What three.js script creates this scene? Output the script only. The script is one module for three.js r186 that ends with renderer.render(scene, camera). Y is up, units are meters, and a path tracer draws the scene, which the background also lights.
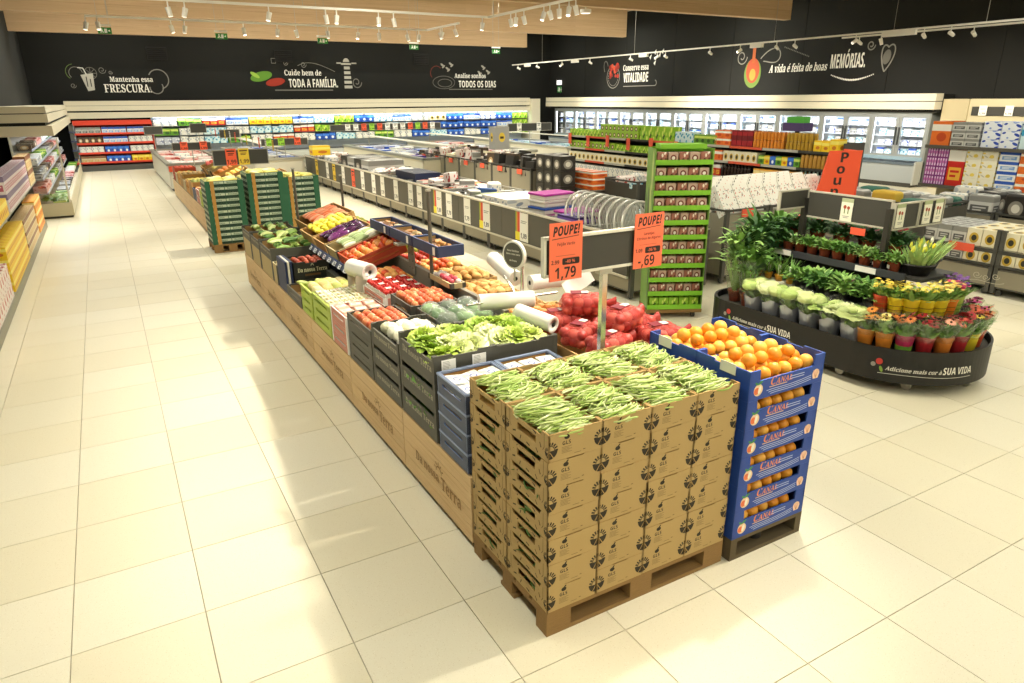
import * as THREE from 'three';
import { mergeGeometries, mergeVertices } from 'three/addons/utils/BufferGeometryUtils.js';
import { RoundedBoxGeometry } from 'three/addons/geometries/RoundedBoxGeometry.js';
import { RectAreaLightUniformsLib } from 'three/addons/lights/RectAreaLightUniformsLib.js';

// ---------- camera, renderer, exposure ----------
const scene = new THREE.Scene();
scene.background = new THREE.Color(0x000000);
const camera = new THREE.PerspectiveCamera(52.72, 1024 / 683, 0.05, 200);
camera.position.set(-1.503, 2.544, 2.323);
camera.rotation.order = 'YXZ';
camera.rotation.set(-0.33829, -0.51633, -0.00831);
const renderer = new THREE.WebGLRenderer({ antialias: true });
renderer.toneMapping = THREE.LinearToneMapping;
renderer.toneMappingExposure = 0.88;
renderer.shadowMap.enabled = true;
renderer.shadowMap.type = THREE.PCFSoftShadowMap;
RectAreaLightUniformsLib.init();
const WARM = 0xfbf9e9, COOL = 0xe6f1ff;
const LAMP = { linear: 24, spot: 40, wallspot: 90, chiller: 10, freezer: 30 };

// ---------- helpers ----------
let seedv = 7;
const rnd = () => { seedv = (seedv + 0x6d2b79f5) | 0; let t = Math.imul(seedv ^ (seedv >>> 15), 1 | seedv); t = (t + Math.imul(t ^ (t >>> 7), 61 | t)) ^ t; return ((t ^ (t >>> 14)) >>> 0) / 4294967296; };
const rr = (a, b) => a + (b - a) * rnd();
const pick = (a) => a[Math.floor(rnd() * a.length)];
const PI = Math.PI;
const taken = new Map();
const numbered = (n) => { const k = taken.get(n) ?? 0; taken.set(n, k + 1); return k ? n + '_' + String(k).padStart(3, '0') : n; };
const V3 = (x, y, z) => new THREE.Vector3(x, y, z);
const matCache = new Map();
function M(hex, rough = 0.6, metal = 0, extra) {
  const key = hex + '|' + rough + '|' + metal + '|' + (extra ? JSON.stringify(extra) : '');
  if (!matCache.has(key)) matCache.set(key, new (extra ? THREE.MeshPhysicalMaterial : THREE.MeshStandardMaterial)({ color: hex, roughness: rough, metalness: metal, ...(extra || {}) }));
  return matCache.get(key);
}
function shadow(o) { o.traverse((m) => { if (m.isMesh) { m.castShadow = true; m.receiveShadow = true; } }); return o; }
const UNIT = new THREE.BoxGeometry(1, 1, 1);
const geoCache = new Map();
const cached = (key, make) => { if (!geoCache.has(key)) geoCache.set(key, make()); return geoCache.get(key); };
// a box whose texture coordinates are metres
function metreBox(w, h, d) {
  return cached(`mb${w.toFixed(3)},${h.toFixed(3)},${d.toFixed(3)}`, () => {
    const g = new THREE.BoxGeometry(w, h, d), uv = g.attributes.uv, s = [[d, h], [d, h], [w, d], [w, d], [w, h], [w, h]];
    for (let f = 0; f < 6; f++) for (let i = 0; i < 4; i++) uv.setXY(f * 4 + i, uv.getX(f * 4 + i) * s[f][0], uv.getY(f * 4 + i) * s[f][1]);
    return g;
  });
}
const softBox = (w, h, d, r = 0.006) => cached(`sb${w.toFixed(3)},${h.toFixed(3)},${d.toFixed(3)},${r}`, () => new RoundedBoxGeometry(w, h, d, 1, r));
function mesh(parent, name, geo, mat, x = 0, y = 0, z = 0, rx = 0, ry = 0, rz = 0) {
  const m = new THREE.Mesh(geo, mat); m.name = parent === scene ? numbered(name) : name;
  m.position.set(x, y, z); m.rotation.set(rx, ry, rz); m.castShadow = m.receiveShadow = true; parent.add(m); return m;
}
// box part given by its centre and size
function bx(parent, name, mat, x, y, z, w, h, d, rx = 0, ry = 0, rz = 0) { const m = mesh(parent, name, UNIT, mat, x, y, z, rx, ry, rz); m.scale.set(w, h, d); return m; }
// box part given by its two corners
const bb = (parent, name, mat, x0, x1, y0, y1, z0, z1) => bx(parent, name, mat, (x0 + x1) / 2, (y0 + y1) / 2, (z0 + z1) / 2, Math.abs(x1 - x0), Math.abs(y1 - y0), Math.abs(z1 - z0));
function cyl(parent, name, mat, a, b, r, r2 = r, seg = 10) {
  const A = V3(...a), B = V3(...b), L = A.distanceTo(B);
  const m = mesh(parent, name, cached(`cy${r.toFixed(4)},${r2.toFixed(4)},${L.toFixed(3)},${seg}`, () => new THREE.CylinderGeometry(r2, r, L, seg)), mat);
  m.position.copy(A).add(B).multiplyScalar(0.5); m.quaternion.setFromUnitVectors(V3(0, 1, 0), B.sub(A).normalize()); return m;
}
function tag(o, label, category, group, kind) { o.userData.label = label; if (category) o.userData.category = category; if (group) o.userData.group = group; if (kind) o.userData.kind = kind; return o; }
function thing(name, label, category, x = 0, y = 0, z = 0, ry = 0, group) {
  const o = new THREE.Group(); o.name = numbered(name); o.position.set(x, y, z); o.rotation.y = ry; scene.add(o); return tag(o, label, category, group);
}
function proto(build) { const g = new THREE.Group(); build(g); return g; }
// a copy of a prepared thing
function put(p, name, label, category, x, y, z, ry = 0, group, s = 1) {
  const o = p.clone(); o.name = numbered(name); o.userData = {}; o.position.set(x, y, z); o.rotation.set(0, ry, 0); if (s !== 1) o.scale.setScalar(s); scene.add(o); return tag(o, label, category, group);
}
// a thing that is one mesh, base centre at x y z, unit geometry scaled
function item(name, label, category, group, geo, mat, x, y, z, w, h, d, ry = 0) {
  const m = mesh(scene, name, geo, mat, x, y + h / 2, z, 0, ry, 0); m.scale.set(w, h, d); return tag(m, label, category, group);
}
function struct(name, label) { const o = new THREE.Group(); o.name = name; scene.add(o); o.userData.kind = 'structure'; if (label) o.userData.label = label; return o; }
function texCanvas(w, h, draw) { const c = document.createElement('canvas'); c.width = w; c.height = h; draw(c.getContext('2d'), w, h); return c; }
function tex(w, h, draw, rep) {
  const t = new THREE.CanvasTexture(texCanvas(w, h, draw)); t.colorSpace = THREE.SRGBColorSpace; t.wrapS = t.wrapT = THREE.RepeatWrapping; t.magFilter = THREE.LinearFilter;
  if (rep) t.repeat.set(rep[0], rep[1]); return t;
}
const texMat = (t, rough = 0.6, extra) => new THREE.MeshStandardMaterial({ map: t, roughness: rough, ...(extra || {}) });
const ORD = ['first', 'second', 'third', 'fourth', 'fifth', 'sixth', 'seventh', 'eighth', 'ninth', 'tenth', 'eleventh', 'twelfth', 'thirteenth', 'fourteenth', 'fifteenth', 'sixteenth', 'seventeenth', 'eighteenth', 'nineteenth', 'twentieth', 'twenty-first', 'twenty-second'];
const hexs = (h) => '#' + h.toString(16).padStart(6, '0');
// flat print on clear film: lettering stuck on a surface
const decalMat = (t, rough = 0.6) => new THREE.MeshStandardMaterial({ map: t, roughness: rough, transparent: true, alphaTest: 0.35, side: THREE.DoubleSide });

// ---------- materials ----------
const speck = tex(512, 512, (g, w, h) => {
  g.fillStyle = '#e6e0c9'; g.fillRect(0, 0, w, h);
  for (let i = 0; i < 2600; i++) { g.fillStyle = pick(['rgba(196,180,140,.55)', 'rgba(255,252,240,.6)', 'rgba(170,152,110,.45)', 'rgba(205,192,158,.5)']); const s = rr(0.8, 2.6); g.fillRect(rnd() * w, rnd() * h, s, s * rr(0.5, 1.4)); }
});
const woodTex = tex(1024, 512, (g, w, h) => {
  g.fillStyle = '#d9b988'; g.fillRect(0, 0, w, h);
  for (let i = 0; i < 900; i++) { const y = rnd() * h; g.strokeStyle = `rgba(${pick(['168,124,74', '226,198,152', '150,106,60', '200,164,112'])},${rr(0.05, 0.2)})`; g.lineWidth = rr(0.6, 3); g.beginPath(); const x = rnd() * w, l = rr(120, 620); g.moveTo(x, y); g.bezierCurveTo(x + l * 0.3, y + rr(-4, 4), x + l * 0.6, y + rr(-4, 4), x + l, y + rr(-3, 3)); g.stroke(); }
}, [0.8, 1.6]);
const beamTex = tex(1024, 512, (g, w, h) => {
  g.fillStyle = '#d2b48f'; g.fillRect(0, 0, w, h);
  for (let i = 0; i < 12; i++) { g.fillStyle = `rgba(${pick(['176,142,104', '224,194,156', '198,164,124'])},.28)`; g.fillRect(0, i * h / 12, w, h / 12 - 1.5); }
  for (let i = 0; i < 700; i++) { const y = rnd() * h; g.strokeStyle = `rgba(${pick(['150,114,78', '232,204,168', '170,132,92'])},${rr(0.05, 0.2)})`; g.lineWidth = rr(0.6, 3); g.beginPath(); const x = rnd() * w, l = rr(100, 500); g.moveTo(x, y); g.lineTo(x + l, y + rr(-2, 2)); g.stroke(); }
}, [0.22, 0.62]);
const cartonTex = tex(256, 256, (g, w, h) => {
  g.fillStyle = '#b08d52'; g.fillRect(0, 0, w, h);
  for (let i = 0; i < 900; i++) { g.fillStyle = `rgba(${pick(['140,106,56', '200,164,106', '166,130,74'])},.2)`; g.fillRect(rnd() * w, rnd() * h, rr(2, 26), 1); }
});
const MT = {
  tile: [0xffffff, 0xfcfbf8, 0xfaf8f2].map((c) => new THREE.MeshStandardMaterial({ map: speck, color: c, roughness: 0.42 })),
  grout: M(0xb2a88e, 0.9), wood: texMat(woodTex, 0.55), beam: texMat(beamTex, 0.7),
  dark: M(0x14140f, 0.75), darkwall: M(0x11120e, 0.85), beige: M(0xdad3bd, 0.6), black: M(0x141414, 0.5), crate: M(0x4b4a41, 0.55), crateHi: M(0x5c5a4e, 0.55),
  grey: M(0x8d8a7c, 0.45, 0.2), steel: M(0xb9b7ad, 0.35, 0.7), chrome: M(0xd5d5d0, 0.22, 0.9), white: M(0xe9e6dc, 0.5), offwhite: M(0xd8d4c4, 0.5), board: M(0x3d3c36, 0.6),
  navy: M(0x1f2c52, 0.55), slate: M(0x50586a, 0.55), blue: M(0x21479a, 0.5), carton: texMat(cartonTex, 0.8), cartonIn: M(0xa9803f, 0.85), pallet: M(0x8a6a3c, 0.85), palletDark: M(0x51452f, 0.85),
  orangeCard: M(0xee6e4a, 0.6), redCard: M(0xe65a3c, 0.6), lime: M(0x86c232, 0.5), green: M(0x1f5a38, 0.55), red: M(0xc8261c, 0.5), terracotta: M(0x9a4a2a, 0.75), track: M(0xf2efe6, 0.45),
  glass: new THREE.MeshPhysicalMaterial({ color: 0xffffff, roughness: 0.05, transmission: 1, thickness: 0 }),
  film: new THREE.MeshPhysicalMaterial({ color: 0xf4f8f4, roughness: 0.25, transmission: 0.9, thickness: 0, side: THREE.DoubleSide }),
};
// ---------- the room ----------
const WL = -3.6, WR = 19.9, ZB = -31, ZF = 7.5, CH = 6.2, T = 0.61;
{
  const floor = struct('floor', 'cream speckled tile floor of the shop');
  bb(floor, 'floor_bed', MT.grout, WL - 0.2, WR + 0.2, -0.2, -0.0105, ZB - 0.2, ZF + 0.2);
  const tg = new THREE.BoxGeometry(T - 0.005, 0.01, T - 0.005);
  const all = [], P = V3(0, 0, 0);
  camera.updateMatrixWorld(); camera.updateProjectionMatrix();
  for (let i = -4; i < 39; i++) for (let j = -48; j < 17; j++) {
    const x = (i - 3.387 + 0.5) * T, z = (j - 4.742 + 0.5) * T;
    if (x < WL + 0.2 || x > WR || z < ZB || z > ZF) continue;
    P.set(x, 0, z).project(camera);
    const front = V3(x, 0, z).applyMatrix4(camera.matrixWorldInverse).z < -0.3;
    const seen = front && Math.abs(P.x) < 1.12 && P.y > -1.15 && P.y < 1;
    const hid = (x > 0.1 && x < 1.7 && z < -0.1 && z > -9) || x < -2.9;
    all.push({ x, z, k: (seen && !hid ? 0 : 1000) + Math.hypot(x - camera.position.x, z - camera.position.z) });
  }
  all.sort((a, b) => a.k - b.k);
  const rest = [];
  all.forEach((t, n) => {
    if (n < 300) mesh(floor, n ? 'tile_' + String(n).padStart(3, '0') : 'tile', tg, MT.tile[Math.floor(rnd() * 3)], t.x, -0.005, t.z, 0, PI / 2 * Math.floor(rnd() * 4), 0);
    else rest.push(new THREE.BoxGeometry(T - 0.005, 0.01, T - 0.005).translate(t.x, -0.005, t.z));
  });
  mesh(floor, 'far_tiles', mergeGeometries(rest), MT.tile[1]).userData.kind = 'stuff';
}
{
  const back = struct('wall_back'); bb(back, 'wall_panel', MT.darkwall, WL - 0.2, WR + 0.2, 0, CH, ZB - 0.2, ZB);
  const left = struct('wall_left'); bb(left, 'wall_panel', MT.darkwall, WL - 0.2, WL, 0, CH, ZB, ZF);
  const right = struct('wall_right');
  const n = 12, L = (ZF - ZB) / n;   // tall wall panels with narrow joints
  for (let i = 0; i < n; i++) bb(right, 'wall_panel', MT.darkwall, WR, WR + 0.2, 0, CH, ZB + i * L + 0.008, ZB + (i + 1) * L - 0.008);
  bb(right, 'wall_core', MT.dark, WR + 0.02, WR + 0.25, 0, CH, ZB, ZF);
  const front = struct('wall_front'); bb(front, 'wall_panel', MT.offwhite, WL - 0.2, WR + 0.2, 0, CH, ZF, ZF + 0.2);
  const ceil = struct('ceiling'); bb(ceil, 'ceiling_slab', M(0xb9ad97, 0.9), WL - 0.2, WR + 0.2, CH, CH + 0.2, ZB - 0.2, ZF + 0.2);
  // glued timber beams across the hall
  [[-27.4, 16.3], [-21.0, 17.0], [-13.8, 17.7], [-6.4, 18], [0.8, 18]].forEach(([z, x1], i) => {
    const t = struct('trim_' + (i + 1)); const x0 = WL;
    mesh(t, 'timber_beam', metreBox(x1 - x0, 1.38, 0.26), MT.beam, (x0 + x1) / 2, 4.8 + 0.69, z - 0.13);
  });
  // boarded cornice above the rear chillers
  const c = struct('trim_6', 'cream boarded cornice above the rear chillers');
  for (const [y0, y1, d] of [[2.43, 2.6, 0], [2.24, 2.42, 0.01], [1.96, 2.18, 0.03]]) bb(c, 'cornice_board', MT.beige, -2.55, 18.0, y0, y1, -30.3, -29.95 + d);
  bb(c, 'cornice_backing', MT.dark, -2.55, 18.0, 1.96, 2.58, -30.9, -30.3);
  const c2 = struct('trim_7', 'cream boarded cornice above the freezers');
  for (const [y0, y1, d] of [[2.4, 2.6, 0], [2.17, 2.38, 0.01]]) bb(c2, 'cornice_board', MT.beige, 18.95 - d, 19.3, y0, y1, -29.9, -9.55);
  bb(c2, 'cornice_backing', MT.dark, 19.1, 19.9, 2.08, 2.58, -29.9, -9.57);
  const c3 = struct('trim_8', 'cream boarded bulkhead above the left chiller');
  for (const [y0, y1, d] of [[2.33, 2.47, 0], [2.13, 2.31, 0.01], [1.84, 2.06, 0.06]]) bb(c3, 'cornice_board', MT.beige, WL, -2.5 + d, y0, y1, -29.94, -16.9 + d);
  bb(c3, 'cornice_backing', MT.dark, WL, -2.56, 1.86, 2.45, -29.9, -16.96);
  const c4 = struct('trim_9', 'cream column where the rear chillers end');
  bb(c4, 'column', MT.beige, 18.0, 18.5, 0, 2.55, -30.9, -29.75);
  const c5 = struct('trim_10', 'cream panelled wall with dark strip behind the paper goods');
  bb(c5, 'panel', M(0xcabf9c, 0.7), 19.3, 19.9, 0, 2.45, -9.5, ZF - 0.1);
  bb(c5, 'strip', MT.board, 19.27, 19.3, 2.02, 2.25, -8.7, ZF - 0.2);
  const c6 = struct('trim_11'); bb(c6, 'vertical_board', M(0xbfb28e, 0.7), 19.26, 19.32, 0, 2.45, -9.5, -8.8);
}
{ // ventilation grilles in the rear wall
  for (const [px, lab] of [[1.0, 'above the drink drawing'], [6.0, 'above the family slogan'], [12.5, 'right of the lighthouse drawing']]) {
    const v = thing('wall_vent', 'black ventilation grille in the rear wall ' + lab, 'vent', px, 4.15, ZB);
    bx(v, 'frame', M(0x0b0b0b, 0.6), 0, 0.25, 0.02, 0.75, 0.5, 0.04);
    for (let i = 0; i < 6; i++) bx(v, 'slat', M(0x060606, 0.7), 0, 0.06 + i * 0.075, 0.045, 0.68, 0.04, 0.02, 0.5);
  }
}
// chalk lettering and drawings on the dark walls
function chalk(label, w, h, pw, ph, draw, x, y, z, ry) {
  const t = tex(pw, ph, draw); const m = mesh(scene, 'wall_lettering', new THREE.PlaneGeometry(w, h), decalMat(t, 0.8), x, y, z, 0, ry, 0); return tag(m, label, 'lettering');
}
const cw = '#f6f4ea', cg = '#8d8b82';
const swirl = (g, x, y, r, c, lw = 4) => { g.strokeStyle = c; g.lineWidth = lw; g.beginPath(); for (let a = 0; a < 9; a += 0.2) { const q = r * (1 - a / 11); g.lineTo(x + Math.cos(a) * q, y + Math.sin(a) * q); } g.stroke(); };
const txt = (g, s, x, y, font, c = cw, sx = 1) => { g.save(); g.translate(x, y); g.font = font; if (sx > 3) sx = sx / g.measureText(s).width; g.scale(sx, 1); g.fillStyle = c; g.fillText(s, 0, 0); g.restore(); };
chalk('white chalk lettering Mantenha essa FRESCURA with drink drawing on rear wall', 4.2, 1.15, 1024, 280, (g) => {
  g.strokeStyle = cg; g.lineWidth = 5; g.beginPath(); g.arc(130, 90, 55, 2.4, 6.2); g.stroke(); g.strokeStyle = '#6f8a4a'; g.beginPath(); g.arc(120, 80, 70, 2.2, 4.6); g.stroke();
  g.strokeStyle = '#77756c'; g.beginPath(); g.arc(250, 90, 52, 0, 7); g.stroke(); for (let a = 0; a < 8; a++) { g.beginPath(); g.moveTo(250, 90); g.lineTo(250 + 50 * Math.cos(a * 0.785), 90 + 50 * Math.sin(a * 0.785)); g.stroke(); }
  g.fillStyle = '#c9c6ba'; g.beginPath(); g.moveTo(165, 105); g.lineTo(270, 90); g.lineTo(262, 240); g.lineTo(205, 250); g.fill(); g.fillStyle = '#2a2a26'; g.fillRect(205, 120, 8, 90); g.fillRect(235, 140, 8, 70);
  g.strokeStyle = cw; g.lineWidth = 8; g.beginPath(); g.moveTo(215, 100); g.lineTo(195, 45); g.lineTo(150, 40); g.stroke();
  swirl(g, 350, 60, 34, cg); swirl(g, 90, 200, 24, cg); swirl(g, 420, 80, 18, cg);
  txt(g, 'Mantenha essa', 400, 165, 'bold 64px serif', cw, 380); txt(g, 'FRESCURA.', 340, 262, 'bold 104px serif', cw, 420);
  g.strokeStyle = cg; g.lineWidth = 9; g.beginPath(); g.arc(830, 140, 90, 3.6, 7.6); g.stroke(); g.beginPath(); g.arc(800, 215, 60, -0.5, 3.2); g.stroke();
}, -0.4, 3.42, ZB + 0.02, 0);
chalk('white chalk lettering Cuide bem de TODA A FAMILIA with peppers and lighthouse on rear wall', 5.3, 1.5, 1024, 264, (g) => {
  g.fillStyle = '#5f8f2c'; g.beginPath(); g.ellipse(110, 150, 90, 34, -0.2, 0, 7); g.fill(); g.fillStyle = '#9bbf4a'; g.beginPath(); g.ellipse(60, 140, 40, 14, 0.5, 0, 7); g.fill(); g.fillStyle = '#a5321f'; g.beginPath(); g.ellipse(220, 190, 80, 28, -0.15, 0, 7); g.fill();
  g.strokeStyle = cg; g.lineWidth = 4; g.strokeRect(205, 20, 34, 34); swirl(g, 320, 50, 20, cg); g.beginPath(); g.moveTo(420, 70); g.bezierCurveTo(520, 20, 620, 60, 740, 110); g.stroke(); swirl(g, 470, 60, 24, cg);
  txt(g, 'Cuide bem de', 300, 140, 'bold 54px serif', cw, 320); txt(g, 'TODA A FAMÍLIA.', 330, 228, 'bold 86px sans-serif', cw, 430);
  g.fillStyle = '#77756c'; g.fillRect(210, 244, 500, 10);
  g.fillStyle = '#b9b6aa'; for (let i = 0; i < 5; i++) g.fillRect(850 - 26 + i * -2, 70 + i * 36, 52 + i * 5, 22); g.fillRect(800, 44, 90, 14); g.beginPath(); g.arc(848, 36, 28, PI, 0); g.fill(); g.fillRect(760, 40, 40, 10); g.fillRect(895, 40, 45, 10); swirl(g, 930, 190, 46, '#77756c', 7);
}, 7.05, 3.66, ZB + 0.02, 0);
chalk('white chalk lettering Analise sonhos TODOS OS DIAS with flowers on rear wall', 4.1, 1.4, 768, 262, (g) => {
  g.strokeStyle = '#6c6a62'; g.lineWidth = 5; g.beginPath(); g.ellipse(150, 190, 110, 55, 0, 0, 7); g.stroke(); g.beginPath(); g.ellipse(160, 195, 70, 34, 0, 0, 7); g.stroke(); g.strokeStyle = '#7c3022'; g.beginPath(); g.arc(80, 110, 60, 2.5, 5.5); g.stroke();
  for (const [x, y] of [[140, 40], [190, 70], [225, 30], [560, 50], [610, 90], [520, 100]]) { g.fillStyle = '#a9a69b'; g.beginPath(); g.ellipse(x, y, 20, 9, 0.6, 0, 7); g.fill(); g.beginPath(); g.ellipse(x + 12, y + 14, 18, 8, -0.7, 0, 7); g.fill(); }
  txt(g, 'Analise sonhos', 260, 150, 'bold 54px serif', cw, 330); txt(g, 'TODOS OS DIAS', 300, 232, 'bold 80px sans-serif', cw, 400); g.fillStyle = '#77756c'; g.fillRect(200, 246, 460, 8);
}, 14.9, 3.66, ZB + 0.02, 0);
chalk('white chalk lettering Conserve essa VITALIDADE with red fruit bowl on right wall', 4.6, 1.6, 768, 262, (g) => {
  g.strokeStyle = cg; g.lineWidth = 5; g.beginPath(); g.arc(170, 170, 80, 0, 7); g.stroke(); g.setLineDash([10, 8]); g.beginPath(); g.arc(170, 170, 62, 0, 7); g.stroke(); g.setLineDash([]);
  for (let i = 0; i < 16; i++) { g.fillStyle = pick(['#a5301f', '#c24a2e', '#7e2216']); g.beginPath(); g.arc(170 + rr(-60, 60), 130 + rr(-45, 40), rr(10, 20), 0, 7); g.fill(); }
  g.strokeStyle = '#6c6a62'; g.lineWidth = 8; g.beginPath(); g.moveTo(60, 130); g.bezierCurveTo(20, 60, 80, 20, 100, 90); g.stroke();
  txt(g, 'Conserve essa', 290, 130, 'bold 56px serif', cw, 300); txt(g, 'VITALIDADE', 300, 212, 'bold 92px sans-serif', cw, 290); g.strokeStyle = '#8d8b82'; g.lineWidth = 6; g.beginPath(); g.moveTo(300, 240); g.lineTo(660, 240); g.arc(665, 222, 18, 1.5, -1.5, true); g.stroke();
  g.fillStyle = cw; for (const [x, y] of [[590, 50], [640, 90], [690, 40], [640, 20], [720, 20]]) { g.beginPath(); g.moveTo(x, y); g.lineTo(x + 26, y - 22); g.lineTo(x + 16, y + 16); g.fill(); }
}, WR - 0.02, 3.72, -24.2, -PI / 2);
chalk('white chalk lettering A vida é feita de boas MEMÓRIAS on the right wall', 6.6, 1.7, 1536, 364, (g) => {
  swirl(g, 90, 110, 60, cg, 8); g.fillStyle = '#66803a'; g.beginPath(); g.ellipse(225, 235, 92, 108, 0, 0, 7); g.fill(); g.fillStyle = '#a5492c'; g.beginPath(); g.ellipse(225, 215, 72, 92, 0, 0, 7); g.fill(); g.fillStyle = '#c08a3a'; g.beginPath(); g.ellipse(225, 245, 34, 44, 0, 0, 7); g.fill(); g.fillStyle = '#a5562c'; g.fillRect(208, 10, 32, 150);
  g.strokeStyle = cg; g.lineWidth = 8; g.beginPath(); g.moveTo(300, 130); g.bezierCurveTo(420, 20, 520, 60, 500, 130); g.bezierCurveTo(470, 190, 380, 150, 330, 150); g.stroke(); g.fillStyle = '#77756c'; for (let i = 0; i < 16; i++) { g.beginPath(); g.arc(540 + i * 16, 60 + i * 5, 5, 0, 7); g.fill(); }
  txt(g, 'A vida é feita de boas', 400, 236, 'italic bold 76px serif', cw, 560); txt(g, 'MEMÓRIAS.', 985, 226, 'bold 130px sans-serif', cw, 300);
  g.fillStyle = cw; for (let i = 0; i < 26; i++) { g.beginPath(); g.arc(1010 + i * 14, 270 + 36 * Math.sin(i / 8.3), 4 + 3 * Math.sin(i / 8), 0, 7); g.fill(); }
  swirl(g, 1310, 90, 34, cg, 8); g.strokeStyle = '#8d8b82'; g.lineWidth = 9; g.beginPath(); g.moveTo(1440, 260); g.bezierCurveTo(1380, 160, 1400, 60, 1450, 110); g.bezierCurveTo(1500, 60, 1540, 150, 1440, 260); g.stroke();
  g.fillStyle = '#6c6a62'; g.beginPath(); g.ellipse(1445, 170, 30, 46, 0.2, 0, 7); g.fill();
}, WR - 0.02, 3.62, -14.75, -PI / 2);
chalk('white chalk drawing on the left wall', 1.6, 0.9, 256, 144, (g) => { g.fillStyle = '#77756c'; g.fillRect(20, 30, 160, 50); swirl(g, 200, 90, 40, cg, 6); }, WL + 0.02, 3.0, -18.2, PI / 2);

// ---------- ceiling lamps ----------
function linearLamp(x, y, z, len, along, label, power = 1) {  // unseen fill lamp added for brightness, no such fitting is in view
  const t = thing('added_lamp', label, 'lamp', x, y, z, along === 'z' ? PI / 2 : 0, 'added unseen linear lamps');
  bx(t, 'housing', MT.track, 0, 0.04, 0, len, 0.08, 0.14);
  bx(t, 'diffuser', new THREE.MeshStandardMaterial({ color: 0xffffff, emissive: WARM, emissiveIntensity: 3, roughness: 0.5 }), 0, -0.004, 0, len - 0.04, 0.012, 0.11);
  for (const s of [-1, 1]) cyl(t, 'suspension_wire', MT.steel, [s * len * 0.4, 0.08, 0], [s * len * 0.4, CH - y - 0.002, 0], 0.004, 0.004, 5);
  const l = new THREE.RectAreaLight(WARM, LAMP.linear * power, len, 0.4); l.position.set(0, -0.03, 0); l.rotation.x = -PI / 2; t.add(l); l.name = 'light';
}
for (const z of [-29.2, -24.2, -17.3]) for (const x of [-1.0, 4.0, 9.0, 14.0, 17.6]) linearLamp(x, 5.75, z, x > 17 ? 2.4 : 3.6, 'x', 'added white linear lamp, unseen under the ceiling between two timber beams', z < -29 ? 0.8 : 2.2);  // added rows hidden by the beams, to brighten rear shelves and lettering
for (const x of [-1.3, 3.0, 8.0, 13.0, 17.5]) for (const z of [-9.3, -5.2, -1.2, 2.8, 6.0]) if (x < 12 || z > -9) linearLamp(x, 4.55, z, 2.6, 'z', 'added white linear lamp, unseen above the front part of the shop');  // added rows out of view, to brighten the front of the hall

const headGeo = new THREE.CylinderGeometry(0.044, 0.038, 0.14, 12);
function spotHead(parent, x, y, z, dx, dy, dz, lit, power = LAMP.spot, ang = 0.55) {
  const d = V3(dx, dy, dz).normalize();
  cyl(parent, 'stem', MT.track, [x, y, z], [x, y - 0.1, z], 0.012, 0.012, 6);
  const h = mesh(parent, 'spot_head', headGeo, MT.track, x + d.x * 0.03, y - 0.13 + d.y * 0.03, z + d.z * 0.03); h.quaternion.setFromUnitVectors(V3(0, -1, 0), d);
  const lens = mesh(h, 'lens', cached('lens', () => new THREE.CylinderGeometry(0.034, 0.034, 0.006, 12)), new THREE.MeshStandardMaterial({ color: 0xffffff, emissive: 0xfff2dc, emissiveIntensity: lit ? 4 : 1.5 }), 0, -0.073, 0);
  if (lit) {
    const l = new THREE.SpotLight(0xfff4e0, power, 0, ang, 0.9, 2); l.position.set(x + d.x * 0.14, y - 0.13 + d.y * 0.14, z + d.z * 0.14); l.target.position.copy(l.position).addScaledVector(d, 4); parent.add(l, l.target); l.name = 'light'; l.target.name = 'aim'; l.castShadow = true; l.shadow.radius = 3;
  }
}
function track(label, pts, heads, hangers) {
  const t = thing('track_light', label, 'track light');
  for (let i = 1; i < pts.length; i++) { const a = V3(...pts[i - 1]), b = V3(...pts[i]), m = bx(t, 'rail', MT.track, (a.x + b.x) / 2, (a.y + b.y) / 2, (a.z + b.z) / 2, 0.045, 0.04, a.distanceTo(b)); m.rotation.y = Math.atan2(b.x - a.x, b.z - a.z); }
  for (const [x, z] of hangers) cyl(t, 'hanger_wire', MT.steel, [x, pts[0][1], z], [x, CH, z], 0.005, 0.005, 5);
  for (const h of heads) spotHead(t, ...h);
}
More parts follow.
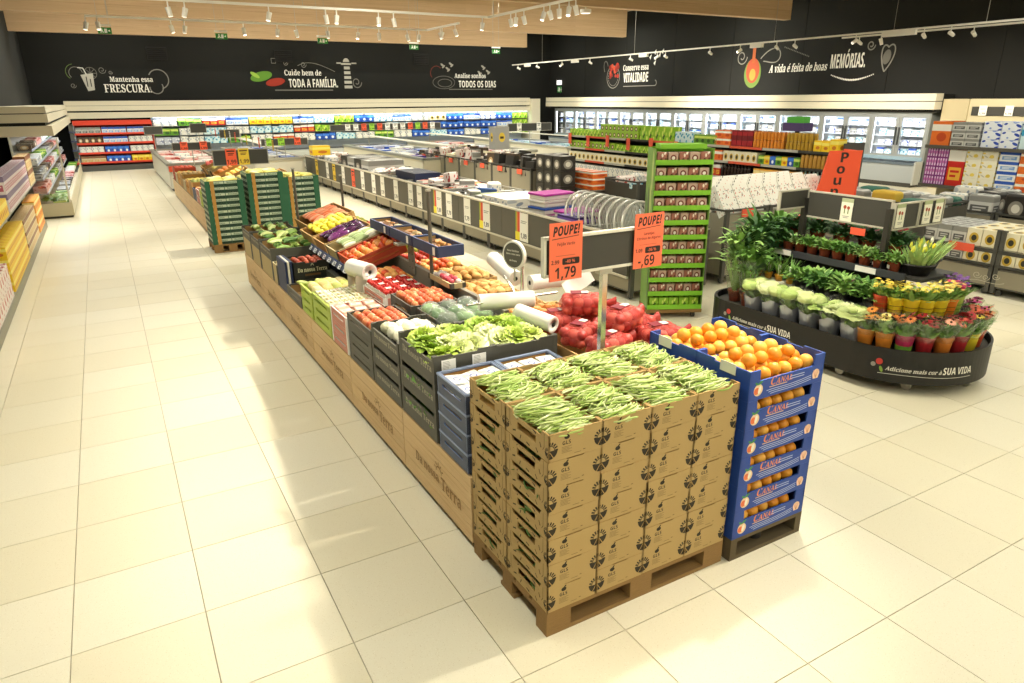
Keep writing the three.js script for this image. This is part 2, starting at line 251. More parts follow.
{
  const y = 4.12, dn = (x, z, sx = 0, sz = 0, lit = 1) => [x, y - 0.02, z, sx, -1, sz, lit];
  track('white track rail with spotlights below the rearmost timber beam', [[-1.4, y, -14.4], [5.7, y, -14.4], [5.7, y, -12.6]],
    [dn(-1.4, -14.4, -0.3), dn(-1.2, -14.35, 0, 0.4, 0), dn(0.1, -14.4, 0.2), dn(0.35, -14.4, -0.2, 0, 0), dn(1.5, -14.4, 0.1, 0.2), dn(2.2, -14.4, -0.2, 0.2, 0), dn(2.6, -14.4, 0.3, -0.3), dn(3.3, -14.4, 0, 0.1, 0), dn(4.0, -14.4, -0.3, 0.2), dn(4.5, -14.4, 0.1, -0.2, 0), dn(5.2, -14.4, 0.3, 0), dn(5.5, -14.4, -0.3, 0.2, 0), dn(5.7, -13.6, 0.3, 0), dn(5.7, -13.5, -0.3, 0, 0), dn(5.7, -12.8, 0.3, 0.2)], [[-1, -14.4], [2.6, -14.4], [5.5, -14.4]]);
  track('white track rail with spotlights in front of the middle timber beam', [[-3.2, y, -11.3], [5.75, y, -11.3], [5.75, y, -8.0]],
    [dn(-0.2, -11.3, 0.2, 0, 0), dn(0.05, -11.3, -0.3, 0, 0), dn(1.4, -11.3, -0.3), dn(2.4, -11.3, 0.2, 0, 0), dn(2.6, -11.3, -0.2, 0.2, 0), dn(3.4, -11.3, -0.1, 0.2), dn(3.7, -11.3, 0.2, 0, 0), dn(5.6, -11.3, -0.2, 0), dn(5.75, -10.4, 0.2, 0, 0), dn(5.75, -10.2, -0.2, 0.2), dn(5.75, -9.9, 0.3, 0, 0), dn(5.75, -9.2, -0.4, 0), dn(5.75, -9.0, 0.4, 0, 0), dn(5.75, -8.7, 0, 0.1, 0), dn(5.75, -8.4, -0.3, 0.2), dn(5.75, -8.2, 0.3, 0, 0)], [[-2, -11.3], [2, -11.3], [5.7, -11]]);
  const yb = 4.3, hb = (z, tx, tz, lit = 1) => [2.7, yb - 0.02, z, tx, -1, tz, lit, LAMP.spot, 0.5];
  track('white track rail with spotlights above the produce bench', [[2.7, yb, -6.2], [2.7, yb, 1.6]], [hb(-6.0, -0.6, 0), hb(-5.0, -0.65, -0.1), hb(-4.0, -0.6, 0.1), hb(-3.0, -0.65, 0), hb(-2.0, -0.65, -0.1), hb(-1.0, -0.6, 0.1), hb(0.2, -0.6, -0.2), hb(1.2, -0.55, -0.4, 0), hb(-2.6, 0.7, 0.1), hb(-1.4, 0.75, -0.1, 0)], [[2.7, -5.5], [2.7, -2], [2.7, 1.2]]);
  const x = 15.0, wy = 3.98, W = (z, lit = 1, s = 1) => [x, wy - 0.02, z, s, -0.45, rr(-0.3, 0.3), lit, LAMP.wallspot, 0.6];
  track('long white track rail with spotlights along the right wall', [[x, wy, -26.5], [x, wy, -5.5]],
    [-26, -24.4, -22.5, -20.6, -18.2, -16.8, -16.4, -14.4, -13.2, -11.9, -11.3, -9.5, -7.8, -7.2].map((z, i) => W(z, i % 2 === 0 ? 1 : 0, i % 3 === 2 ? -0.7 : 1)), [[x, -24], [x, -18], [x, -12], [x, -6.5]]);
  track('short white track rail parallel to the long one near the paper goods', [[15.7, wy, -10.4], [15.7, wy, -5.0]], [[15.7, wy, -9.9, 1, -0.5, 0.1, 0], [15.7, wy, -9.3, 0.4, -1, 0.1, 0], [15.7, wy, -7.1, 1, -0.6, 0, 0]], [[15.7, -9], [15.7, -6]]);
  const adapters = [-25.2, -21.6, -17.5, -12.6, -8.6, -8.2];
  const t = scene.children.find((o) => o.userData.label?.startsWith('long white track'));
  for (const z of adapters) bx(t, 'driver_box', MT.track, x, wy - 0.07, z, 0.09, 0.1, 0.42);
}
{ // two small round ceiling spots between the beams
  for (const [x, z] of [[11.2, -15.6], [6.9, -9.6]]) { const t = thing('ceiling_spot', x > 8 ? 'round white ceiling spot in front of the right dark wall' : 'white flush ceiling lamp beside the end of the track', 'lamp', x, 4.86, z); cyl(t, 'body', MT.track, [0, 0, 0], [0, 0.1, 0], 0.16, 0.16, 18); cyl(t, 'lens', new THREE.MeshStandardMaterial({ color: 0xffffff, emissive: 0xfff6e6, emissiveIntensity: 1.5 }), [0, -0.01, 0], [0, 0, 0], 0.12, 0.12, 18); cyl(t, 'stem', MT.track, [0, 0.1, 0], [0, CH - 4.86, 0], 0.012, 0.012, 6); }
}
// green exit signs
{
  const et = tex(128, 64, (g) => { g.fillStyle = '#2f7d35'; g.fillRect(0, 0, 128, 64); g.fillStyle = '#f2f6ea'; g.fillRect(60, 12, 26, 42); g.beginPath(); g.arc(38, 16, 7, 0, 7); g.fill(); g.fillRect(30, 24, 16, 18); g.fillRect(22, 40, 12, 12); g.fillRect(42, 40, 12, 12); g.beginPath(); g.moveTo(92, 32); g.lineTo(112, 20); g.lineTo(112, 44); g.fill(); });
  const em = new THREE.MeshStandardMaterial({ map: et, emissive: 0xffffff, emissiveMap: et, emissiveIntensity: 0.15 });
  [[-1.05, 4.1, -16.6, 'leftmost on the wood beam'], [1.4, 4.08, -16.8, 'second from the left'], [3.95, 4.08, -17.2, 'above the family slogan'], [6.75, 4.04, -17.8, 'right of the lighthouse drawing'], [9.55, 4.0, -18.0, 'at the right end of the rear beam']].forEach(([x, y, z, l]) => {
    const t = thing('exit_sign', 'green hanging exit sign with running figure, ' + l, 'sign', x, y, z);
    bx(t, 'plate', em, 0, -0.06, 0, 0.27, 0.13, 0.02); bx(t, 'lamp_case', MT.track, 0, 0.05, 0, 0.28, 0.04, 0.06); for (const s of [-1, 1]) cyl(t, 'wire', MT.steel, [s * 0.1, 0.08, 0], [s * 0.1, CH - y, 0], 0.004, 0.004, 5);
  });
  const t = thing('exit_sign', 'small lit exit sign on the dark pillar between chillers and freezers', 'sign', 19.85, 3.0, -30.0); bx(t, 'plate', em, 0, 0, 0, 0.05, 0.3, 0.34); bx(t, 'lamp_case', M(0xffffff, 0.5, 0, { emissive: 0xffffff, emissiveIntensity: 1.2 }), -0.02, 0.34, 0, 0.08, 0.22, 0.36);
}
// ---------- crates, pallets ----------
// a flat panel in the xy plane, corner at 0,0, with openings [x0, x1, y0, y1] and an outline of points; thickness t towards -z
function panelGeo(key, outline, holes, t) {
  return cached('pn' + key, () => {
    const s = new THREE.Shape(outline.map(([x, y]) => new THREE.Vector2(x, y)));
    for (const [x0, x1, y0, y1] of holes) s.holes.push(new THREE.Path([[x0, y0], [x0, y1], [x1, y1], [x1, y0]].map(([x, y]) => new THREE.Vector2(x, y))));
    const g = new THREE.ExtrudeGeometry(s, { depth: t, bevelEnabled: false }); g.translate(0, 0, -t); return g;
  });
}
// open crate, base centre at 0; front faces +z, left faces -x. front / side: {outline, holes}
function crateProto({ w, h, d, t = 0.012, mat, inner, edge, front, side, frontMat, sideMat, corners, rim, noLiner }) {
  const rect = (L) => [[0, 0], [L, 0], [L, h], [0, h]];
  const f = front ?? { o: rect(w), holes: [] }, s = side ?? { o: rect(d), holes: [] };
  const fk = `${w},${h},${t},${JSON.stringify(f)}`, sk = `${d},${h},${t},${JSON.stringify(s)}`;
  return proto((g) => {
    const fm = frontMat ?? mat, sm = sideMat ?? mat, em = edge ?? mat;
    bx(g, 'base', inner ?? mat, 0, t / 2, 0, w - 2 * t, t, d - 2 * t);
    mesh(g, 'end_panel', panelGeo('f' + fk, f.o, f.holes, t), [fm, em], -w / 2, 0, d / 2);
    mesh(g, 'end_panel', panelGeo('f' + fk, f.o, f.holes, t), [fm, em], w / 2, 0, -d / 2, 0, PI, 0);
    mesh(g, 'side_panel', panelGeo('s' + sk, s.o, s.holes, t), [sm, em], -w / 2, 0, -d / 2, 0, -PI / 2, 0);
    mesh(g, 'side_panel', panelGeo('s' + sk, s.o, s.holes, t), [sm, em], w / 2, 0, d / 2, 0, PI / 2, 0);
    if (inner && !noLiner) { const e = 0.002; bx(g, 'liner', inner, 0, h * 0.45, d / 2 - t - e, w - 2 * t - 0.02, h * 0.82, 0.003); bx(g, 'liner', inner, 0, h * 0.45, -d / 2 + t + e, w - 2 * t - 0.02, h * 0.82, 0.003); }
    if (corners) for (const sx of [-1, 1]) for (const sz of [-1, 1]) bx(g, 'corner_post', corners, sx * (w / 2 - 0.016), h / 2, sz * (d / 2 - 0.016), 0.034, h, 0.034);
    if (rim) { for (const sx of [-1, 1]) bx(g, 'rim', rim, sx * (w / 2 - t / 2), h - 0.006, 0, t + 0.008, 0.012, d); for (const sz of [-1, 1]) bx(g, 'rim', rim, 0, h - 0.006, sz * (d / 2 - t / 2), w, 0.012, t + 0.008); }
  });
}
const palletProto = (w, d, mat, h = 0.144) => proto((g) => {
  for (const s of [-1, 0, 1]) { bx(g, 'bottom_board', mat, 0, 0.011, s * (d / 2 - 0.05), w, 0.022, s ? 0.1 : 0.145); }
  for (const sx of [-1, 0, 1]) for (const sz of [-1, 0, 1]) bx(g, 'block', mat, sx * (w / 2 - 0.0725), 0.022 + 0.039, sz * (d / 2 - 0.05), 0.145, 0.078, 0.1);
  for (const sx of [-1, 0, 1]) bx(g, 'stringer_board', mat, sx * (w / 2 - 0.0725), 0.111, 0, 0.145, 0.022, d);
  const n = 5; for (let i = 0; i < n; i++) bx(g, 'deck_board', mat, 0, h - 0.011, -d / 2 + 0.07 + i * (d - 0.14) / (n - 1), w, 0.022, 0.14);
});
const palletTex = tex(256, 256, (g) => { g.fillStyle = '#8f6f40'; g.fillRect(0, 0, 256, 256); for (let i = 0; i < 320; i++) { g.fillStyle = `rgba(${pick(['96,68,34', '176,140,90', '70,50,26'])},.22)`; g.fillRect(rnd() * 256, rnd() * 256, rr(20, 140), rr(0.6, 2)); } });
const palletMat = texMat(palletTex, 0.85), palletMat2 = M(0x5d5038, 0.85);

// green bean cartons on a pallet
const sunIcon = (g, x, y, r, left) => { g.fillStyle = '#2b2417'; g.beginPath(); g.arc(x, y, r, 0, PI); g.fill(); for (let i = 0; i <= 8; i++) { const a = PI + i * PI / 8; g.save(); g.translate(x + Math.cos(a) * r * 0.86, y + Math.sin(a) * r * 0.86); g.rotate(a); g.fillRect(-r * 0.18, -r * 0.1, r * 0.36, r * 0.2); g.restore(); } g.strokeStyle = '#2b2417'; g.lineWidth = r * 0.09; g.beginPath(); g.arc(x, y, r * 0.6, PI, 2 * PI); g.stroke(); g.strokeStyle = '#b08d52'; g.lineWidth = r * 0.1; g.beginPath(); g.moveTo(x, y + r * 0.1); g.lineTo(x + r * 0.5, y + r * 0.9); g.stroke(); g.beginPath(); g.moveTo(x, y + r * 0.1); g.lineTo(x - r * 0.5, y + r * 0.9); g.stroke(); };
const kraft = (g, w, h) => { g.fillStyle = '#b39761'; g.fillRect(0, 0, w, h); for (let i = 0; i < 700; i++) { g.fillStyle = `rgba(${pick(['152,122,70', '204,174,118', '174,144,90'])},.18)`; g.fillRect(rnd() * w, rnd() * h, rr(2, 30), 1); } };
const beanFront = tex(640, 300, (g, w, h) => {
  kraft(g, w, h); sunIcon(g, 10, 175, 92); sunIcon(g, w - 10, 175, 92);
  g.fillStyle = '#2b2417'; g.beginPath(); g.ellipse(210, 66, 32, 24, 0, 0, 7); g.fill(); g.beginPath(); g.ellipse(226, 34, 18, 9, -0.7, 0, 7); g.fill(); g.font = 'bold 58px sans-serif'; g.fillText('GLS', 154, 146);
  g.fillStyle = 'rgba(70,54,28,.55)'; for (let i = 0; i < 5; i++) g.fillRect(150, 168 + i * 15, 120 - (i % 2) * 30, 5); g.fillRect(300, 262, 80, 6); g.fillRect(406, 246, 26, 10);
}); beanFront.repeat.set(1 / 0.3, 1 / 0.14);
const beanSide = tex(640, 224, (g, w, h) => {
  kraft(g, w, h); g.fillStyle = '#3a2f1c'; const veg = (x, y, r, a) => { g.save(); g.translate(x, y); g.rotate(a); g.fillRect(-r, -r * 0.3, 2 * r, r * 0.6); g.beginPath(); g.ellipse(r, 0, r * 0.5, r * 0.4, 0, 0, 7); g.fill(); g.restore(); };
  veg(190, 46, 18, -0.9); veg(270, 34, 15, -1.4); veg(430, 50, 22, 0.3); veg(520, 120, 17, 1.1); veg(130, 170, 20, -0.3); veg(230, 190, 16, -1.2); veg(340, 196, 20, 0.2); veg(470, 188, 17, 0.8); sunIcon(g, 626, 150, 42); sunIcon(g, 14, 150, 42);
  g.strokeStyle = '#4a3b22'; g.lineWidth = 5; for (const x of [66, 574]) { g.beginPath(); g.moveTo(x, 10); g.lineTo(x, 120); g.lineTo(x + (x < 300 ? 20 : -20), 150); g.stroke(); }
}); beanSide.repeat.set(1 / 0.4, 1 / 0.14);
const kraftEdge = M(0xa3834c, 0.85);
const beanBox = crateProto({ w: 0.298, h: 0.139, d: 0.398, t: 0.008, mat: MT.carton, inner: MT.cartonIn, edge: kraftEdge, frontMat: texMat(beanFront, 0.8), sideMat: texMat(beanSide, 0.8),
  front: { o: [[0, 0], [0.298, 0], [0.298, 0.139], [0.2, 0.139], [0.196, 0.134], [0.104, 0.134], [0.1, 0.139], [0, 0.139]], holes: [] },
  side: { o: [[0, 0], [0.398, 0], [0.398, 0.139], [0.34, 0.139], [0.325, 0.112], [0.073, 0.112], [0.058, 0.139], [0, 0.139]], holes: [[0.115, 0.285, 0.052, 0.09]] } });
put(palletProto(1.2, 0.8, palletMat), 'pallet', 'light wooden pallet under the stacked green bean cartons', 'pallet', 0.6, 0, -0.4);
for (let L = 0; L < 7; L++) for (let i = 0; i < 4; i++) for (let j = 0; j < 2; j++) {
  const top = L === 6, x = 0.15 + i * 0.3 + rr(-1, 1) * 0.0015, z = -0.2 - j * 0.4 + rr(-1, 1) * 0.002;
  put(beanBox, 'bean_carton', top ? 'open brown carton of green beans, ' + ['leftmost', 'second from left', 'third from left', 'rightmost'][i] + (j ? ' in the rear row' : ' in the front row') + ' on top' :
    j ? 'brown printed carton in the ' + ORD[L] + ' layer, ' + ORD[i] + ' rear column of the bean stack' : 'brown printed carton in the ' + ORD[L] + ' layer, ' + ORD[i] + ' front column of the bean stack', 'carton', x, 0.144 + L * 0.14, z, rr(-1, 1) * 0.004, 'stacked brown bean cartons');
}
// beans
const beanGeos = [0, 1, 2, 3].map((k) => {
  const L = 0.13 + k * 0.008, bend = [0.012, -0.02, 0.03, 0.005][k];
  const c = new THREE.QuadraticBezierCurve3(V3(-L / 2, 0, 0), V3(0, 0.004, bend * 2), V3(L / 2, 0, 0)), g = new THREE.TubeGeometry(c, 7, 0.0052, 5);
  const p = g.attributes.position; for (let i = 0; i < p.count; i++) { const u = Math.abs(p.getX(i)) / (L / 2), cpt = c.getPoint((p.getX(i) + L / 2) / L), s = u > 0.86 ? Math.max(0.12, 1 - (u - 0.86) / 0.16) : 1; p.setXYZ(i, p.getX(i), cpt.y + (p.getY(i) - cpt.y) * s, cpt.z + (p.getZ(i) - cpt.z) * s * 0.9); } g.computeVertexNormals(); return g;
});
const beanMats = [0xc6d488, 0xb4c86c, 0xd6dfa4, 0x9ab653].map((c) => M(c, 0.5));
{
  const extra = [[], [], [], []];
  for (let i = 0; i < 4; i++) for (let j = 0; j < 2; j++) {
    const cx = 0.15 + i * 0.3, cz = -0.2 - j * 0.4, n = 300, own = j ? 28 : 47;
    for (let k = 0; k < n; k++) {
      const u = rr(-0.085, 0.085), v = rr(-0.178, 0.178), hh = 0.024 + 0.04 * (1 - (u / 0.13) ** 2) * (1 - (v / 0.2) ** 2), layer = k / n;
      const a = (Math.floor(rnd() * 3) === 0 ? rr(-0.9, 0.9) : rr(-0.35, 0.35)) + (j ? 0.12 : -0.1) + (i % 2) * 0.3, q = Math.floor(rnd() * 4);
      const y = 1.085 + hh * (0.1 + layer * 0.95), e = 0.07, lim = Math.max(-1, Math.min(1, u / 0.085)) * Math.max(0.02, 0.148 - e * Math.abs(Math.cos(a))), limz = Math.max(-1, Math.min(1, v / 0.178)) * (0.196 - e * Math.abs(Math.sin(a)));
      const o = new THREE.Object3D(); o.position.set(cx + lim, y, cz + limz); o.rotation.set(rr(-0.5, 0.5), a, rr(-0.14, 0.14), 'YXZ'); o.updateMatrix();
      if (k >= n - own) { const m = mesh(scene, 'green_bean', beanGeos[q], beanMats[Math.floor(rnd() * 4)]); m.position.copy(o.position); m.quaternion.copy(o.quaternion); tag(m, 'loose green bean on top of the ' + ['leftmost', 'second', 'third', 'rightmost'][i] + (j ? ' rear' : ' front') + ' open carton', 'bean', 'loose green beans in the top cartons'); }
      else extra[Math.floor(rnd() * 4)].push(beanGeos[q].clone().applyMatrix4(o.matrix));
    }
  }
  const g = mergeGeometries(extra.map((a) => mergeGeometries(a)), true); const m = mesh(scene, 'bean_heap', g, beanMats); tag(m, 'heap of further green beans filling the brown cartons', 'beans', null, 'stuff');
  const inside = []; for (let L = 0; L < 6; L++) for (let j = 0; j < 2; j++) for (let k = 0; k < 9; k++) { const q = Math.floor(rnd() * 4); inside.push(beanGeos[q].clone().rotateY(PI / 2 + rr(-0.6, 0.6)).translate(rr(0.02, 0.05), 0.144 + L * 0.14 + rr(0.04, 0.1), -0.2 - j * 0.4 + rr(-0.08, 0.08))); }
  tag(mesh(scene, 'bean_heap', mergeGeometries(inside), M(0x4e6e28, 0.6)), 'green beans seen through the hand holes of the brown cartons', 'beans', null, 'stuff');  // darker than the top beans: shade inside the holes put into the colour
}
// small white shelf tags on the bean cartons: none in view; oranges
const orangeGeo = (() => { const g = mergeVertices(new THREE.IcosahedronGeometry(0.5, 4).deleteAttribute('uv').deleteAttribute('normal')); const p = g.attributes.position; for (let i = 0; i < p.count; i++) { const v = V3(p.getX(i), p.getY(i), p.getZ(i)), q = 1 - 0.04 * Math.exp(-((v.y - 0.5) ** 2) / 0.004) - 0.03 * Math.abs(v.y); p.setXYZ(i, v.x * q, v.y * q * 0.97, v.z * q); } g.computeVertexNormals(); return g; })();
const orangeMats = [0xf3aa34, 0xf6b74a, 0xec9a24].map((c) => M(c, 0.42));
const orangeFront = tex(768, 222, (g, w, h) => {
  g.fillStyle = '#23469a'; g.fillRect(0, 0, w, h); for (let i = 0; i < 300; i++) { g.fillStyle = `rgba(${pick(['20,50,130', '60,100,190'])},.14)`; g.fillRect(rnd() * w, rnd() * h, rr(8, 50), 2); }
  g.fillStyle = '#e9c9a0'; g.beginPath(); g.arc(95, 150, 44, 0, 7); g.fill(); g.fillStyle = '#e2703a'; g.beginPath(); g.arc(80, 155, 26, 0, 7); g.fill(); g.fillStyle = '#f3ead6'; g.beginPath(); g.ellipse(108, 150, 14, 30, 0.2, 0, 7); g.fill(); g.fillStyle = '#3d8a4a'; g.beginPath(); g.ellipse(112, 96, 26, 10, -0.5, 0, 7); g.fill(); g.beginPath(); g.ellipse(76, 100, 20, 8, 0.6, 0, 7); g.fill();
  g.save(); g.translate(205, 138); g.fillStyle = '#f08a3c'; g.font = 'italic bold 84px serif'; g.fillText('C', 0, 0); g.font = 'italic bold 58px serif'; g.fillText('ANAL', 60, 0); g.restore(); g.fillStyle = '#e8c08a'; g.fillRect(205, 146, 180, 6);
  g.strokeStyle = '#cfd9f2'; g.lineWidth = 4; for (let k = 0; k < 3; k++) { g.beginPath(); g.moveTo(180 + k * 20, 172 + k * 15); g.bezierCurveTo(300, 160 + k * 15, 380, 186 + k * 14, 640, 150 + k * 16); g.stroke(); } for (let k = 0; k < 2; k++) { g.fillStyle = '#c5d0ec'; g.fillRect(410, 110 + k * 18, 150, 5); }
  g.fillStyle = '#efc9a8'; g.beginPath(); g.arc(688, 150, 38, PI, 0); g.lineTo(714, 186); g.lineTo(662, 186); g.fill(); g.strokeStyle = '#c2764a'; g.lineWidth = 3; for (let k = -2; k <= 2; k++) { g.beginPath(); g.moveTo(688, 184); g.lineTo(688 + k * 16, 118); g.stroke(); }
}); orangeFront.repeat.set(1 / 0.6, 1 / 0.173);
const orangeBox = crateProto({ w: 0.598, h: 0.172, d: 0.398, t: 0.01, mat: MT.blue, inner: M(0xb97f3e, 0.85), noLiner: true, edge: M(0x2c54a8, 0.6), frontMat: texMat(orangeFront, 0.55),
  front: { o: [[0, 0], [0.598, 0], [0.598, 0.172], [0.52, 0.172], [0.515, 0.108], [0.083, 0.108], [0.078, 0.172], [0, 0.172]], holes: [] },
  side: { o: [[0, 0], [0.398, 0], [0.398, 0.172], [0.26, 0.172], [0.255, 0.158], [0.143, 0.158], [0.138, 0.172], [0, 0.172]], holes: [] } });
const halfPallet = proto((g) => { const m = palletMat2; for (const s of [-1, 1]) bx(g, 'bottom_board', m, 0, 0.012, s * 0.35, 0.6, 0.024, 0.1); for (const sx of [-1, 1]) { for (const sz of [-1, 1]) bx(g, 'block', m, sx * 0.275, 0.07, sz * 0.35, 0.05, 0.1, 0.1); bx(g, 'side_board', m, sx * 0.29, 0.06, 0, 0.02, 0.1, 0.6); } for (const sz of [-1, 1]) cyl(g, 'round_foot', M(0x26241f, 0.6), [0, 0.024, sz * 0.3], [0, 0.12, sz * 0.3], 0.05, 0.05, 14); for (let i = 0; i < 5; i++) bx(g, 'deck_board', m, 0, 0.132, -0.33 + i * 0.165, 0.6, 0.024, 0.14); });
put(halfPallet, 'pallet', 'dark wooden half pallet under the blue orange cartons', 'pallet', 1.535, 0, -0.37);
for (let L = 0; L < 6; L++) for (let j = 0; j < 2; j++) {
  put(orangeBox, 'orange_carton', L === 5 ? (j ? 'open blue carton of oranges, rear one on top of the stack' : 'open blue carton of oranges, front one on top of the stack') : j ? 'blue orange carton hidden in the rear of the stack' : 'blue orange carton in layer ' + ['one', 'two', 'three', 'four', 'five'][L] + ' from the floor', 'carton', 1.535, 0.144 + L * 0.173, -0.17 - j * 0.4, 0, 'stacked blue orange cartons');
  const D = 0.082;
  const place = (x, y, z, lab) => { const m = mesh(scene, 'orange', orangeGeo, pick(orangeMats), x, y, z, rr(0, 3), rr(0, 3), rr(0, 3)); m.scale.setScalar(D * rr(0.94, 1.06)); tag(m, lab, 'orange', 'oranges in the blue cartons'); };
  const y0 = 0.144 + L * 0.173;
  if (L === 5) { for (let r = 0; r < 4; r++) for (let c = 0; c < 6; c++) place(1.31 + c * 0.09 + rr(-1, 1) * 0.006, y0 + 0.105 + rr(0, 0.02), -0.035 - j * 0.4 - r * 0.088 + rr(-1, 1) * 0.006, j ? 'ripe orange lying in the rear open blue carton' : 'ripe orange lying in the front open blue carton'); for (let r = 0; r < 2; r++) for (let c = 0; c < 4; c++) place(1.38 + c * 0.1 + rr(-1, 1) * 0.01, y0 + 0.168, -0.11 - j * 0.4 - r * 0.11, j ? 'ripe orange on top of the heap in the rear blue carton' : 'ripe orange on top of the heap in the front blue carton'); }
  else if (!j) for (let c = 0; c < 5; c++) place(1.36 + c * 0.088, y0 + 0.095 + rr(0, 0.012), -0.035 + rr(-1, 1) * 0.004, 'orange seen through the opening of a lower blue carton');
}
for (const [y, z] of [[1.16, -0.62], [1.165, -0.12]]) { const t = thing('carton_tag', z < -0.5 ? 'white paper tag on the rear blue orange carton' : 'white paper tag on the front blue orange carton', 'tag', 1.2275, y, z); bx(t, 'paper', MT.white, 0, 0, 0, 0.004, 0.06, 0.11); }
// ---------- produce bench ----------
const bench = thing('produce_bench', 'long wooden fronted produce bench carrying crates of vegetables', 'bench');
{
  const zs = [-0.82, -1.9, -3.14, -4.41, -5.68, -6.9, -8.12];
  const printTex = tex(512, 160, (g) => { g.strokeStyle = '#97713f'; g.lineWidth = 6; g.beginPath(); g.arc(270, 66, 26, PI, 0); g.stroke(); for (let i = 0; i < 5; i++) { const a = PI + 0.4 + i * 0.58; g.beginPath(); g.moveTo(270 + 34 * Math.cos(a), 66 + 34 * Math.sin(a)); g.lineTo(270 + 48 * Math.cos(a), 66 + 48 * Math.sin(a)); g.stroke(); } txt(g, 'Da nossa', 20, 116, 'bold 60px serif', '#97713f', 250); txt(g, 'Terra', 290, 130, 'bold 78px serif', '#97713f', 190); });
  const pm = decalMat(printTex, 0.6), pg = new THREE.PlaneGeometry(0.8, 0.25);
  for (let i = 0; i < 6; i++) for (const s of [0, 1]) {
    const z0 = zs[i] - 0.006, z1 = zs[i + 1] + 0.006, L = z0 - z1, g = new THREE.Group(); g.name = s ? 'rear_panel' : 'front_panel'; bench.add(g);
    for (let k = 0; k < 4; k++) mesh(g, 'plank', metreBox(L, 0.108, 0.02), MT.wood, s ? 1.83 : 0.012, 0.1 + k * 0.111, (z0 + z1) / 2, 0, s ? PI / 2 : -PI / 2, 0);
    if (!s) mesh(g, 'print', pg, pm, -0.0005, 0.27, (z0 + z1) / 2 + 0.05, 0, -PI / 2, 0);
  }
  for (let k = 0; k < 4; k++) { mesh(bench, 'end_plank', metreBox(1.8, 0.108, 0.02), MT.wood, 0.92, 0.1 + k * 0.111, -8.115); mesh(bench, 'end_plank', metreBox(1.8, 0.108, 0.02), MT.wood, 0.92, 0.1 + k * 0.111, -0.83); }
  bb(bench, 'kickboard', MT.black, 0.03, 1.81, 0, 0.05, -0.85, -8.09);
  bb(bench, 'deck', MT.crate, 0.02, 1.82, 0.46, 0.5, -0.84, -8.1);
  bb(bench, 'riser', MT.crate, 0.46, 1.79, 0.5, 0.72, -2.0, -8.08);
  bb(bench, 'ridge', MT.grey, 1.0, 1.04, 0.72, 0.98, -2.2, -8.0);
}
const onB = 0.5;
// crate kinds
const slotSide = (d, h, n, m = 0.05) => ({ o: [[0, 0], [d, 0], [d, h], [0, h]], holes: Array.from({ length: n }, (_, i) => [m + 0.04, d - m - 0.04, h * (i + 0.55) / (n + 0.25), h * (i + 0.55) / (n + 0.25) + h * 0.16 / Math.sqrt(n)]) });
const crateSet = new Map();
function crateOf(key, spec) { if (!crateSet.has(key)) crateSet.set(key, crateProto(spec)); return crateSet.get(key); }
const dntTex = (bg, fg) => { const t = tex(384, 128, (g, w, h) => { g.fillStyle = bg; g.fillRect(0, 0, w, h); g.strokeStyle = fg; g.lineWidth = 4; g.beginPath(); g.arc(200, 34, 14, PI, 0); g.stroke(); txt(g, 'Da nossa Terra', 40, 74, 'bold 42px serif', fg, 1); }); return t; };
const dnt1 = dntTex('#4b4a41', '#a09c86');
function stack(name, label, x0, x1, z0, z1, y, n, h, make, group) {
  const w = x1 - x0, d = z0 - z1;
  for (let k = 0; k < n; k++) put(crateOf(`${make.name}${w.toFixed(3)},${h},${d.toFixed(3)}`, make(w - 0.006, h - 0.002, d - 0.006)), name, label + (n === 1 ? '' : k === n - 1 ? ', topmost' : k === 0 ? ', lowest' : n === 3 ? ', middle one' : ', a middle one'), 'crate', (x0 + x1) / 2, y + k * h, (z0 + z1) / 2, 0, group);
  return y + n * h;
}
const mkBlack = function blackCrate(w, h, d) { const t = dnt1.clone(); t.repeat.set(1 / d, 1 / h); const t2 = dnt1.clone(); t2.repeat.set(1 / w, 1 / h); return { w, h, d, mat: MT.crate, inner: h > 0.15 ? undefined : M(0x9a7a48, 0.85), sideMat: texMat(t, 0.55), frontMat: MT.crate, edge: MT.crateHi, side: { o: [[0, 0], [d, 0], [d, h * 0.8], [d - 0.07, h * 0.8], [d - 0.07, h * 0.8], [0.07, h * 0.8], [0, h * 0.8]], holes: [] }, corners: MT.crate, front: { o: [[0, 0], [w, 0], [w, h], [w * 0.72, h], [w * 0.69, h * 0.93], [w * 0.31, h * 0.93], [w * 0.28, h], [0, h]], holes: [] } }; };
const mkPlain = function plainBlack(w, h, d) { return { w, h, d, mat: MT.crate, inner: M(0x9a7a48, 0.85), edge: MT.crateHi, side: slotSide(d, h, 1), front: { o: [[0, 0], [w, 0], [w, h], [0, h]], holes: [[w * 0.3, w * 0.7, h * 0.55, h * 0.75]] }, corners: MT.crate }; };
const mkSlate = function slateBlue(w, h, d) { return { w, h, d, mat: M(0x4c556b, 0.55), inner: M(0xb08448, 0.85), edge: M(0x8795b4, 0.5), side: slotSide(d, h, 1, 0.03), rim: M(0x8f9dba, 0.5) }; };
const mkGreen = function limeCrate(w, h, d) { return { w, h, d, mat: M(0xa9bf3c, 0.5), edge: M(0xb9cc52, 0.5), side: slotSide(d, h, 3), front: slotSide(w, h, 2), rim: M(0xc3d268, 0.5) }; };
const mkRose = function roseCrate(w, h, d) { return { w, h, d, mat: M(0xc98472, 0.6), edge: MT.white, side: slotSide(d, h, 1), corners: MT.white }; };
const mkBrown = function brownCrate(w, h, d) { return { w, h, d, mat: M(0xa9824a, 0.8), inner: M(0x94703c, 0.85), edge: M(0xc9a468, 0.8), corners: M(0xc7a266, 0.8) }; };
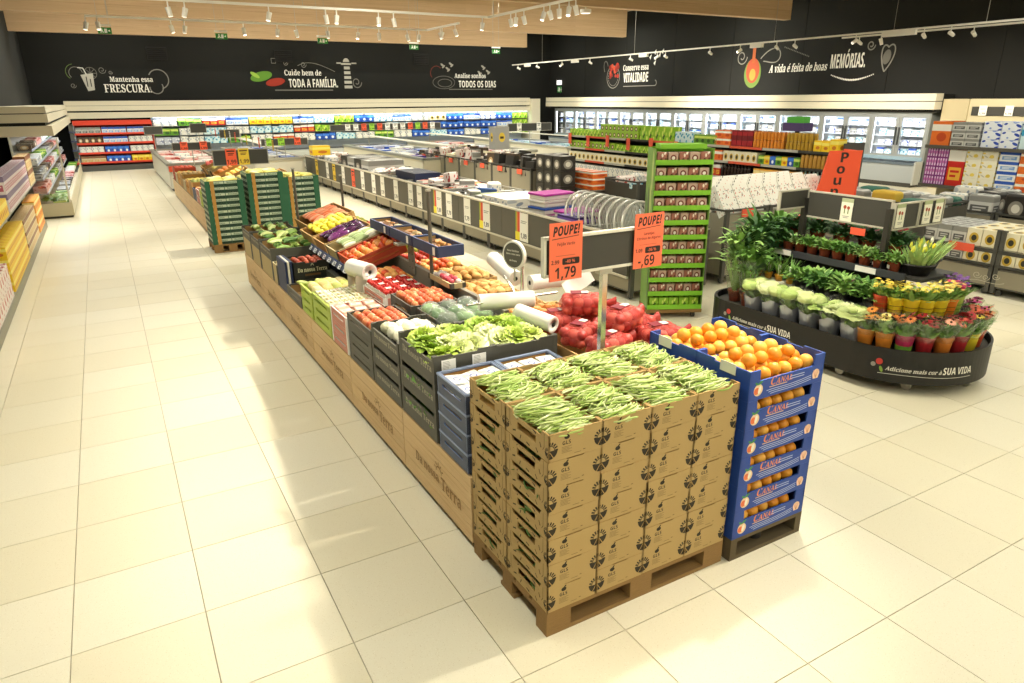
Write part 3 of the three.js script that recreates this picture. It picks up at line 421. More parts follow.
const mkWood = function woodCrate(w, h, d) { return { w, h, d, mat: M(0xc08a3e, 0.75), edge: M(0xd9a456, 0.75), side: slotSide(d, h, 1), front: slotSide(w, h, 1), corners: M(0xd9a456, 0.7) }; };
const mkRed = function redCrate(w, h, d) { return { w, h, d, mat: M(0xa23a1e, 0.7), edge: M(0xc2562e, 0.7), inner: M(0xb5713c, 0.8), side: slotSide(d, h, 1), front: slotSide(w, h, 2) }; };
const mkNavy = function navyCrate(w, h, d) { return { w, h, d, mat: M(0x2e3a5c, 0.55), edge: M(0x5a6a94, 0.5), inner: M(0x9a7a48, 0.85) }; };
const mkOlive = function oliveCarton(w, h, d) { return { w, h, d, mat: M(0xb9a678, 0.75), edge: M(0xd2c294, 0.75), corners: MT.crate }; };

// produce shapes, all about one unit across with the base at y = -0.5
const hash3 = (x, y, z) => { const s = Math.sin(x * 12.9898 + y * 78.233 + z * 37.719) * 43758.5453; return s - Math.floor(s); };
const vnoise = (x, y, z) => { const ix = Math.floor(x), iy = Math.floor(y), iz = Math.floor(z), f = (t) => t * t * (3 - 2 * t), u = f(x - ix), v = f(y - iy), w = f(z - iz), L = (a, b, t) => a + (b - a) * t; return L(L(L(hash3(ix, iy, iz), hash3(ix + 1, iy, iz), u), L(hash3(ix, iy + 1, iz), hash3(ix + 1, iy + 1, iz), u), v), L(L(hash3(ix, iy, iz + 1), hash3(ix + 1, iy, iz + 1), u), L(hash3(ix, iy + 1, iz + 1), hash3(ix + 1, iy + 1, iz + 1), u), v), w); };
function blob(detail, fn) { const g = mergeVertices(new THREE.IcosahedronGeometry(0.5, detail).deleteAttribute('uv').deleteAttribute('normal')); const p = g.attributes.position; for (let i = 0; i < p.count; i++) { const v = V3(p.getX(i), p.getY(i), p.getZ(i)); fn(v); p.setXYZ(i, v.x, v.y, v.z); } g.computeVertexNormals(); return g; }
const G = {
  potato: [1, 2, 3].map((s) => blob(3, (v) => { const n = 0.82 + 0.36 * vnoise(v.x * 3 + s * 9, v.y * 3, v.z * 3); v.multiplyScalar(n); v.x *= 1.3; v.y *= 0.85; })),
  round: orangeGeo,
  lettuce: [1, 2, 3].map((s) => {   // a rosette of ruffled leaves
    const gs = []; for (let i = 0; i < 22; i++) { const g = new THREE.PlaneGeometry(1, 1, 6, 4), p = g.attributes.position, ring = i / 22, L = 0.34 + 0.26 * ring, W = 0.3 + 0.16 * ring, tip = 0.12 + 1.25 * ring, ph = rr(0, 6); for (let k = 0; k < p.count; k++) { const u = p.getX(k), t = p.getY(k) + 0.5, w = W * (0.35 + 1.1 * Math.sin(Math.min(1, t * 0.95) * 2.2)), b = tip * (0.4 + 0.75 * t), ru = (Math.abs(u) * 2 * 0.5 + t * 0.5) ** 2 * 0.07 * Math.sin(u * 17 + t * 9 + ph); p.setXYZ(k, u * w, t * L * Math.cos(b) - 0.28 + ru * Math.sin(b), t * L * Math.sin(b) + 0.18 * (u * u) * 4 * -0.3 + ru * Math.cos(b) + 0.03); } g.rotateY(i * 2.4 + s); gs.push(g); } const m = mergeGeometries(gs); m.deleteAttribute('uv'); m.scale(1.15, 1.15, 1.15); m.computeVertexNormals(); return m; }),
  cabbage: [1, 2].map((s) => blob(5, (v) => { const a = Math.atan2(v.z, v.x); v.multiplyScalar(0.93 + 0.1 * Math.abs(Math.sin(a * 2.5 + v.y * 3 + s)) + 0.06 * vnoise(v.x * 9 + s, v.y * 9, v.z * 9)); v.y *= 0.88; })),
  cauli: [1, 2].map((s) => blob(5, (v) => { v.multiplyScalar(0.86 + 0.22 * vnoise(v.x * 11 + s * 3, v.y * 11, v.z * 11)); v.y *= 0.75; })),
  long: blob(3, (v) => { v.x *= 2.6; v.y *= 0.8; v.z *= 0.8; v.z += 0.12 * v.x * v.x; }),
  auber: blob(3, (v) => { const t = v.x + 0.5; v.x *= 2.2; v.y *= 0.55 + 0.5 * t; v.z *= 0.55 + 0.5 * t; }),
  pear: blob(3, (v) => { const t = v.y + 0.5; const q = 1.1 - 0.5 * t; v.x *= q; v.z *= q; v.y *= 1.2; }),
};
const calyx = (() => { const gs = []; for (let i = 0; i < 5; i++) { const s = new THREE.ConeGeometry(0.05, 0.26, 4); s.rotateZ(-PI / 2 + 0.35).translate(0.13, 0.44, 0).rotateY(i * PI * 0.4); gs.push(s); } return mergeGeometries(gs); })();
// fill a rectangle with produce: nx by nz spots, each a thing
function fill(name, label, cat, group, geos, mats, x0, x1, z0, z1, y, size, nx, nz, o = {}) {
  const list = [].concat(geos), ms = [].concat(mats); let n = 0;
  for (let i = 0; i < nx; i++) for (let j = 0; j < nz; j++) {
    const u = (i + 0.5) / nx, v = (j + 0.5) / nz, hump = (o.hump ?? 0.02) * (1 - (2 * u - 1) ** 2) * (1 - (2 * v - 1) ** 2);
    const x = x0 + (x1 - x0) * u + rr(-1, 1) * (o.jit ?? 0.006), z = z1 + (z0 - z1) * v + rr(-1, 1) * (o.jit ?? 0.006);
    const tl = o.tilt ? (x - o.tilt[0]) * o.tilt[1] : 0;
    const m = mesh(scene, name, pick(list), pick(ms), x, y + hump + tl + rr(0, o.dy ?? 0.01), z);
    m.rotation.set(rr(-1, 1) * (o.tip ?? 0.4), o.turn !== undefined ? o.turn + rr(-0.15, 0.15) : rr(0, 6.28), rr(-1, 1) * (o.tip ?? 0.4) + (o.tilt ? Math.atan(o.tilt[1]) : 0));
    m.scale.setScalar(size * rr(0.9, 1.1)); tag(m, label, cat, group); n++;
    if (o.calyx) mesh(m, 'calyx', calyx, M(0x4d7a2c, 0.6));
  }
}
const ds = (c, r = 0.5) => new THREE.MeshStandardMaterial({ color: c, roughness: r, side: THREE.DoubleSide });
const lf = [0xb5cc52, 0xcfdd7c, 0x9fbd44, 0xe2eaa8].map((c) => ds(c)), whites = [0xf0eccf, 0xe9e3bd, 0xf6f2dd].map((c) => M(c, 0.6)), tom = [0xdb7444, 0xd0623a, 0xe28a58].map((c) => M(c, 0.32)), pots = [0xc89a56, 0xb98746, 0xd6ac6a].map((c) => M(c, 0.7));

// R1 mushrooms in slate blue crates
let top;
stack('mushroom_crate', 'slate blue crate of mushroom tubs beside the bean cartons, left stack', 0.0, 0.38, -0.85, -1.25, onB, 4, 0.125, mkSlate, 'mushroom crates');
top = stack('mushroom_crate', 'slate blue crate of mushroom tubs behind the bean cartons, right stack', 0.39, 0.79, -0.85, -1.25, onB, 4, 0.125, mkSlate, 'mushroom crates');
{
  const lid = tex(128, 96, (g) => { g.fillStyle = '#f0efe8'; g.fillRect(0, 0, 128, 96); for (let i = 0; i < 24; i++) { g.fillStyle = pick(['rgba(216,208,188,.7)', 'rgba(255,255,255,.8)']); g.beginPath(); g.arc(rnd() * 128, rnd() * 96, rr(6, 14), 0, 7); g.fill(); } g.strokeStyle = '#4a6ab8'; g.lineWidth = 7; g.beginPath(); g.ellipse(64, 48, 24, 14, 0, 0, 7); g.stroke(); });
  const tub = proto((g) => { mesh(g, 'tray', softBox(0.11, 0.06, 0.15, 0.012), MT.white, 0, 0.03, 0); mesh(g, 'printed_film', softBox(0.108, 0.014, 0.148, 0.006), texMat(lid, 0.3), 0, 0.064, 0); });
  for (const [x0, w] of [[0.07, 'left'], [0.47, 'right']]) for (let i = 0; i < 3; i++) for (let j = 0; j < 2; j++) put(tub, 'mushroom_tub', 'white tub of mushrooms with blue print in the ' + w + ' slate blue crate', 'tub', x0 + i * 0.12, 0.915, -0.95 - j * 0.17, rr(-0.15, 0.15), 'mushroom tubs').rotation.z = rr(-0.15, 0.15);
}
// lettuces
top = stack('lettuce_crate', 'black crate of curly lettuce at the near left bench corner', 0.0, 0.44, -1.29, -1.88, onB, 3, 0.193, mkBlack, 'lettuce crates');
fill('lettuce', 'curly light green lettuce in the left black crate', 'lettuce', 'lettuces in the left crate', G.lettuce, lf, 0.06, 0.38, -1.36, -1.82, 1.06, 0.17, 3, 4, { hump: 0.02, tip: 0.3 });
top = stack('lettuce_crate', 'black crate of round lettuces right of the corner crate', 0.455, 0.925, -1.33, -1.93, onB, 3, 0.185, mkBlack, 'lettuce crates');
fill('lettuce', 'round pale green lettuce head in the right black crate', 'lettuce', 'lettuces in the right crate', G.lettuce, lf, 0.53, 0.85, -1.42, -1.86, 1.04, 0.17, 3, 4, { hump: 0.04, tip: 0.3 });
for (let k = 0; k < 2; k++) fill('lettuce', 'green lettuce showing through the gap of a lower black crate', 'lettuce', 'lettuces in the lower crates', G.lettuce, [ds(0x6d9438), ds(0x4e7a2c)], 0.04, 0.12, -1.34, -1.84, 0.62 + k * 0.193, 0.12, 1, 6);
{ const note = tex(128, 96, (g) => { g.fillStyle = '#f2f1ea'; g.fillRect(0, 0, 128, 96); g.fillStyle = '#9b9a92'; for (let i = 0; i < 6; i++) g.fillRect(12, 14 + i * 12, rr(50, 104), 4); }); const nm = texMat(note, 0.6); [[0.1, 'left'], [0.31, 'right']].forEach(([x, l]) => { const t = mesh(scene, 'product_note', new THREE.BoxGeometry(0.095, 0.075, 0.003), nm, x, 1.01, -1.288); tag(t, 'white printed note on the front of the corner lettuce crate, ' + l + ' one', 'note'); }); }
// cauliflower, tomatoes, packs, green crates
stack('cauliflower_crate', 'black crate of cauliflowers behind the corner lettuce crate', 0.0, 0.44, -1.9, -2.47, onB, 3, 0.16, mkBlack, 'cauliflower crates');
fill('cauliflower', 'cream white cauliflower in the black crate', 'cauliflower', 'cauliflowers', G.cauli, whites, 0.06, 0.38, -1.97, -2.41, 0.93, 0.13, 3, 4, { hump: 0.02 });
stack('tomato_crate', 'dark crate of loose round tomatoes on the bench edge', 0.0, 0.42, -2.49, -3.09, onB, 4, 0.1, mkPlain, 'tomato crates');
fill('tomato', 'round orange red tomato in the crate on the bench edge', 'tomato', 'loose tomatoes', G.round, tom, 0.04, 0.39, -2.52, -3.06, 0.87, 0.072, 5, 7, { calyx: 0, hump: 0.015 });
stack('packed_vegetable_crate', 'rose crate with white corners holding wrapped packs', 0.0, 0.42, -3.13, -3.61, onB, 3, 0.11, mkRose, 'rose crates');
{ const pt = tex(64, 64, (g) => { g.fillStyle = '#d8a48c'; g.fillRect(0, 0, 64, 64); g.fillStyle = '#f2eee4'; g.fillRect(8, 20, 48, 22); g.fillStyle = '#c2563c'; g.fillRect(12, 26, 22, 8); }), pm = texMat(pt, 0.3); for (let i = 0; i < 3; i++) for (let j = 0; j < 3; j++) { const m = mesh(scene, 'wrapped_pack', softBox(0.115, 0.06, 0.13, 0.012), pm, 0.08 + i * 0.13, 0.8, -3.21 - j * 0.155, 0.05, rr(-0.2, 0.2), 0); tag(m, 'film wrapped pink pack with white label in the rose crate', 'pack', 'packs in the rose crate'); } }
stack('green_crate', 'lime green slatted crate of wrapped vegetables on the bench edge', 0.0, 0.46, -3.64, -4.25, onB, 1, 0.3, mkGreen, 'lime crates');
{ const vt = tex(64, 64, (g) => { g.fillStyle = '#c9c79a'; g.fillRect(0, 0, 64, 64); for (let i = 0; i < 16; i++) { g.fillStyle = pick(['#8d7a52', '#e8e6c8', '#b0a06c', '#93a052']); g.fillRect(rnd() * 64, 0, rr(2, 6), 64); } g.fillStyle = '#f2efe2'; g.fillRect(0, 26, 64, 12); g.fillStyle = '#c05a3a'; g.fillRect(24, 28, 16, 8); }), vm = texMat(vt, 0.3); for (let i = 0; i < 3; i++) for (let j = 0; j < 5; j++) { const m = mesh(scene, 'wrapped_pack', softBox(0.135, 0.05, 0.11, 0.015), vm, 0.09 + i * 0.14, 0.785, -3.7 - j * 0.12, rr(-0.1, 0.1), rr(-0.15, 0.15), rr(-0.1, 0.1)); tag(m, 'film wrapped pale vegetable bundle in the lime green crate', 'pack', 'packs in the lime crate'); } }
stack('green_crate', 'lime green crate of pale turnips behind the other lime crate', 0.0, 0.46, -4.28, -4.72, onB, 1, 0.28, mkGreen, 'lime crates');
fill('turnip', 'pale cream turnip in the lime green crate', 'turnip', 'turnips', G.potato, [M(0xe3d49a, 0.6), M(0xd8c47e, 0.6), M(0xc9cf72, 0.6)], 0.05, 0.42, -4.32, -4.68, 0.76, 0.11, 4, 4);
stack('vegetable_crate', 'low black crate under the lettered black carton', 0.0, 0.5, -4.75, -5.4, onB, 1, 0.12, mkPlain);
fill('squash', 'pale green squash in the low black crate', 'squash', 'squashes', G.long, [M(0xb7c06a, 0.5), M(0x93a848, 0.5)], 0.08, 0.44, -4.8, -5.36, 0.62, 0.07, 2, 6, { turn: 0.2 });
stack('vegetable_crate', 'black crate supporting the lettered black carton', 0.1, 0.5, -5.42, -5.82, onB, 1, 0.14, mkPlain);
{ // the lettered carton
  const t = dntTex('#22211b', '#d8d2ae'); t.repeat.set(1 / 0.4, 1 / 0.2); const p = crateProto({ w: 0.4, h: 0.2, d: 0.4, mat: M(0x22211b, 0.6), frontMat: texMat(t, 0.6), inner: M(0x7d5c36, 0.85), front: { o: [[0, 0], [0.4, 0], [0.4, 0.2], [0.27, 0.2], [0.26, 0.18], [0.14, 0.18], [0.13, 0.2], [0, 0.2]], holes: [[0.12, 0.3, 0.035, 0.06]] } });
  put(p, 'lettered_carton', 'black carton with pale lettering on its front holding red produce', 'carton', 0.3, 0.641, -5.62);
  fill('tomato', 'dull red tomato inside the lettered black carton', 'tomato', 'tomatoes in the lettered carton', G.round, [M(0xb5502c, 0.45), M(0xa03c22, 0.45)], 0.14, 0.46, -5.46, -5.78, 0.8, 0.07, 4, 4);
}
{ const t = thing('folded_crates', 'upright bundle of folded blue crates on the bench edge', 'crate', 0.045, onB, -5.62); for (let i = 0; i < 3; i++) bx(t, 'crate_side', i === 1 ? MT.offwhite : MT.navy, -0.028 + i * 0.028, 0.18, 0, 0.022, 0.36, 0.42); }
stack('leaf_crate', 'navy blue crate of leafy greens right of the lettered carton', 0.53, 0.88, -5.25, -5.75, 0.72, 1, 0.13, mkNavy);
fill('leafy_green', 'leafy green vegetable in the navy blue crate', 'greens', 'greens in the navy crate', G.lettuce, [ds(0x8fae4a), ds(0x6b9238), ds(0xb9cc6c)], 0.57, 0.84, -5.3, -5.7, 0.84, 0.12, 3, 4);
stack('carton_box', 'beige carton on the bench edge before the cucumber crates', 0.0, 0.44, -5.86, -6.11, onB, 1, 0.24, mkOlive);
fill('leafy_green', 'bunched greens in the beige carton', 'greens', 'greens in the beige carton', G.lettuce, [ds(0xc2cc7a), ds(0xe0ddb0)], 0.05, 0.4, -5.9, -6.08, 0.71, 0.11, 4, 2);
[[-6.13, -6.83, 'nearest'], [-6.86, -7.46, 'middle'], [-7.49, -8.09, 'farthest']].forEach(([a, b, l], i) => {
  stack('carton_box', 'beige carton supporting the ' + l + ' black crate of greens', 0.0, 0.62, a, b, onB, 1, 0.235, mkOlive);
  stack('cucumber_crate', 'black crate of green cucumbers and courgettes at the far bench end, ' + l + ' one', 0.0, 0.65, a, b, 0.735, 1, 0.15, mkBlack, 'crates of greens');
  fill('courgette', 'green courgette in the ' + l + ' black crate at the far bench end', 'courgette', 'courgettes in the ' + l + ' crate', [G.long, G.long, G.lettuce[0], G.lettuce[1]], [ds(0x7a9c44), ds(0xa9bf62), ds(0x557f34), ds(0xcbd88c)], 0.08, 0.57, a - 0.05, b + 0.05, 0.86, 0.08, 3, 8, { turn: 0.3 + i * 0.4, hump: 0.03, tip: 0.2 });
});
// second row
stack('salad_crate', 'dark crate of film wrapped broccoli in the middle of the bench', 0.49, 0.98, -2.25, -2.78, 0.8, 1, 0.14, mkPlain);
{ const g0 = blob(4, (v) => { v.multiplyScalar(0.85 + 0.3 * vnoise(v.x * 9, v.y * 9, v.z * 9)); v.y *= 0.7; }); for (let i = 0; i < 3; i++) for (let j = 0; j < 3; j++) { const t = thing('wrapped_broccoli', 'film wrapped broccoli head in the dark crate', 'broccoli', 0.57 + i * 0.16, 0.93, -2.34 - j * 0.165, rr(0, 6), 'wrapped broccoli'); const m = mesh(t, 'head', g0, pick([M(0x5f7f4a, 0.7), M(0x86a56c, 0.7), M(0x4c5a40, 0.7)])); m.scale.setScalar(0.15); const f = mesh(t, 'film', G.cabbage[0], MT.film); f.scale.setScalar(0.165); } }
stack('vine_tomato_crate', 'dark crate of vine tomatoes in the middle of the bench', 0.46, 0.9, -2.82, -3.3, 0.8, 1, 0.14, mkPlain);
fill('tomato', 'red tomato on the vine in the middle dark crate', 'tomato', 'vine tomatoes', G.round, tom, 0.5, 0.87, -2.86, -3.27, 0.925, 0.07, 6, 6, { calyx: 1, hump: 0.025, tip: 0.6 });
{ const bt = tex(64, 64, (g) => { g.fillStyle = '#b3201c'; g.fillRect(0, 0, 64, 64); for (let i = 0; i < 60; i++) { g.fillStyle = pick(['#d63a30', '#8c1614', '#e2574a']); g.beginPath(); g.arc(rnd() * 64, rnd() * 64, rr(3, 7), 0, 7); g.fill(); } }), bm = texMat(bt, 0.25), red = M(0xc92a22, 0.35);
  const p = proto((g) => { bx(g, 'tray', M(0xd9d4c6, 0.4), 0, 0.012, 0, 0.125, 0.024, 0.17); for (let i = 0; i < 3; i++) for (let j = 0; j < 4; j++) { const m = mesh(g, 'berry', G.pear, red, -0.038 + i * 0.038, 0.045 + rr(0, 0.01), -0.056 + j * 0.038, rr(-1, 1), 0, rr(-1, 1)); m.scale.setScalar(0.04); } bx(g, 'label', MT.white, 0, 0.071, 0, 0.05, 0.003, 0.05); });
  for (let i = 0; i < 3; i++) for (let j = 0; j < 3; j++) put(p, 'strawberry_punnet', 'small punnet of red strawberries in the middle of the bench', 'punnet', 0.5 + i * 0.14, 0.88, -3.45 - j * 0.185, rr(-0.1, 0.1), 'strawberry punnets'); }
stack('punnet_tray', 'white carton tray holding the strawberry punnets', 0.42, 0.86, -3.36, -3.95, 0.8, 1, 0.08, mkRose);
// tilted crates on the far half
function tilted(name, label, z0, z1, mk, x0 = 0.52, y0 = 0.86, len = 0.6, ang = 0.3) {
  const d = z0 - z1, p = crateProto(mk(len, 0.15, d - 0.01)), o = put(p, name, label, 'crate', x0 + Math.cos(ang) * len / 2, y0 + Math.sin(ang) * len / 2, (z0 + z1) / 2); o.rotation.set(0, 0, ang); return o;
}
tilted('pepper_crate', 'brick red carton of orange peppers tilted towards the aisle', -4.45, -4.95, mkRed);
fill('pepper', 'orange red pepper in the tilted brick red carton', 'pepper', 'peppers', G.pear, [M(0xe2702e, 0.35), M(0xd2481e, 0.35), M(0xe89a4a, 0.35)], 0.5, 0.98, -4.5, -4.9, 0.965, 0.085, 6, 5, { tilt: [0.5, 0.31], tip: 0.8 });
tilted('leek_crate', 'tilted crate of white leeks beyond the brick red carton', -4.99, -5.42, mkOlive);
fill('leek', 'white and green leek in the tilted crate', 'leek', 'leeks', G.long, [M(0xe9e6d2, 0.5), M(0x9fb27a, 0.5), M(0xcdd3a8, 0.5)], 0.6, 0.98, -5.03, -5.39, 1.0, 0.062, 3, 9, { tilt: [0.5, 0.31], turn: 0, tip: 0.1 });
tilted('aubergine_crate', 'tilted crate of purple aubergines', -5.46, -5.96, mkBrown);
fill('aubergine', 'glossy purple aubergine in the tilted crate', 'aubergine', 'aubergines', G.auber, [M(0x4a1c48, 0.2), M(0x6a2c66, 0.2), M(0x2e1030, 0.2)], 0.58, 0.98, -5.5, -5.92, 1.0, 0.08, 4, 7, { tilt: [0.5, 0.31], turn: 0.2, tip: 0.2 });
tilted('lemon_crate', 'tilted crate of yellow lemons', -6.0, -6.6, mkBrown);
fill('lemon', 'bright yellow lemon in the tilted crate', 'lemon', 'lemons', G.potato, [M(0xecd832, 0.4), M(0xf2e35a, 0.4)], 0.56, 1.0, -6.04, -6.56, 1.0, 0.085, 6, 6, { tilt: [0.5, 0.31] });
tilted('carrot_crate', 'tilted crate of orange carrots at the far end of the bench', -6.65, -7.6, mkBrown, 0.68, 0.85);
fill('carrot', 'orange carrot in the tilted far crate', 'carrot', 'carrots', G.auber, [M(0xe0703a, 0.5), M(0xd8835a, 0.5), M(0xe2a078, 0.5)], 0.76, 1.14, -6.7, -7.55, 0.98, 0.08, 3, 16, { tilt: [0.68, 0.31], turn: 0, tip: 0.15 });
{ // price tags along the sloped rail
  const pt = tex(64, 48, (g) => { g.fillStyle = '#f1f2f4'; g.fillRect(0, 0, 64, 48); g.fillStyle = '#3a4a86'; g.fillRect(0, 0, 64, 12); g.fillStyle = '#55586a'; g.fillRect(8, 20, 34, 5); g.fillRect(30, 30, 26, 10); }), pm = texMat(pt, 0.5);
  const rail = thing('price_rail', 'blue grey price rail sloping before the tilted crates', 'rail', 0.5, 0.86, -5.3); bx(rail, 'profile', M(0x5d6880, 0.5), 0, 0, 0, 0.02, 0.08, 1.9, 0, 0, -0.6);
  for (let i = 0; i < 9; i++) { const m = mesh(scene, 'price_tag', new THREE.BoxGeometry(0.003, 0.07, 0.1), pm, 0.478, 0.865, -4.5 - i * 0.2, 0, 0, -0.6); m.scale.z = i % 3 === 2 ? 0.8 : 1; tag(m, 'white price tag with blue band on the sloping rail', 'price tag', 'price tags on the sloping rail'); }
}
// right side of the bench
stack('potato_crate', 'brown crate of yellow potatoes on the right side of the bench, nearer one', 1.08, 1.62, -3.0, -3.5, 0.72, 1, 0.15, mkBrown);
fill('potato', 'washed yellow potato in the nearer brown crate', 'potato', 'potatoes nearer', G.potato, pots, 1.12, 1.58, -3.04, -3.46, 0.86, 0.085, 5, 5, { hump: 0.03 });
stack('potato_crate', 'brown crate of yellow potatoes on the right side of the bench, farther one', 1.08, 1.66, -3.53, -4.03, 0.72, 1, 0.17, mkBrown);
fill('potato', 'washed yellow potato in the farther brown crate', 'potato', 'potatoes farther', G.potato, pots, 1.12, 1.62, -3.57, -3.99, 0.88, 0.085, 5, 5, { hump: 0.04 });
stack('radish_crate', 'pale crate of radish packs by the thin post', 0.91, 1.06, -3.0, -3.5, 0.98, 1, 0.05, mkOlive);
fill('radish', 'pink radish in the pale crate', 'radish', 'radishes', G.round, [M(0xc84a5a, 0.4), M(0xe9dcd6, 0.5)], 0.93, 1.04, -3.04, -3.46, 1.02, 0.05, 2, 6);
stack('apple_crate', 'orange wooden crate of net bags behind the perforated bracket, left one', 0.56, 0.96, -4.0, -4.42, 0.74, 1, 0.14, mkWood);
fill('apple', 'orange red apple in the left wooden crate', 'apple', 'apples left', G.round, [M(0xe28a3a, 0.4), M(0xd65a2c, 0.4), M(0xedb060, 0.4)], 0.6, 0.92, -4.04, -4.38, 0.885, 0.08, 4, 4);
stack('apple_crate', 'orange wooden crate of net bags behind the perforated bracket, right one', 1.08, 1.6, -4.06, -4.5, 0.72, 1, 0.17, mkWood);
fill('apple', 'orange red apple in the right wooden crate', 'apple', 'apples right', G.round, [M(0xe28a3a, 0.4), M(0xd65a2c, 0.4), M(0xedb060, 0.4)], 1.12, 1.56, -4.1, -4.46, 0.9, 0.08, 5, 4);
for (let k = 0; k < 6; k++) { const z0 = -4.55 - k * 0.56, lab = ['nearest', 'second', 'third', 'fourth', 'fifth', 'last'][k]; stack('fruit_crate', 'brown fruit crate on the hidden right side of the bench, ' + lab, 1.1, 1.7, z0, z0 - 0.52, 0.72, 1, 0.15, k % 2 ? mkBrown : mkWood); fill('apple', 'apple in the ' + lab + ' right hand crate', 'apple', 'apples far ' + k, G.round, k % 2 ? [M(0xb9c04a, 0.4)] : [M(0xc03a2a, 0.4)], 1.15, 1.65, z0 - 0.05, z0 - 0.47, 0.87, 0.085, 4, 4); }
stack('onion_crate', 'brown carton of yellow onions behind the red onion bags', 1.05, 1.62, -2.0, -2.42, 0.72, 1, 0.2, mkBrown);
fill('onion', 'yellow onion in the brown carton', 'onion', 'yellow onions', G.round, [M(0xd9964e, 0.5), M(0xc97e38, 0.5)], 1.1, 1.57, -2.04, -2.38, 0.9, 0.08, 5, 4);
stack('potato_crate', 'brown crate of earthy potatoes behind the bag rolls', 1.08, 1.62, -2.45, -2.95, 0.72, 1, 0.15, mkBrown);
fill('potato', 'earthy brown potato behind the bag rolls', 'potato', 'earthy potatoes', G.potato, [M(0xa9763c, 0.8), M(0x8f6430, 0.8)], 1.12, 1.58, -2.5, -2.9, 0.86, 0.085, 5, 5);
// net bags of red onions
stack('onion_bag_crate', 'large brown carton under the red onion bags', 0.97, 1.78, -0.9, -1.95, onB, 1, 0.45, mkBrown);
{
  const redM = [0xc2463a, 0xcf5c48, 0xb23a32, 0xd8745c].map((c) => M(c, 0.4)), label = M(0x7a1626, 0.5);
  const netTex = tex(128, 128, (g) => { g.clearRect(0, 0, 128, 128); g.strokeStyle = '#c8453c'; g.lineWidth = 2.6; for (let i = -8; i < 9; i++) { g.beginPath(); g.moveTo(i * 16, 0); g.lineTo(i * 16 + 128, 128); g.stroke(); g.beginPath(); g.moveTo(i * 16 + 128, 0); g.lineTo(i * 16, 128); g.stroke(); } }); netTex.repeat.set(9, 9);
  const netMat = decalMat(netTex, 0.6);
  const bag = proto((g) => {
    const pts = []; for (let i = 0; i < 4; i++) for (let j = 0; j < 3; j++) for (let k = 0; k < 2; k++) pts.push([-0.105 + i * 0.07 + rr(-1, 1) * 0.008, 0.035 + k * 0.055, -0.06 + j * 0.06 + rr(-1, 1) * 0.008]);
    for (const [x, y, z] of pts) { const m = mesh(g, 'onion', orangeGeo, pick(redM), x, y, z); m.scale.setScalar(0.08 * rr(0.9, 1.12)); }
    const s = new THREE.SphereGeometry(1, 24, 16); s.scale(0.168, 0.088, 0.122).translate(0, 0.066, 0); mesh(g, 'net', s, netMat);
    const e = mesh(g, 'gathered_end', new THREE.ConeGeometry(0.05, 0.1, 10), redM[2], 0.2, 0.066, 0, 0, 0, PI / 2); e.scale.z = 0.6;
    bx(g, 'label', label, -0.02, 0.152, 0, 0.12, 0.004, 0.085); bx(g, 'label', MT.white, 0.02, 0.156, 0.01, 0.05, 0.003, 0.05);
  });
  [[1.16, 0.95, -1.08, 0.2, 'front left'], [1.57, 0.95, -1.05, -0.1, 'front right'], [1.13, 0.95, -1.36, 0.5, 'middle left'], [1.57, 0.95, -1.33, 0.1, 'middle right'], [1.16, 0.95, -1.68, -0.2, 'rear left'], [1.58, 0.95, -1.68, 2.8, 'rear right'], [1.35, 1.07, -1.2, 0.3, 'upper front'], [1.32, 1.07, -1.62, -0.5, 'upper rear, highest of the heap']].forEach(([x, y, z, a, l]) => put(bag, 'onion_bag', 'red net bag of onions, ' + l, 'net bag', x, y, z, a, 'red onion bags'));
}
// ---------- signs, posts and bag rolls on the bench ----------
function priceCard(lines, old, off, price) {
  return tex(256, 384, (g, w, h) => {
    g.fillStyle = '#f0704c'; g.fillRect(0, 0, w, h); g.save(); g.translate(22, 86); g.rotate(-0.04); g.transform(1, 0, -0.18, 1, 0, 0); g.font = 'bold 84px sans-serif'; g.scale(208 / g.measureText('POUPE!').width, 1); g.fillStyle = '#1b120e'; g.fillText('POUPE!', 0, 0); g.lineWidth = 3; g.strokeStyle = '#1b120e'; g.strokeText('POUPE!', 0, 0); g.restore();
    g.strokeStyle = '#1b120e'; g.lineWidth = 4; g.beginPath(); g.moveTo(18, 106); g.lineTo(228, 92); g.stroke();
    g.fillStyle = '#5a1c10'; g.font = 'bold 26px sans-serif'; lines.forEach((s, i) => { g.save(); g.translate(w / 2, 150 + i * 32); g.scale(0.9, 1); g.textAlign = 'center'; g.fillText(s, 0, 0); g.restore(); });
    g.fillStyle = 'rgba(90,28,16,.5)'; g.fillRect(50, 216, 150, 3);
    g.fillStyle = '#3a130a'; g.font = 'bold 36px sans-serif'; g.save(); g.translate(14, 270); g.scale(0.9, 1); g.fillText(old, 0, 0); g.restore(); g.fillStyle = '#1b120e'; g.beginPath(); g.roundRect(100, 236, 136, 44, 10); g.fill(); g.fillStyle = '#f0704c'; g.font = 'bold 30px sans-serif'; g.fillText(off, 124, 269);
    g.fillStyle = '#1b120e'; g.font = 'bold 108px sans-serif'; g.save(); g.translate(40, 368); g.scale(0.82, 0.95); g.fillText(price, 0, 0); g.restore();
  });
}
function headerBoard(o, w, h, face = MT.board, fr = MT.offwhite) {   // framed board in the xy plane, centred
  bx(o, 'board', face, 0, 0, 0, w - 0.02, h - 0.02, 0.02); for (const s of [-1, 1]) { bx(o, 'frame', fr, 0, s * (h / 2 - 0.008), 0, w, 0.016, 0.035); bx(o, 'frame', fr, s * (w / 2 - 0.008), 0, 0, 0.016, h, 0.035); }
}
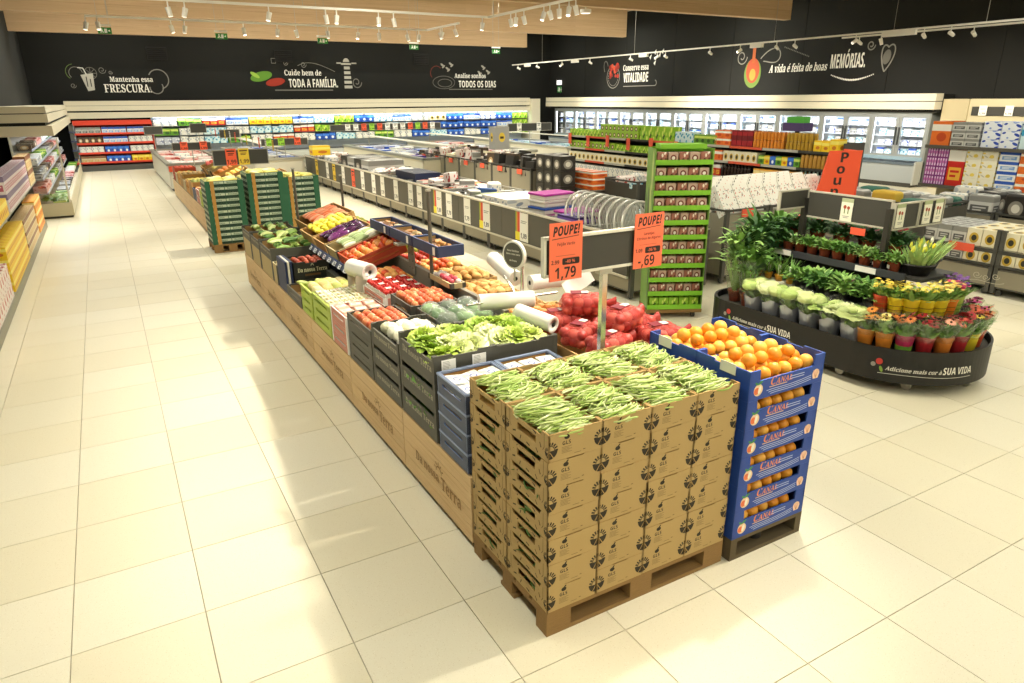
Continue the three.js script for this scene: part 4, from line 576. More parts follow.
{
  const s = thing('price_board', 'dark framed price board on a post above the green beans', 'sign', 0.945, 1.705, -0.88); headerBoard(s, 0.86, 0.23);
  const post = thing('sign_post', 'shiny metal post carrying the price board above the beans', 'post', 0.945, 0.95, -0.88); bx(post, 'tube', MT.chrome, 0, 0.32, 0, 0.035, 0.65, 0.035); bx(post, 'clamp', MT.steel, 0, 0.63, 0, 0.09, 0.03, 0.05);
  bx(post, 'foot', MT.steel, 0, -0.225, 0, 0.03, 0.45, 0.03);
  const cg = new THREE.BoxGeometry(0.222, 0.33, 0.004), edge = MT.orangeCard;
  [[0.655, ['Feijão Verde'], '2.99', '-40 %', '1,79', 'left', 'green beans at 1,79'], [1.255, ['Laranjas', 'Citrinos do Algarve'], '1.09', '-36 %', '-,69', 'right', 'oranges at -,69']].forEach(([x, l, a, b, p, side, lab]) => {
    const m = mesh(scene, 'price_card', cg, [edge, edge, edge, edge, texMat(priceCard(l, a, b, p), 0.55), edge], x, 1.732, -0.855); tag(m, 'orange POUPE card for ' + lab + ' on the ' + side + ' of the board', 'price card');
  });
  // thin posts without boards
  for (const [x, z, y1, l] of [[0.95, -3.5, 1.78, 'middle of the bench'], [0.67, -7.5, 1.68, 'left at the far bench end'], [1.32, -7.5, 1.55, 'right at the far bench end']]) { const t = thing('sign_post', 'thin dark metal post standing in the ' + l, 'post', x, 0.72, z); cyl(t, 'tube', M(0x6e6a60, 0.4, 0.5), [0, 0, 0], [0, y1 - 0.72, 0], 0.018, 0.018, 8); bx(t, 'foot', MT.steel, 0, 0.01, 0, 0.08, 0.02, 0.08); bx(t, 'cap', MT.steel, 0, y1 - 0.72, 0, 0.04, 0.02, 0.04); }
  // perforated bracket with navy trays
  const br = thing('shelf_bracket', 'grey perforated bracket plate carrying the navy trays', 'bracket', 0.99, 0.89, -4.1); bx(br, 'plate', MT.grey, 0, 0.16, 0, 0.01, 0.32, 0.16); for (let i = 0; i < 4; i++) for (let j = 0; j < 2; j++) cyl(br, 'hole_ring', MT.board, [-0.007, 0.06 + i * 0.07, -0.04 + j * 0.08], [-0.004, 0.06 + i * 0.07, -0.04 + j * 0.08], 0.008, 0.008, 8); bx(br, 'arm', MT.grey, -0.08, 0.31, 0, 0.16, 0.02, 0.12); bx(br, 'arm', MT.grey, 0.1, 0.31, 0, 0.2, 0.02, 1.5);
  [[-3.35, 'nearest'], [-3.97, 'middle'], [-4.59, 'farthest']].forEach(([z, l], i) => { const p = crateOf('navytray', mkNavy(0.26, 0.1, 0.6)); put(p, 'navy_tray', 'navy blue tray on the raised shelf, ' + l + ' one', 'tray', 1.04, 1.212, z - 0.2, 0, 'navy trays'); fill('dried_fruit_pack', 'small brown pack in the ' + l + ' navy tray', 'pack', 'packs in the navy trays ' + l, softBox(1, 0.6, 1.3, 0.12), [M(0xb5824a, 0.4), M(0xd6c49a, 0.4), M(0x6d4a2c, 0.4)], 0.94, 1.14, z + 0.06, z - 0.46, 1.25, 0.06, 2, 5); const tg = mesh(scene, 'price_tag', new THREE.BoxGeometry(0.003, 0.07, 0.05), MT.white, 0.905, 1.26, z + 0.02 - i * 0.02); tag(tg, 'white price tag on the ' + l + ' navy tray', 'price tag'); });
}
// plastic bag rolls
const rollGeo = (r, L) => cached(`roll${r},${L}`, () => { const pts = [[0.018, -L / 2], [r * 0.97, -L / 2], [r, -L / 2 + 0.006], [r * 0.985, 0], [r, L / 2 - 0.006], [r * 0.97, L / 2], [0.018, L / 2], [0.018, -L / 2]].map(([a, b]) => new THREE.Vector2(a, b)); return new THREE.LatheGeometry(pts, 24); });
const bagPlastic = M(0xf1efe4, 0.35), core = M(0x2a2824, 0.8);
function bagRoll(label, a, b, r) {
  const A = V3(...a), B = V3(...b), L = A.distanceTo(B), t = thing('bag_roll', label, 'bag roll'); t.position.copy(A).add(B).multiplyScalar(0.5); t.quaternion.setFromUnitVectors(V3(0, 1, 0), B.clone().sub(A).normalize());
  mesh(t, 'film_roll', rollGeo(r, +L.toFixed(3)), bagPlastic); cyl(t, 'core', core, [0, -L / 2 - 0.003, 0], [0, L / 2 + 0.003, 0], 0.017, 0.017, 12); return t;
}
{
  const hold = thing('roll_holder', 'metal stand for the four plastic bag rolls in the bench middle', 'stand', 1.03, 0.72, -1.98); cyl(hold, 'pole', MT.chrome, [0, 0, 0], [0, 0.66, 0], 0.014, 0.014, 8); bx(hold, 'foot', MT.steel, 0, 0.01, 0, 0.14, 0.02, 0.14); for (const [a, b] of [[[-0.45, 0.42, -0.02], [0.3, 0.42, 0.02]], [[-0.02, 0.3, 0.14], [0.02, 0.52, -0.3]]]) cyl(hold, 'arm', MT.chrome, a, b, 0.009, 0.009, 6);
  bagRoll('white plastic bag roll lying horizontally above the lettuces', [0.7, 1.13, -2.05], [1.1, 1.13, -1.93], 0.062);
  bagRoll('white plastic bag roll tilted up behind the round sign', [1.13, 1.21, -2.25], [1.2, 1.27, -2.75], 0.062);
  bagRoll('white plastic bag roll pointing right beside the round sign', [1.14, 1.22, -2.05], [1.42, 1.22, -2.02], 0.06);
  bagRoll('white plastic bag roll in front of the onion bags', [0.9, 1.09, -1.82], [1.0, 1.06, -1.5], 0.06);
  const sheet = mesh(scene, 'plastic_bag', new THREE.PlaneGeometry(0.34, 0.12, 8, 3), new THREE.MeshPhysicalMaterial({ color: 0xf4efe6, roughness: 0.4, transmission: 0.35, thickness: 0, side: THREE.DoubleSide }), 1.5, 1.2, -1.93, -0.5, 0.1, 0.35); { const p = sheet.geometry.attributes.position; for (let i = 0; i < p.count; i++) p.setZ(i, 0.015 * Math.sin(p.getX(i) * 28) + 0.02 * vnoise(p.getX(i) * 20, p.getY(i) * 20, 1)); sheet.geometry.computeVertexNormals(); } tag(sheet, 'loose end of plastic bag hanging off the right roll', 'plastic bag');
  const hold2 = thing('roll_holder', 'grey stand for the single bag roll near the strawberries', 'stand', 0.47, 0.8, -4.12); bx(hold2, 'cheek', M(0xcfc6b4, 0.5), -0.02, 0.08, 0.12, 0.16, 0.16, 0.012); bx(hold2, 'cheek', M(0xcfc6b4, 0.5), -0.02, 0.08, -0.14, 0.16, 0.16, 0.012); bx(hold2, 'bar', MT.steel, 0, 0.14, 0, 0.02, 0.02, 0.26);
  bagRoll('white plastic bag roll on the stand near the strawberries', [0.42, 0.99, -4.27], [0.5, 0.99, -3.95], 0.085);
  // round information sign
  const rt = tex(256, 256, (g) => { g.fillStyle = '#57544c'; g.fillRect(0, 0, 256, 256); g.fillStyle = '#e4e0d2'; g.font = 'bold 26px sans-serif'; g.textAlign = 'center'; ['Para facilitar', 'leve o seu saco', '', 'de fruta'].forEach((s, i) => g.fillText(s, 128, 92 + i * 34)); });
  const rs = thing('round_sign', 'round grey sign with white rim above the bag rolls', 'sign', 0.99, 1.46, -2.02, 0.0);
  const disc = new THREE.CylinderGeometry(0.105, 0.105, 0.03, 36); const face = new THREE.CircleGeometry(0.092, 36);
  mesh(rs, 'rim', disc, MT.white, 0, 0, 0, PI / 2, 0, 0.0).rotation.set(PI / 2, 0, 0); mesh(rs, 'face', face, texMat(rt, 0.6), 0, 0, 0.0165); cyl(rs, 'stem', MT.steel, [0, -0.2, 0], [0, -0.1, 0], 0.008, 0.008, 6); rs.rotation.y = -1.25;
}
// ---------- stacks of green banana cartons ----------
{
  const gt = tex(512, 96, (g, w, h) => { g.fillStyle = '#1e4c32'; g.fillRect(0, 0, w, h); g.fillStyle = '#103322'; g.fillRect(0, 58, w, 38); g.fillStyle = '#b9c6ae'; g.fillRect(20, 10, w - 40, 40); g.fillStyle = '#2a5a3c'; g.font = 'bold 34px serif'; for (let i = 0; i < 2; i++) g.fillText('Banana', 70 + i * 220, 42); g.fillStyle = '#1e4c32'; g.fillRect(w / 2 - 4, 0, 8, h); });
  gt.repeat.set(1 / 0.4, 1 / 0.1);
  const p = crateProto({ w: 0.63, h: 0.098, d: 0.6, mat: M(0x1d4d33, 0.6), frontMat: (() => { const t = gt.clone(); t.repeat.set(1 / 0.63, 1 / 0.1); return texMat(t, 0.6); })(), sideMat: texMat(gt, 0.6), inner: M(0xd8ce8c, 0.7), edge: M(0x2c6a48, 0.6) });
  const pal = palletProto(0.62, 0.78, MT.pallet), strip = M(0xb98a42, 0.8), gs = M(0x1f5c3e, 0.55);
  [[0.2, 11, 'left'], [0.9, 12, 'middle, tallest'], [1.53, 11, 'right']].forEach(([x, n, l], i) => {
    put(pal, 'pallet', 'small wooden pallet under the ' + l + ' stack of green cartons', 'pallet', x, 0, -11.15);
    for (let k = 0; k < n; k++) put(p, 'banana_carton', k === n - 1 ? 'open green carton on top of the ' + l + ' stack' : ORD[k] + ' dark green carton from the floor in the ' + l + ' stack', 'carton', x, 0.144 + k * 0.1, -11.1, 0, 'green cartons, ' + l + ' stack');
    const y1 = 0.144 + n * 0.1;
    const c = thing('corner_strip', 'tan cardboard corner strip on the ' + l + ' stack of green cartons', 'corner strip', x, 0.144, -10.79); bx(c, 'strip', strip, -0.2, n * 0.05, 0, 0.06, n * 0.1, 0.008);
    const e = thing('corner_strip', 'dark green corner strips on the ' + l + ' stack of green cartons', 'corner strip', x, 0.144, -10.79); for (const [dx, w] of [[-0.275, 0.08], [0.265, 0.1]]) bx(e, 'strip', gs, dx, n * 0.05, 0.001, w, n * 0.1, 0.008);
    fill('banana', 'pale yellow banana in the top carton of the ' + l + ' green stack', 'banana', 'bananas ' + l, G.long, [M(0xe4da7c, 0.5), M(0xd8cf66, 0.5), M(0xe9e4a4, 0.5)], x - 0.24, x + 0.24, -10.86, -11.34, y1 - 0.025, 0.1, 2, 7, { turn: 0 });
  });
}
// ---------- printed packs ----------
function packTex(bg, a, b, seed, style = 0) {
  const keep = seedv; seedv = seed * 7919;
  const t = tex(96, 96, (g, w, h) => {
    g.fillStyle = bg; g.fillRect(0, 0, w, h);
    if (style === 0) { g.fillStyle = a; g.fillRect(0, 12, w, 26); g.fillStyle = b; g.beginPath(); g.ellipse(w * rr(0.35, 0.65), 62, rr(16, 28), rr(12, 20), 0, 0, 7); g.fill(); }
    if (style === 1) { g.fillStyle = a; g.beginPath(); g.arc(w / 2, h * 0.55, 30, 0, 7); g.fill(); g.fillStyle = b; g.beginPath(); g.arc(w / 2, h * 0.55, 17, 0, 7); g.fill(); }
    if (style === 2) { for (let i = 0; i < 9; i++) { g.fillStyle = pick([a, b, bg]); g.beginPath(); g.ellipse(rnd() * w, rnd() * h, rr(6, 22), rr(5, 14), rnd() * 3, 0, 7); g.fill(); } }
    if (style === 3) { g.fillStyle = a; g.fillRect(0, 0, w, 30); g.fillStyle = b; g.fillRect(12, 46, w - 24, 34); g.fillStyle = bg; g.fillRect(22, 54, w - 44, 6); g.fillRect(22, 66, w - 60, 6); }
    if (style === 4) { g.fillStyle = a; for (let i = 0; i < 4; i++) g.fillRect(6 + i * 24, 8, 14, h - 16); g.fillStyle = b; for (let i = 0; i < 4; i++) g.fillRect(8 + i * 24, 30, 10, 30); }
  }); seedv = keep; return texMat(t, 0.45);
}
const K = { snack: packTex('#c9a898', '#7a3428', '#efe6da', 33, 1), snack2: packTex('#a86a58', '#efe2d2', '#5a2a20', 34, 2), fine: texMat(tex(128, 128, (g) => { const k = seedv; seedv = 424242; g.fillStyle = '#efece2'; g.fillRect(0, 0, 128, 128); for (let i = 0; i < 46; i++) { g.fillStyle = pick(['#c9543c', '#3a3632', '#d89a86', '#8a8680']); g.save(); g.translate(rnd() * 128, rnd() * 128); g.rotate(rnd() * 3); g.fillRect(-5, -2, rr(4, 12), rr(2, 5)); g.restore(); } seedv = k; }), 0.5),
  yellow: packTex('#efc517', '#f7e36a', '#c8741a', 1, 0), tan: packTex('#d9c9a0', '#8a5a3a', '#c9a05a', 2, 3), violet: packTex('#d8cfd0', '#7a6a8a', '#b0566a', 3, 3), orange: packTex('#e9a43a', '#f4dd9a', '#b8481c', 4, 0),
  white: packTex('#e9e7dd', '#b9bfc4', '#8d98a8', 5, 2), bluewhite: packTex('#eef1f4', '#2d57b8', '#7fa6de', 6, 3), blue: packTex('#1d4fb0', '#3d7fe0', '#e9eef4', 7, 0), red: packTex('#c9251d', '#f0ece4', '#e9b23a', 8, 3), green: packTex('#5f9a2c', '#cfe06a', '#2f5a1c', 9, 0),
  lime: packTex('#8fc22c', '#d9e86a', '#3f6a1c', 10, 2), limebrown: packTex('#9ac43a', '#5a3a24', '#e6e0b0', 11, 1), pinkred: packTex('#e8dcd6', '#b8423a', '#7c2a22', 12, 2), cocoa: packTex('#e6ddd0', '#8a3a2a', '#4a2a1c', 13, 1), brown: packTex('#4a3a2c', '#b99a6a', '#e9e0cc', 14, 1), black: packTex('#26231f', '#8a867c', '#d8d4c8', 15, 1),
  amber: packTex('#d8922a', '#3a2a14', '#f2d27a', 16, 4), juice: packTex('#c8482a', '#f0c24a', '#7a1c14', 17, 4), oil: packTex('#c9b84a', '#6a7a2c', '#efe6a0', 18, 4), darkred: packTex('#7a1420', '#b8242c', '#2a0a0c', 19, 4), violetred: packTex('#8a2a86', '#e6c8ea', '#c85ab0', 20, 4), teal: packTex('#cfe6ec', '#3a9ac0', '#e9f2f4', 21, 2), greywhite: packTex('#c9c9c4', '#8d8d88', '#5a5a58', 22, 3), cream: packTex('#ebe4c6', '#c9a83a', '#2c2a24', 23, 1), redmeat: packTex('#d9a49c', '#b5483c', '#ede4de', 24, 2), fish: packTex('#c6ccd8', '#8a93b0', '#eef0f4', 25, 2), orangewhite: packTex('#e8742a', '#f4f0e6', '#c84a1c', 26, 0), bluepaper: packTex('#e9eef6', '#2446b0', '#8aa0dc', 27, 2), yellowpaper: packTex('#f0ecd8', '#e9cf5a', '#c9c4b0', 28, 2), purple: packTex('#3a2a6a', '#8a6ac0', '#e0d6f0', 29, 0),
};
// shelf row along an axis: packs side by side, all of one kind
function row(name, label, cat, group, mat, o) {   // o: x y z start, dir ('x'|'z'), n, w (along), h, d, gap, geo, rows (stacked), jit
  for (let r = 0; r < (o.rows ?? 1); r++) for (let i = 0; i < o.n; i++) {
    const s = i * (o.w + (o.gap ?? 0.006)) + o.w / 2, mm = Array.isArray(mat) ? mat[(i + r) % mat.length] : mat, hh = o.h * (o.jit ? rr(1 - o.jit, 1) : 1);
    item(name, (o.rows ?? 1) > 1 ? label + ', ' + ORD[r] + ' layer' : label, cat, group, o.geo ?? UNIT, mm, o.dir === 'x' ? o.x + s : o.x, o.y + r * (o.h + 0.003), o.dir === 'z' ? o.z + s : o.z, o.dir === 'x' ? o.w : o.d, hh, o.dir === 'z' ? o.w : o.d, o.turn ? rr(-o.turn, o.turn) : 0);
  }
}
// ---------- left wall: grocery rack ----------
{
  const rack = thing('grocery_rack', 'long grey wall rack of boxed groceries on the left', 'rack', -3.22, 0, -7.4); const L = 16.6;
  bx(rack, 'base', M(0x9b9887, 0.5), 0, 0.06, 0, 0.7, 0.12, L); bx(rack, 'kickboard', M(0x8d8a78, 0.5), 0.352, 0.06, 0, 0.012, 0.12, L); bx(rack, 'back', MT.offwhite, -0.35, 0.85, 0, 0.03, 1.7, L);
  bx(rack, 'shelf', M(0xa9a695, 0.5), -0.02, 0.97, 0, 0.66, 0.03, L); bx(rack, 'shelf_edge', M(0x9c9c94, 0.4), 0.318, 0.985, 0, 0.02, 0.05, L);
  const lay = (lab, mat, z0, z1, y, h, w, rows, x = -2.98, d = 0.2) => row('grocery_box', lab, 'box', lab, mat, { x, y, z: z1, dir: 'z', n: Math.floor((z0 - z1) / (w + 0.006)), w, h, d, rows });
  lay('white and brown box on the lower left shelf nearest the camera', K.pinkred, -5.6, -8.7, 0.12, 0.22, 0.2, 2);
  lay('yellow box in the stacked block on the lower left shelf', K.yellow, -8.8, -11.5, 0.12, 0.15, 0.13, 4);
  lay('tan pasta box in the stacked block on the lower left shelf', K.tan, -11.6, -13.9, 0.12, 0.19, 0.12, 3);
  lay('orange and yellow box at the far end of the lower left shelf', K.orange, -14.0, -15.6, 0.12, 0.2, 0.14, 3);
  row('grocery_box', 'yellow box lying behind the front block on the lower left shelf', 'box', 'yellow boxes behind', K.yellow, { x: -3.24, y: 0.12, z: -11.4, dir: 'z', n: 12, w: 0.2, h: 0.32, d: 0.28, rows: 2 });
  lay('yellow box on the upper left shelf nearest the camera', K.yellow, -6.0, -10.2, 1.0, 0.24, 0.18, 1);
  lay('tall violet and white packet on the upper left shelf', K.violet, -10.3, -14.2, 1.0, 0.26, 0.12, 2);
  lay('tan packet at the far end of the upper left shelf', K.tan, -14.3, -15.6, 1.0, 0.28, 0.13, 2);
}
// left chiller with glass end
{
  const c = thing('multideck_chiller', 'tall open chiller with glass end panel on the left wall', 'chiller', -2.85, 0, -23.1); const L = 12.3;
  bx(c, 'base', M(0xcfc7ae, 0.5), 0, 0.14, 0, 0.95, 0.18, L); bx(c, 'kick', MT.board, 0.02, 0.03, 0, 0.85, 0.06, L - 0.05); bx(c, 'back', M(0xd6d9d4, 0.5), -0.45, 1.0, 0, 0.04, 1.7, L);
  for (let k = 0; k < 4; k++) { bx(c, 'shelf', M(0x8a8c8a, 0.4), -0.2 - k * 0.02, 0.55 + k * 0.32, 0, 0.5 - k * 0.05, 0.02, L - 0.1); bx(c, 'shelf_edge', M(0x9da4b0, 0.4), 0.05 - k * 0.045, 0.565 + k * 0.32, 0, 0.015, 0.045, L - 0.1); }
  bx(c, 'front_wall', M(0xcfc7ae, 0.5), 0.46, 0.3, 0, 0.03, 0.2, L); mesh(c, 'front_glass', new THREE.BoxGeometry(0.008, 0.2, L), MT.glass, 0.462, 0.5, 0);
  mesh(c, 'end_glass', new THREE.BoxGeometry(0.9, 1.45, 0.01), MT.glass, -0.02, 1.07, L / 2 - 0.01); for (const [x, h] of [[0.44, 1.55]]) bx(c, 'end_frame', M(0xe4e0d0, 0.5), x, 1.02, L / 2, 0.035, h, 0.04);
  bx(c, 'end_panel', M(0xd9cfae, 0.5), 0.0, 0.2, L / 2 + 0.01, 0.96, 0.3, 0.04);
  const strip = mesh(c, 'led_strip', new THREE.BoxGeometry(0.03, 0.02, L - 0.3), new THREE.MeshStandardMaterial({ color: 0xffffff, emissive: COOL, emissiveIntensity: 3 }), 0.2, 1.8, 0); const l = new THREE.RectAreaLight(COOL, LAMP.chiller, 0.2, L - 0.4); l.position.set(0.2, 1.78, 0); l.rotation.x = -PI / 2; l.name = 'light'; c.add(l);
  const kinds = [[K.green, 'green'], [K.white, 'white'], [K.redmeat, 'pink'], [K.brown, 'brown'], [K.greywhite, 'grey']];
  for (let k = 0; k < 5; k++) for (let s = 0; s < 6; s++) { const [m, n] = kinds[(k * 2 + s) % 5], y = k ? 0.561 + (k - 1) * 0.32 : 0.24, x = k ? -2.95 - (k - 1) * 0.045 : -2.62; row('deli_pack', n + ' chilled pack, shelf ' + ['one', 'two', 'three', 'four', 'five'][k] + ' section ' + ['one', 'two', 'three', 'four', 'five', 'six'][s] + ' of the left chiller', 'pack', `left chiller packs ${k} ${s}`, m, { x, y, z: -29.0 + s * 2.0, dir: 'z', n: 7, w: 0.24, h: k ? 0.18 : 0.22, d: 0.26, gap: 0.03, jit: 0.3, turn: 0.2 }); }
  fill('bagged_salad', 'green salad bag at the near end of the left chiller well', 'salad bag', 'salad bags', G.lettuce, [M(0x8fb65a, 0.4), M(0x5f9440, 0.4), M(0xc3d8a4, 0.4)], -2.95, -2.5, -17.1, -18.2, 0.42, 0.16, 3, 6);
}
// red shelf at the rear
{
  const r = thing('red_shelf', 'red shelf unit at the rear wall holding packed dairy goods', 'shelf', -1.05, 0, -30.25); const W = 2.7, red = M(0xd23a26, 0.5);
  bx(r, 'back', red, 0, 0.95, -0.3, W, 1.75, 0.03); bx(r, 'base', M(0x4e4d48, 0.5), 0, 0.1, 0.1, W, 0.2, 0.7); for (const s of [-1, 1]) bx(r, 'side', s < 0 ? M(0xb9bcc0, 0.5) : red, s * W / 2, 0.95, 0, 0.03, 1.75, 0.55);
  for (let k = 0; k < 5; k++) { bx(r, 'shelf', red, 0, 0.3 + k * 0.36, 0, W, 0.025, 0.6); bx(r, 'shelf_edge', M(0xe8452c, 0.5), 0, 0.31 + k * 0.36, 0.305, W, 0.07, 0.012); }
  bx(r, 'header', M(0xe8452c, 0.5), 0, 1.82, 0.28, W, 0.14, 0.03);
  const rows_ = [[K.tan, K.blue, K.yellow], [K.white, K.blue, K.white], [K.brown, K.bluewhite, K.white], [K.greywhite, K.bluewhite, K.bluewhite]], nm = [['tan', 'navy', 'yellow'], ['white', 'blue', 'white'], ['brown', 'white and blue', 'white'], ['grey', 'white and blue', 'white and blue']];
  rows_.forEach((ms, k) => ms.forEach((m, s) => row('dairy_pack', nm[k][s] + ' pack on red shelf level ' + ['one', 'two', 'three', 'four'][k] + ', ' + ['left', 'middle', 'right'][s] + ' third', 'pack', `red shelf ${k} ${s}`, m, { x: -2.35 + s * 0.88, y: 0.315 + k * 0.36, z: -30.1, dir: 'x', n: 4, w: 0.2, h: 0.24, d: 0.3, gap: 0.012 })));
  const s = thing('side_shelf', 'small grey corner shelf between left chiller and red shelf', 'shelf', -2.47, 0, -29.9); bx(s, 'back', MT.offwhite, 0, 0.9, -0.5, 0.2, 1.7, 0.02); for (let k = 0; k < 4; k++) bx(s, 'shelf', M(0x49506a, 0.5), 0, 0.45 + k * 0.34, -0.2, 0.2, 0.05, 0.6);
}
// rear wall chillers
{
  const W = 17.6, x0 = 0.35;
  const c = thing('multideck_chiller', 'long brightly lit open chiller along the rear wall', 'chiller', x0 + W / 2, 0, -30.4);
  bx(c, 'back', M(0xdde6ee, 0.5), 0, 1.0, -0.35, W, 1.95, 0.04); bx(c, 'base', MT.board, 0, 0.12, 0.15, W, 0.24, 0.9); bx(c, 'front_wall', M(0xb9bcb8, 0.5), 0, 0.35, 0.6, W, 0.3, 0.04);
  for (let k = 0; k < 4; k++) { bx(c, 'shelf', M(0xb4bac0, 0.4), 0, 0.52 + k * 0.36, 0.0 - k * 0.02, W, 0.02, 0.62 - k * 0.05); bx(c, 'shelf_edge', M(0x6d7176, 0.4), 0, 0.53 + k * 0.36, 0.31 - k * 0.045, W, 0.05, 0.012); }
  const n = 6; for (let i = 0; i < n; i++) { const cx = -W / 2 + (i + 0.5) * W / n; mesh(c, 'led_strip', new THREE.BoxGeometry(W / n - 0.1, 0.02, 0.04), new THREE.MeshStandardMaterial({ color: 0xffffff, emissive: COOL, emissiveIntensity: 3 }), cx, 1.945, 0.34); const l = new THREE.RectAreaLight(COOL, LAMP.chiller * 1.6, W / n - 0.2, 0.15); l.position.set(cx, 1.925, 0.34); l.rotation.set(-PI / 2 + 0.5, 0, 0); l.name = 'light'; c.add(l); }
  const seq = [['white', 'green', 'red', 'bluewhite', 'yellow', 'yellow', 'bluewhite', 'teal', 'lime', 'blue', 'teal', 'bluewhite', 'white', 'cream', 'blue', 'bluewhite', 'bluepaper', 'blue', 'lime'], ['green', 'white', 'teal', 'white', 'teal', 'teal', 'red', 'lime', 'lime', 'green', 'white', 'teal', 'blue', 'blue', 'blue', 'blue', 'blue', 'bluewhite', 'lime'], ['fish', 'white', 'teal', 'green', 'white', 'red', 'white', 'blue', 'teal', 'white', 'green', 'white', 'blue', 'teal', 'blue', 'white', 'blue', 'bluewhite', 'lime']];
  seq.forEach((s, k) => { const y = 0.52 + (3 - k) * 0.36 + 0.011, step = W / s.length; s.forEach((m, i) => row('chilled_pack', m.replace('bluewhite', 'blue and white').replace('bluepaper', 'white and blue').replace('fish', 'grey') + ' pack on the ' + ['top', 'second', 'third'][k] + ' rear chiller shelf, ' + ORD[i] + ' block', 'pack', `rear chiller ${k} ${i}`, K[m], { x: x0 + i * step + 0.02, y, z: -30.18 - 0.02 * (3 - k), dir: 'x', n: 3, w: step / 3 - 0.03, h: 0.31, d: 0.3, gap: 0.02, jit: 0.2 })); });
}
// freezers along the right wall
{
  const pitch = 0.892, n = 22, z0 = -9.75;
  const fm = M(0x9a9f9f, 0.35, 0.3), inm = M(0xe8eef4, 0.5), lo = M(0xaab0b2, 0.4, 0.2), led = new THREE.MeshStandardMaterial({ color: 0xffffff, emissive: 0xf2f8ff, emissiveIntensity: 4 });
  for (let u = 0; u < 11; u++) {
    const zc = z0 - pitch * (u * 2 + 1), ord = ['nearest the paper goods', 'second', 'third', 'fourth', 'fifth', 'sixth', 'seventh', 'eighth', 'ninth', 'tenth', 'last, by the rear corner'][u];
    const f = thing('glass_door_freezer', 'two door upright freezer above a chest on the right wall, ' + ord, 'freezer', 19.55, 0, zc);
    const W = pitch * 2; bx(f, 'plinth', MT.board, -0.3, 0.06, 0, 0.9, 0.12, W); bx(f, 'chest_body', lo, -0.72, 0.38, 0, 0.06, 0.52, W); bx(f, 'chest_floor', inm, -0.4, 0.3, 0, 0.6, 0.03, W); bx(f, 'chest_rim', M(0x5d6a74, 0.4), -0.74, 0.66, 0, 0.08, 0.06, W);
    bx(f, 'back', inm, 0.28, 1.3, 0, 0.05, 1.5, W); bx(f, 'top', fm, -0.05, 2.03, 0, 0.66, 0.1, W); bx(f, 'ledge', M(0x8fa9b8, 0.4), -0.28, 0.78, 0, 0.3, 0.1, W); bx(f, 'cabinet_floor', inm, 0.05, 0.84, 0, 0.5, 0.03, W);
    for (let k = 0; k < 3; k++) bx(f, 'shelf', M(0xdfe6ec, 0.4), 0.08, 1.12 + k * 0.28, 0, 0.38, 0.015, W);
    for (const s of [-1, 1]) {
      const d = new THREE.Group(); d.name = 'door'; d.position.set(-0.36, 1.41, s * pitch / 2); f.add(d);
      for (const q of [-1, 1]) { bx(d, 'door_frame', fm, 0, 0, q * (pitch / 2 - 0.05), 0.05, 1.14, 0.09); bx(d, 'door_frame', fm, 0, q * 0.55, 0, 0.05, 0.06, pitch); }
      mesh(d, 'pane', new THREE.BoxGeometry(0.008, 1.06, pitch - 0.2), MT.glass); bx(d, 'handle', M(0x2e3236, 0.4), -0.045, 0, s * -(pitch / 2 - 0.05), 0.03, 0.5, 0.03);
      bx(f, 'led_tube', led, -0.28, 1.41, s * (pitch - 0.05), 0.03, 1.05, 0.03);
    }
    if (u % 2 === 0) { }
    const l = new THREE.RectAreaLight(0xf2f8ff, LAMP.freezer, W * 0.9, 0.12); l.position.set(-0.26, 1.94, 0); l.rotation.set(-PI / 2, 0, 0); l.rotation.order = 'YXZ'; l.rotation.y = PI / 2; l.rotation.x = -1.2; l.rotation.z = 0; l.rotation.y = -PI / 2; l.name = 'light'; f.add(l);
    const kk = [K.bluewhite, K.fish, K.teal, K.bluepaper, K.white, K.greywhite];
    for (let k = 0; k < 4; k++) row('frozen_pack', 'frozen food pack on shelf ' + ['one', 'two', 'three', 'four'][k] + ' of the ' + ord + ' freezer', 'pack', `freezer ${u} ${k}`, [kk[(u + k) % 6], kk[(u + k + 2) % 6]], { x: 19.55, y: k ? 0.852 + k * 0.28 : 0.856, z: zc - W / 2 + 0.12, dir: 'z', n: 6, w: 0.22, h: 0.2, d: 0.16, gap: 0.035, jit: 0.3 });
  }
  const e = thing('freezer_end_panel', 'grey sloped end panel of the freezer row beside the paper goods', 'end panel', 19.55, 0, z0 + 0.03); bx(e, 'panel', M(0x8b8f8c, 0.4, 0.2), -0.05, 1.05, 0, 0.7, 2.06, 0.05); bx(e, 'chest_end', M(0xb4b6b2, 0.4), -0.55, 0.4, 0, 0.42, 0.66, 0.05);
}
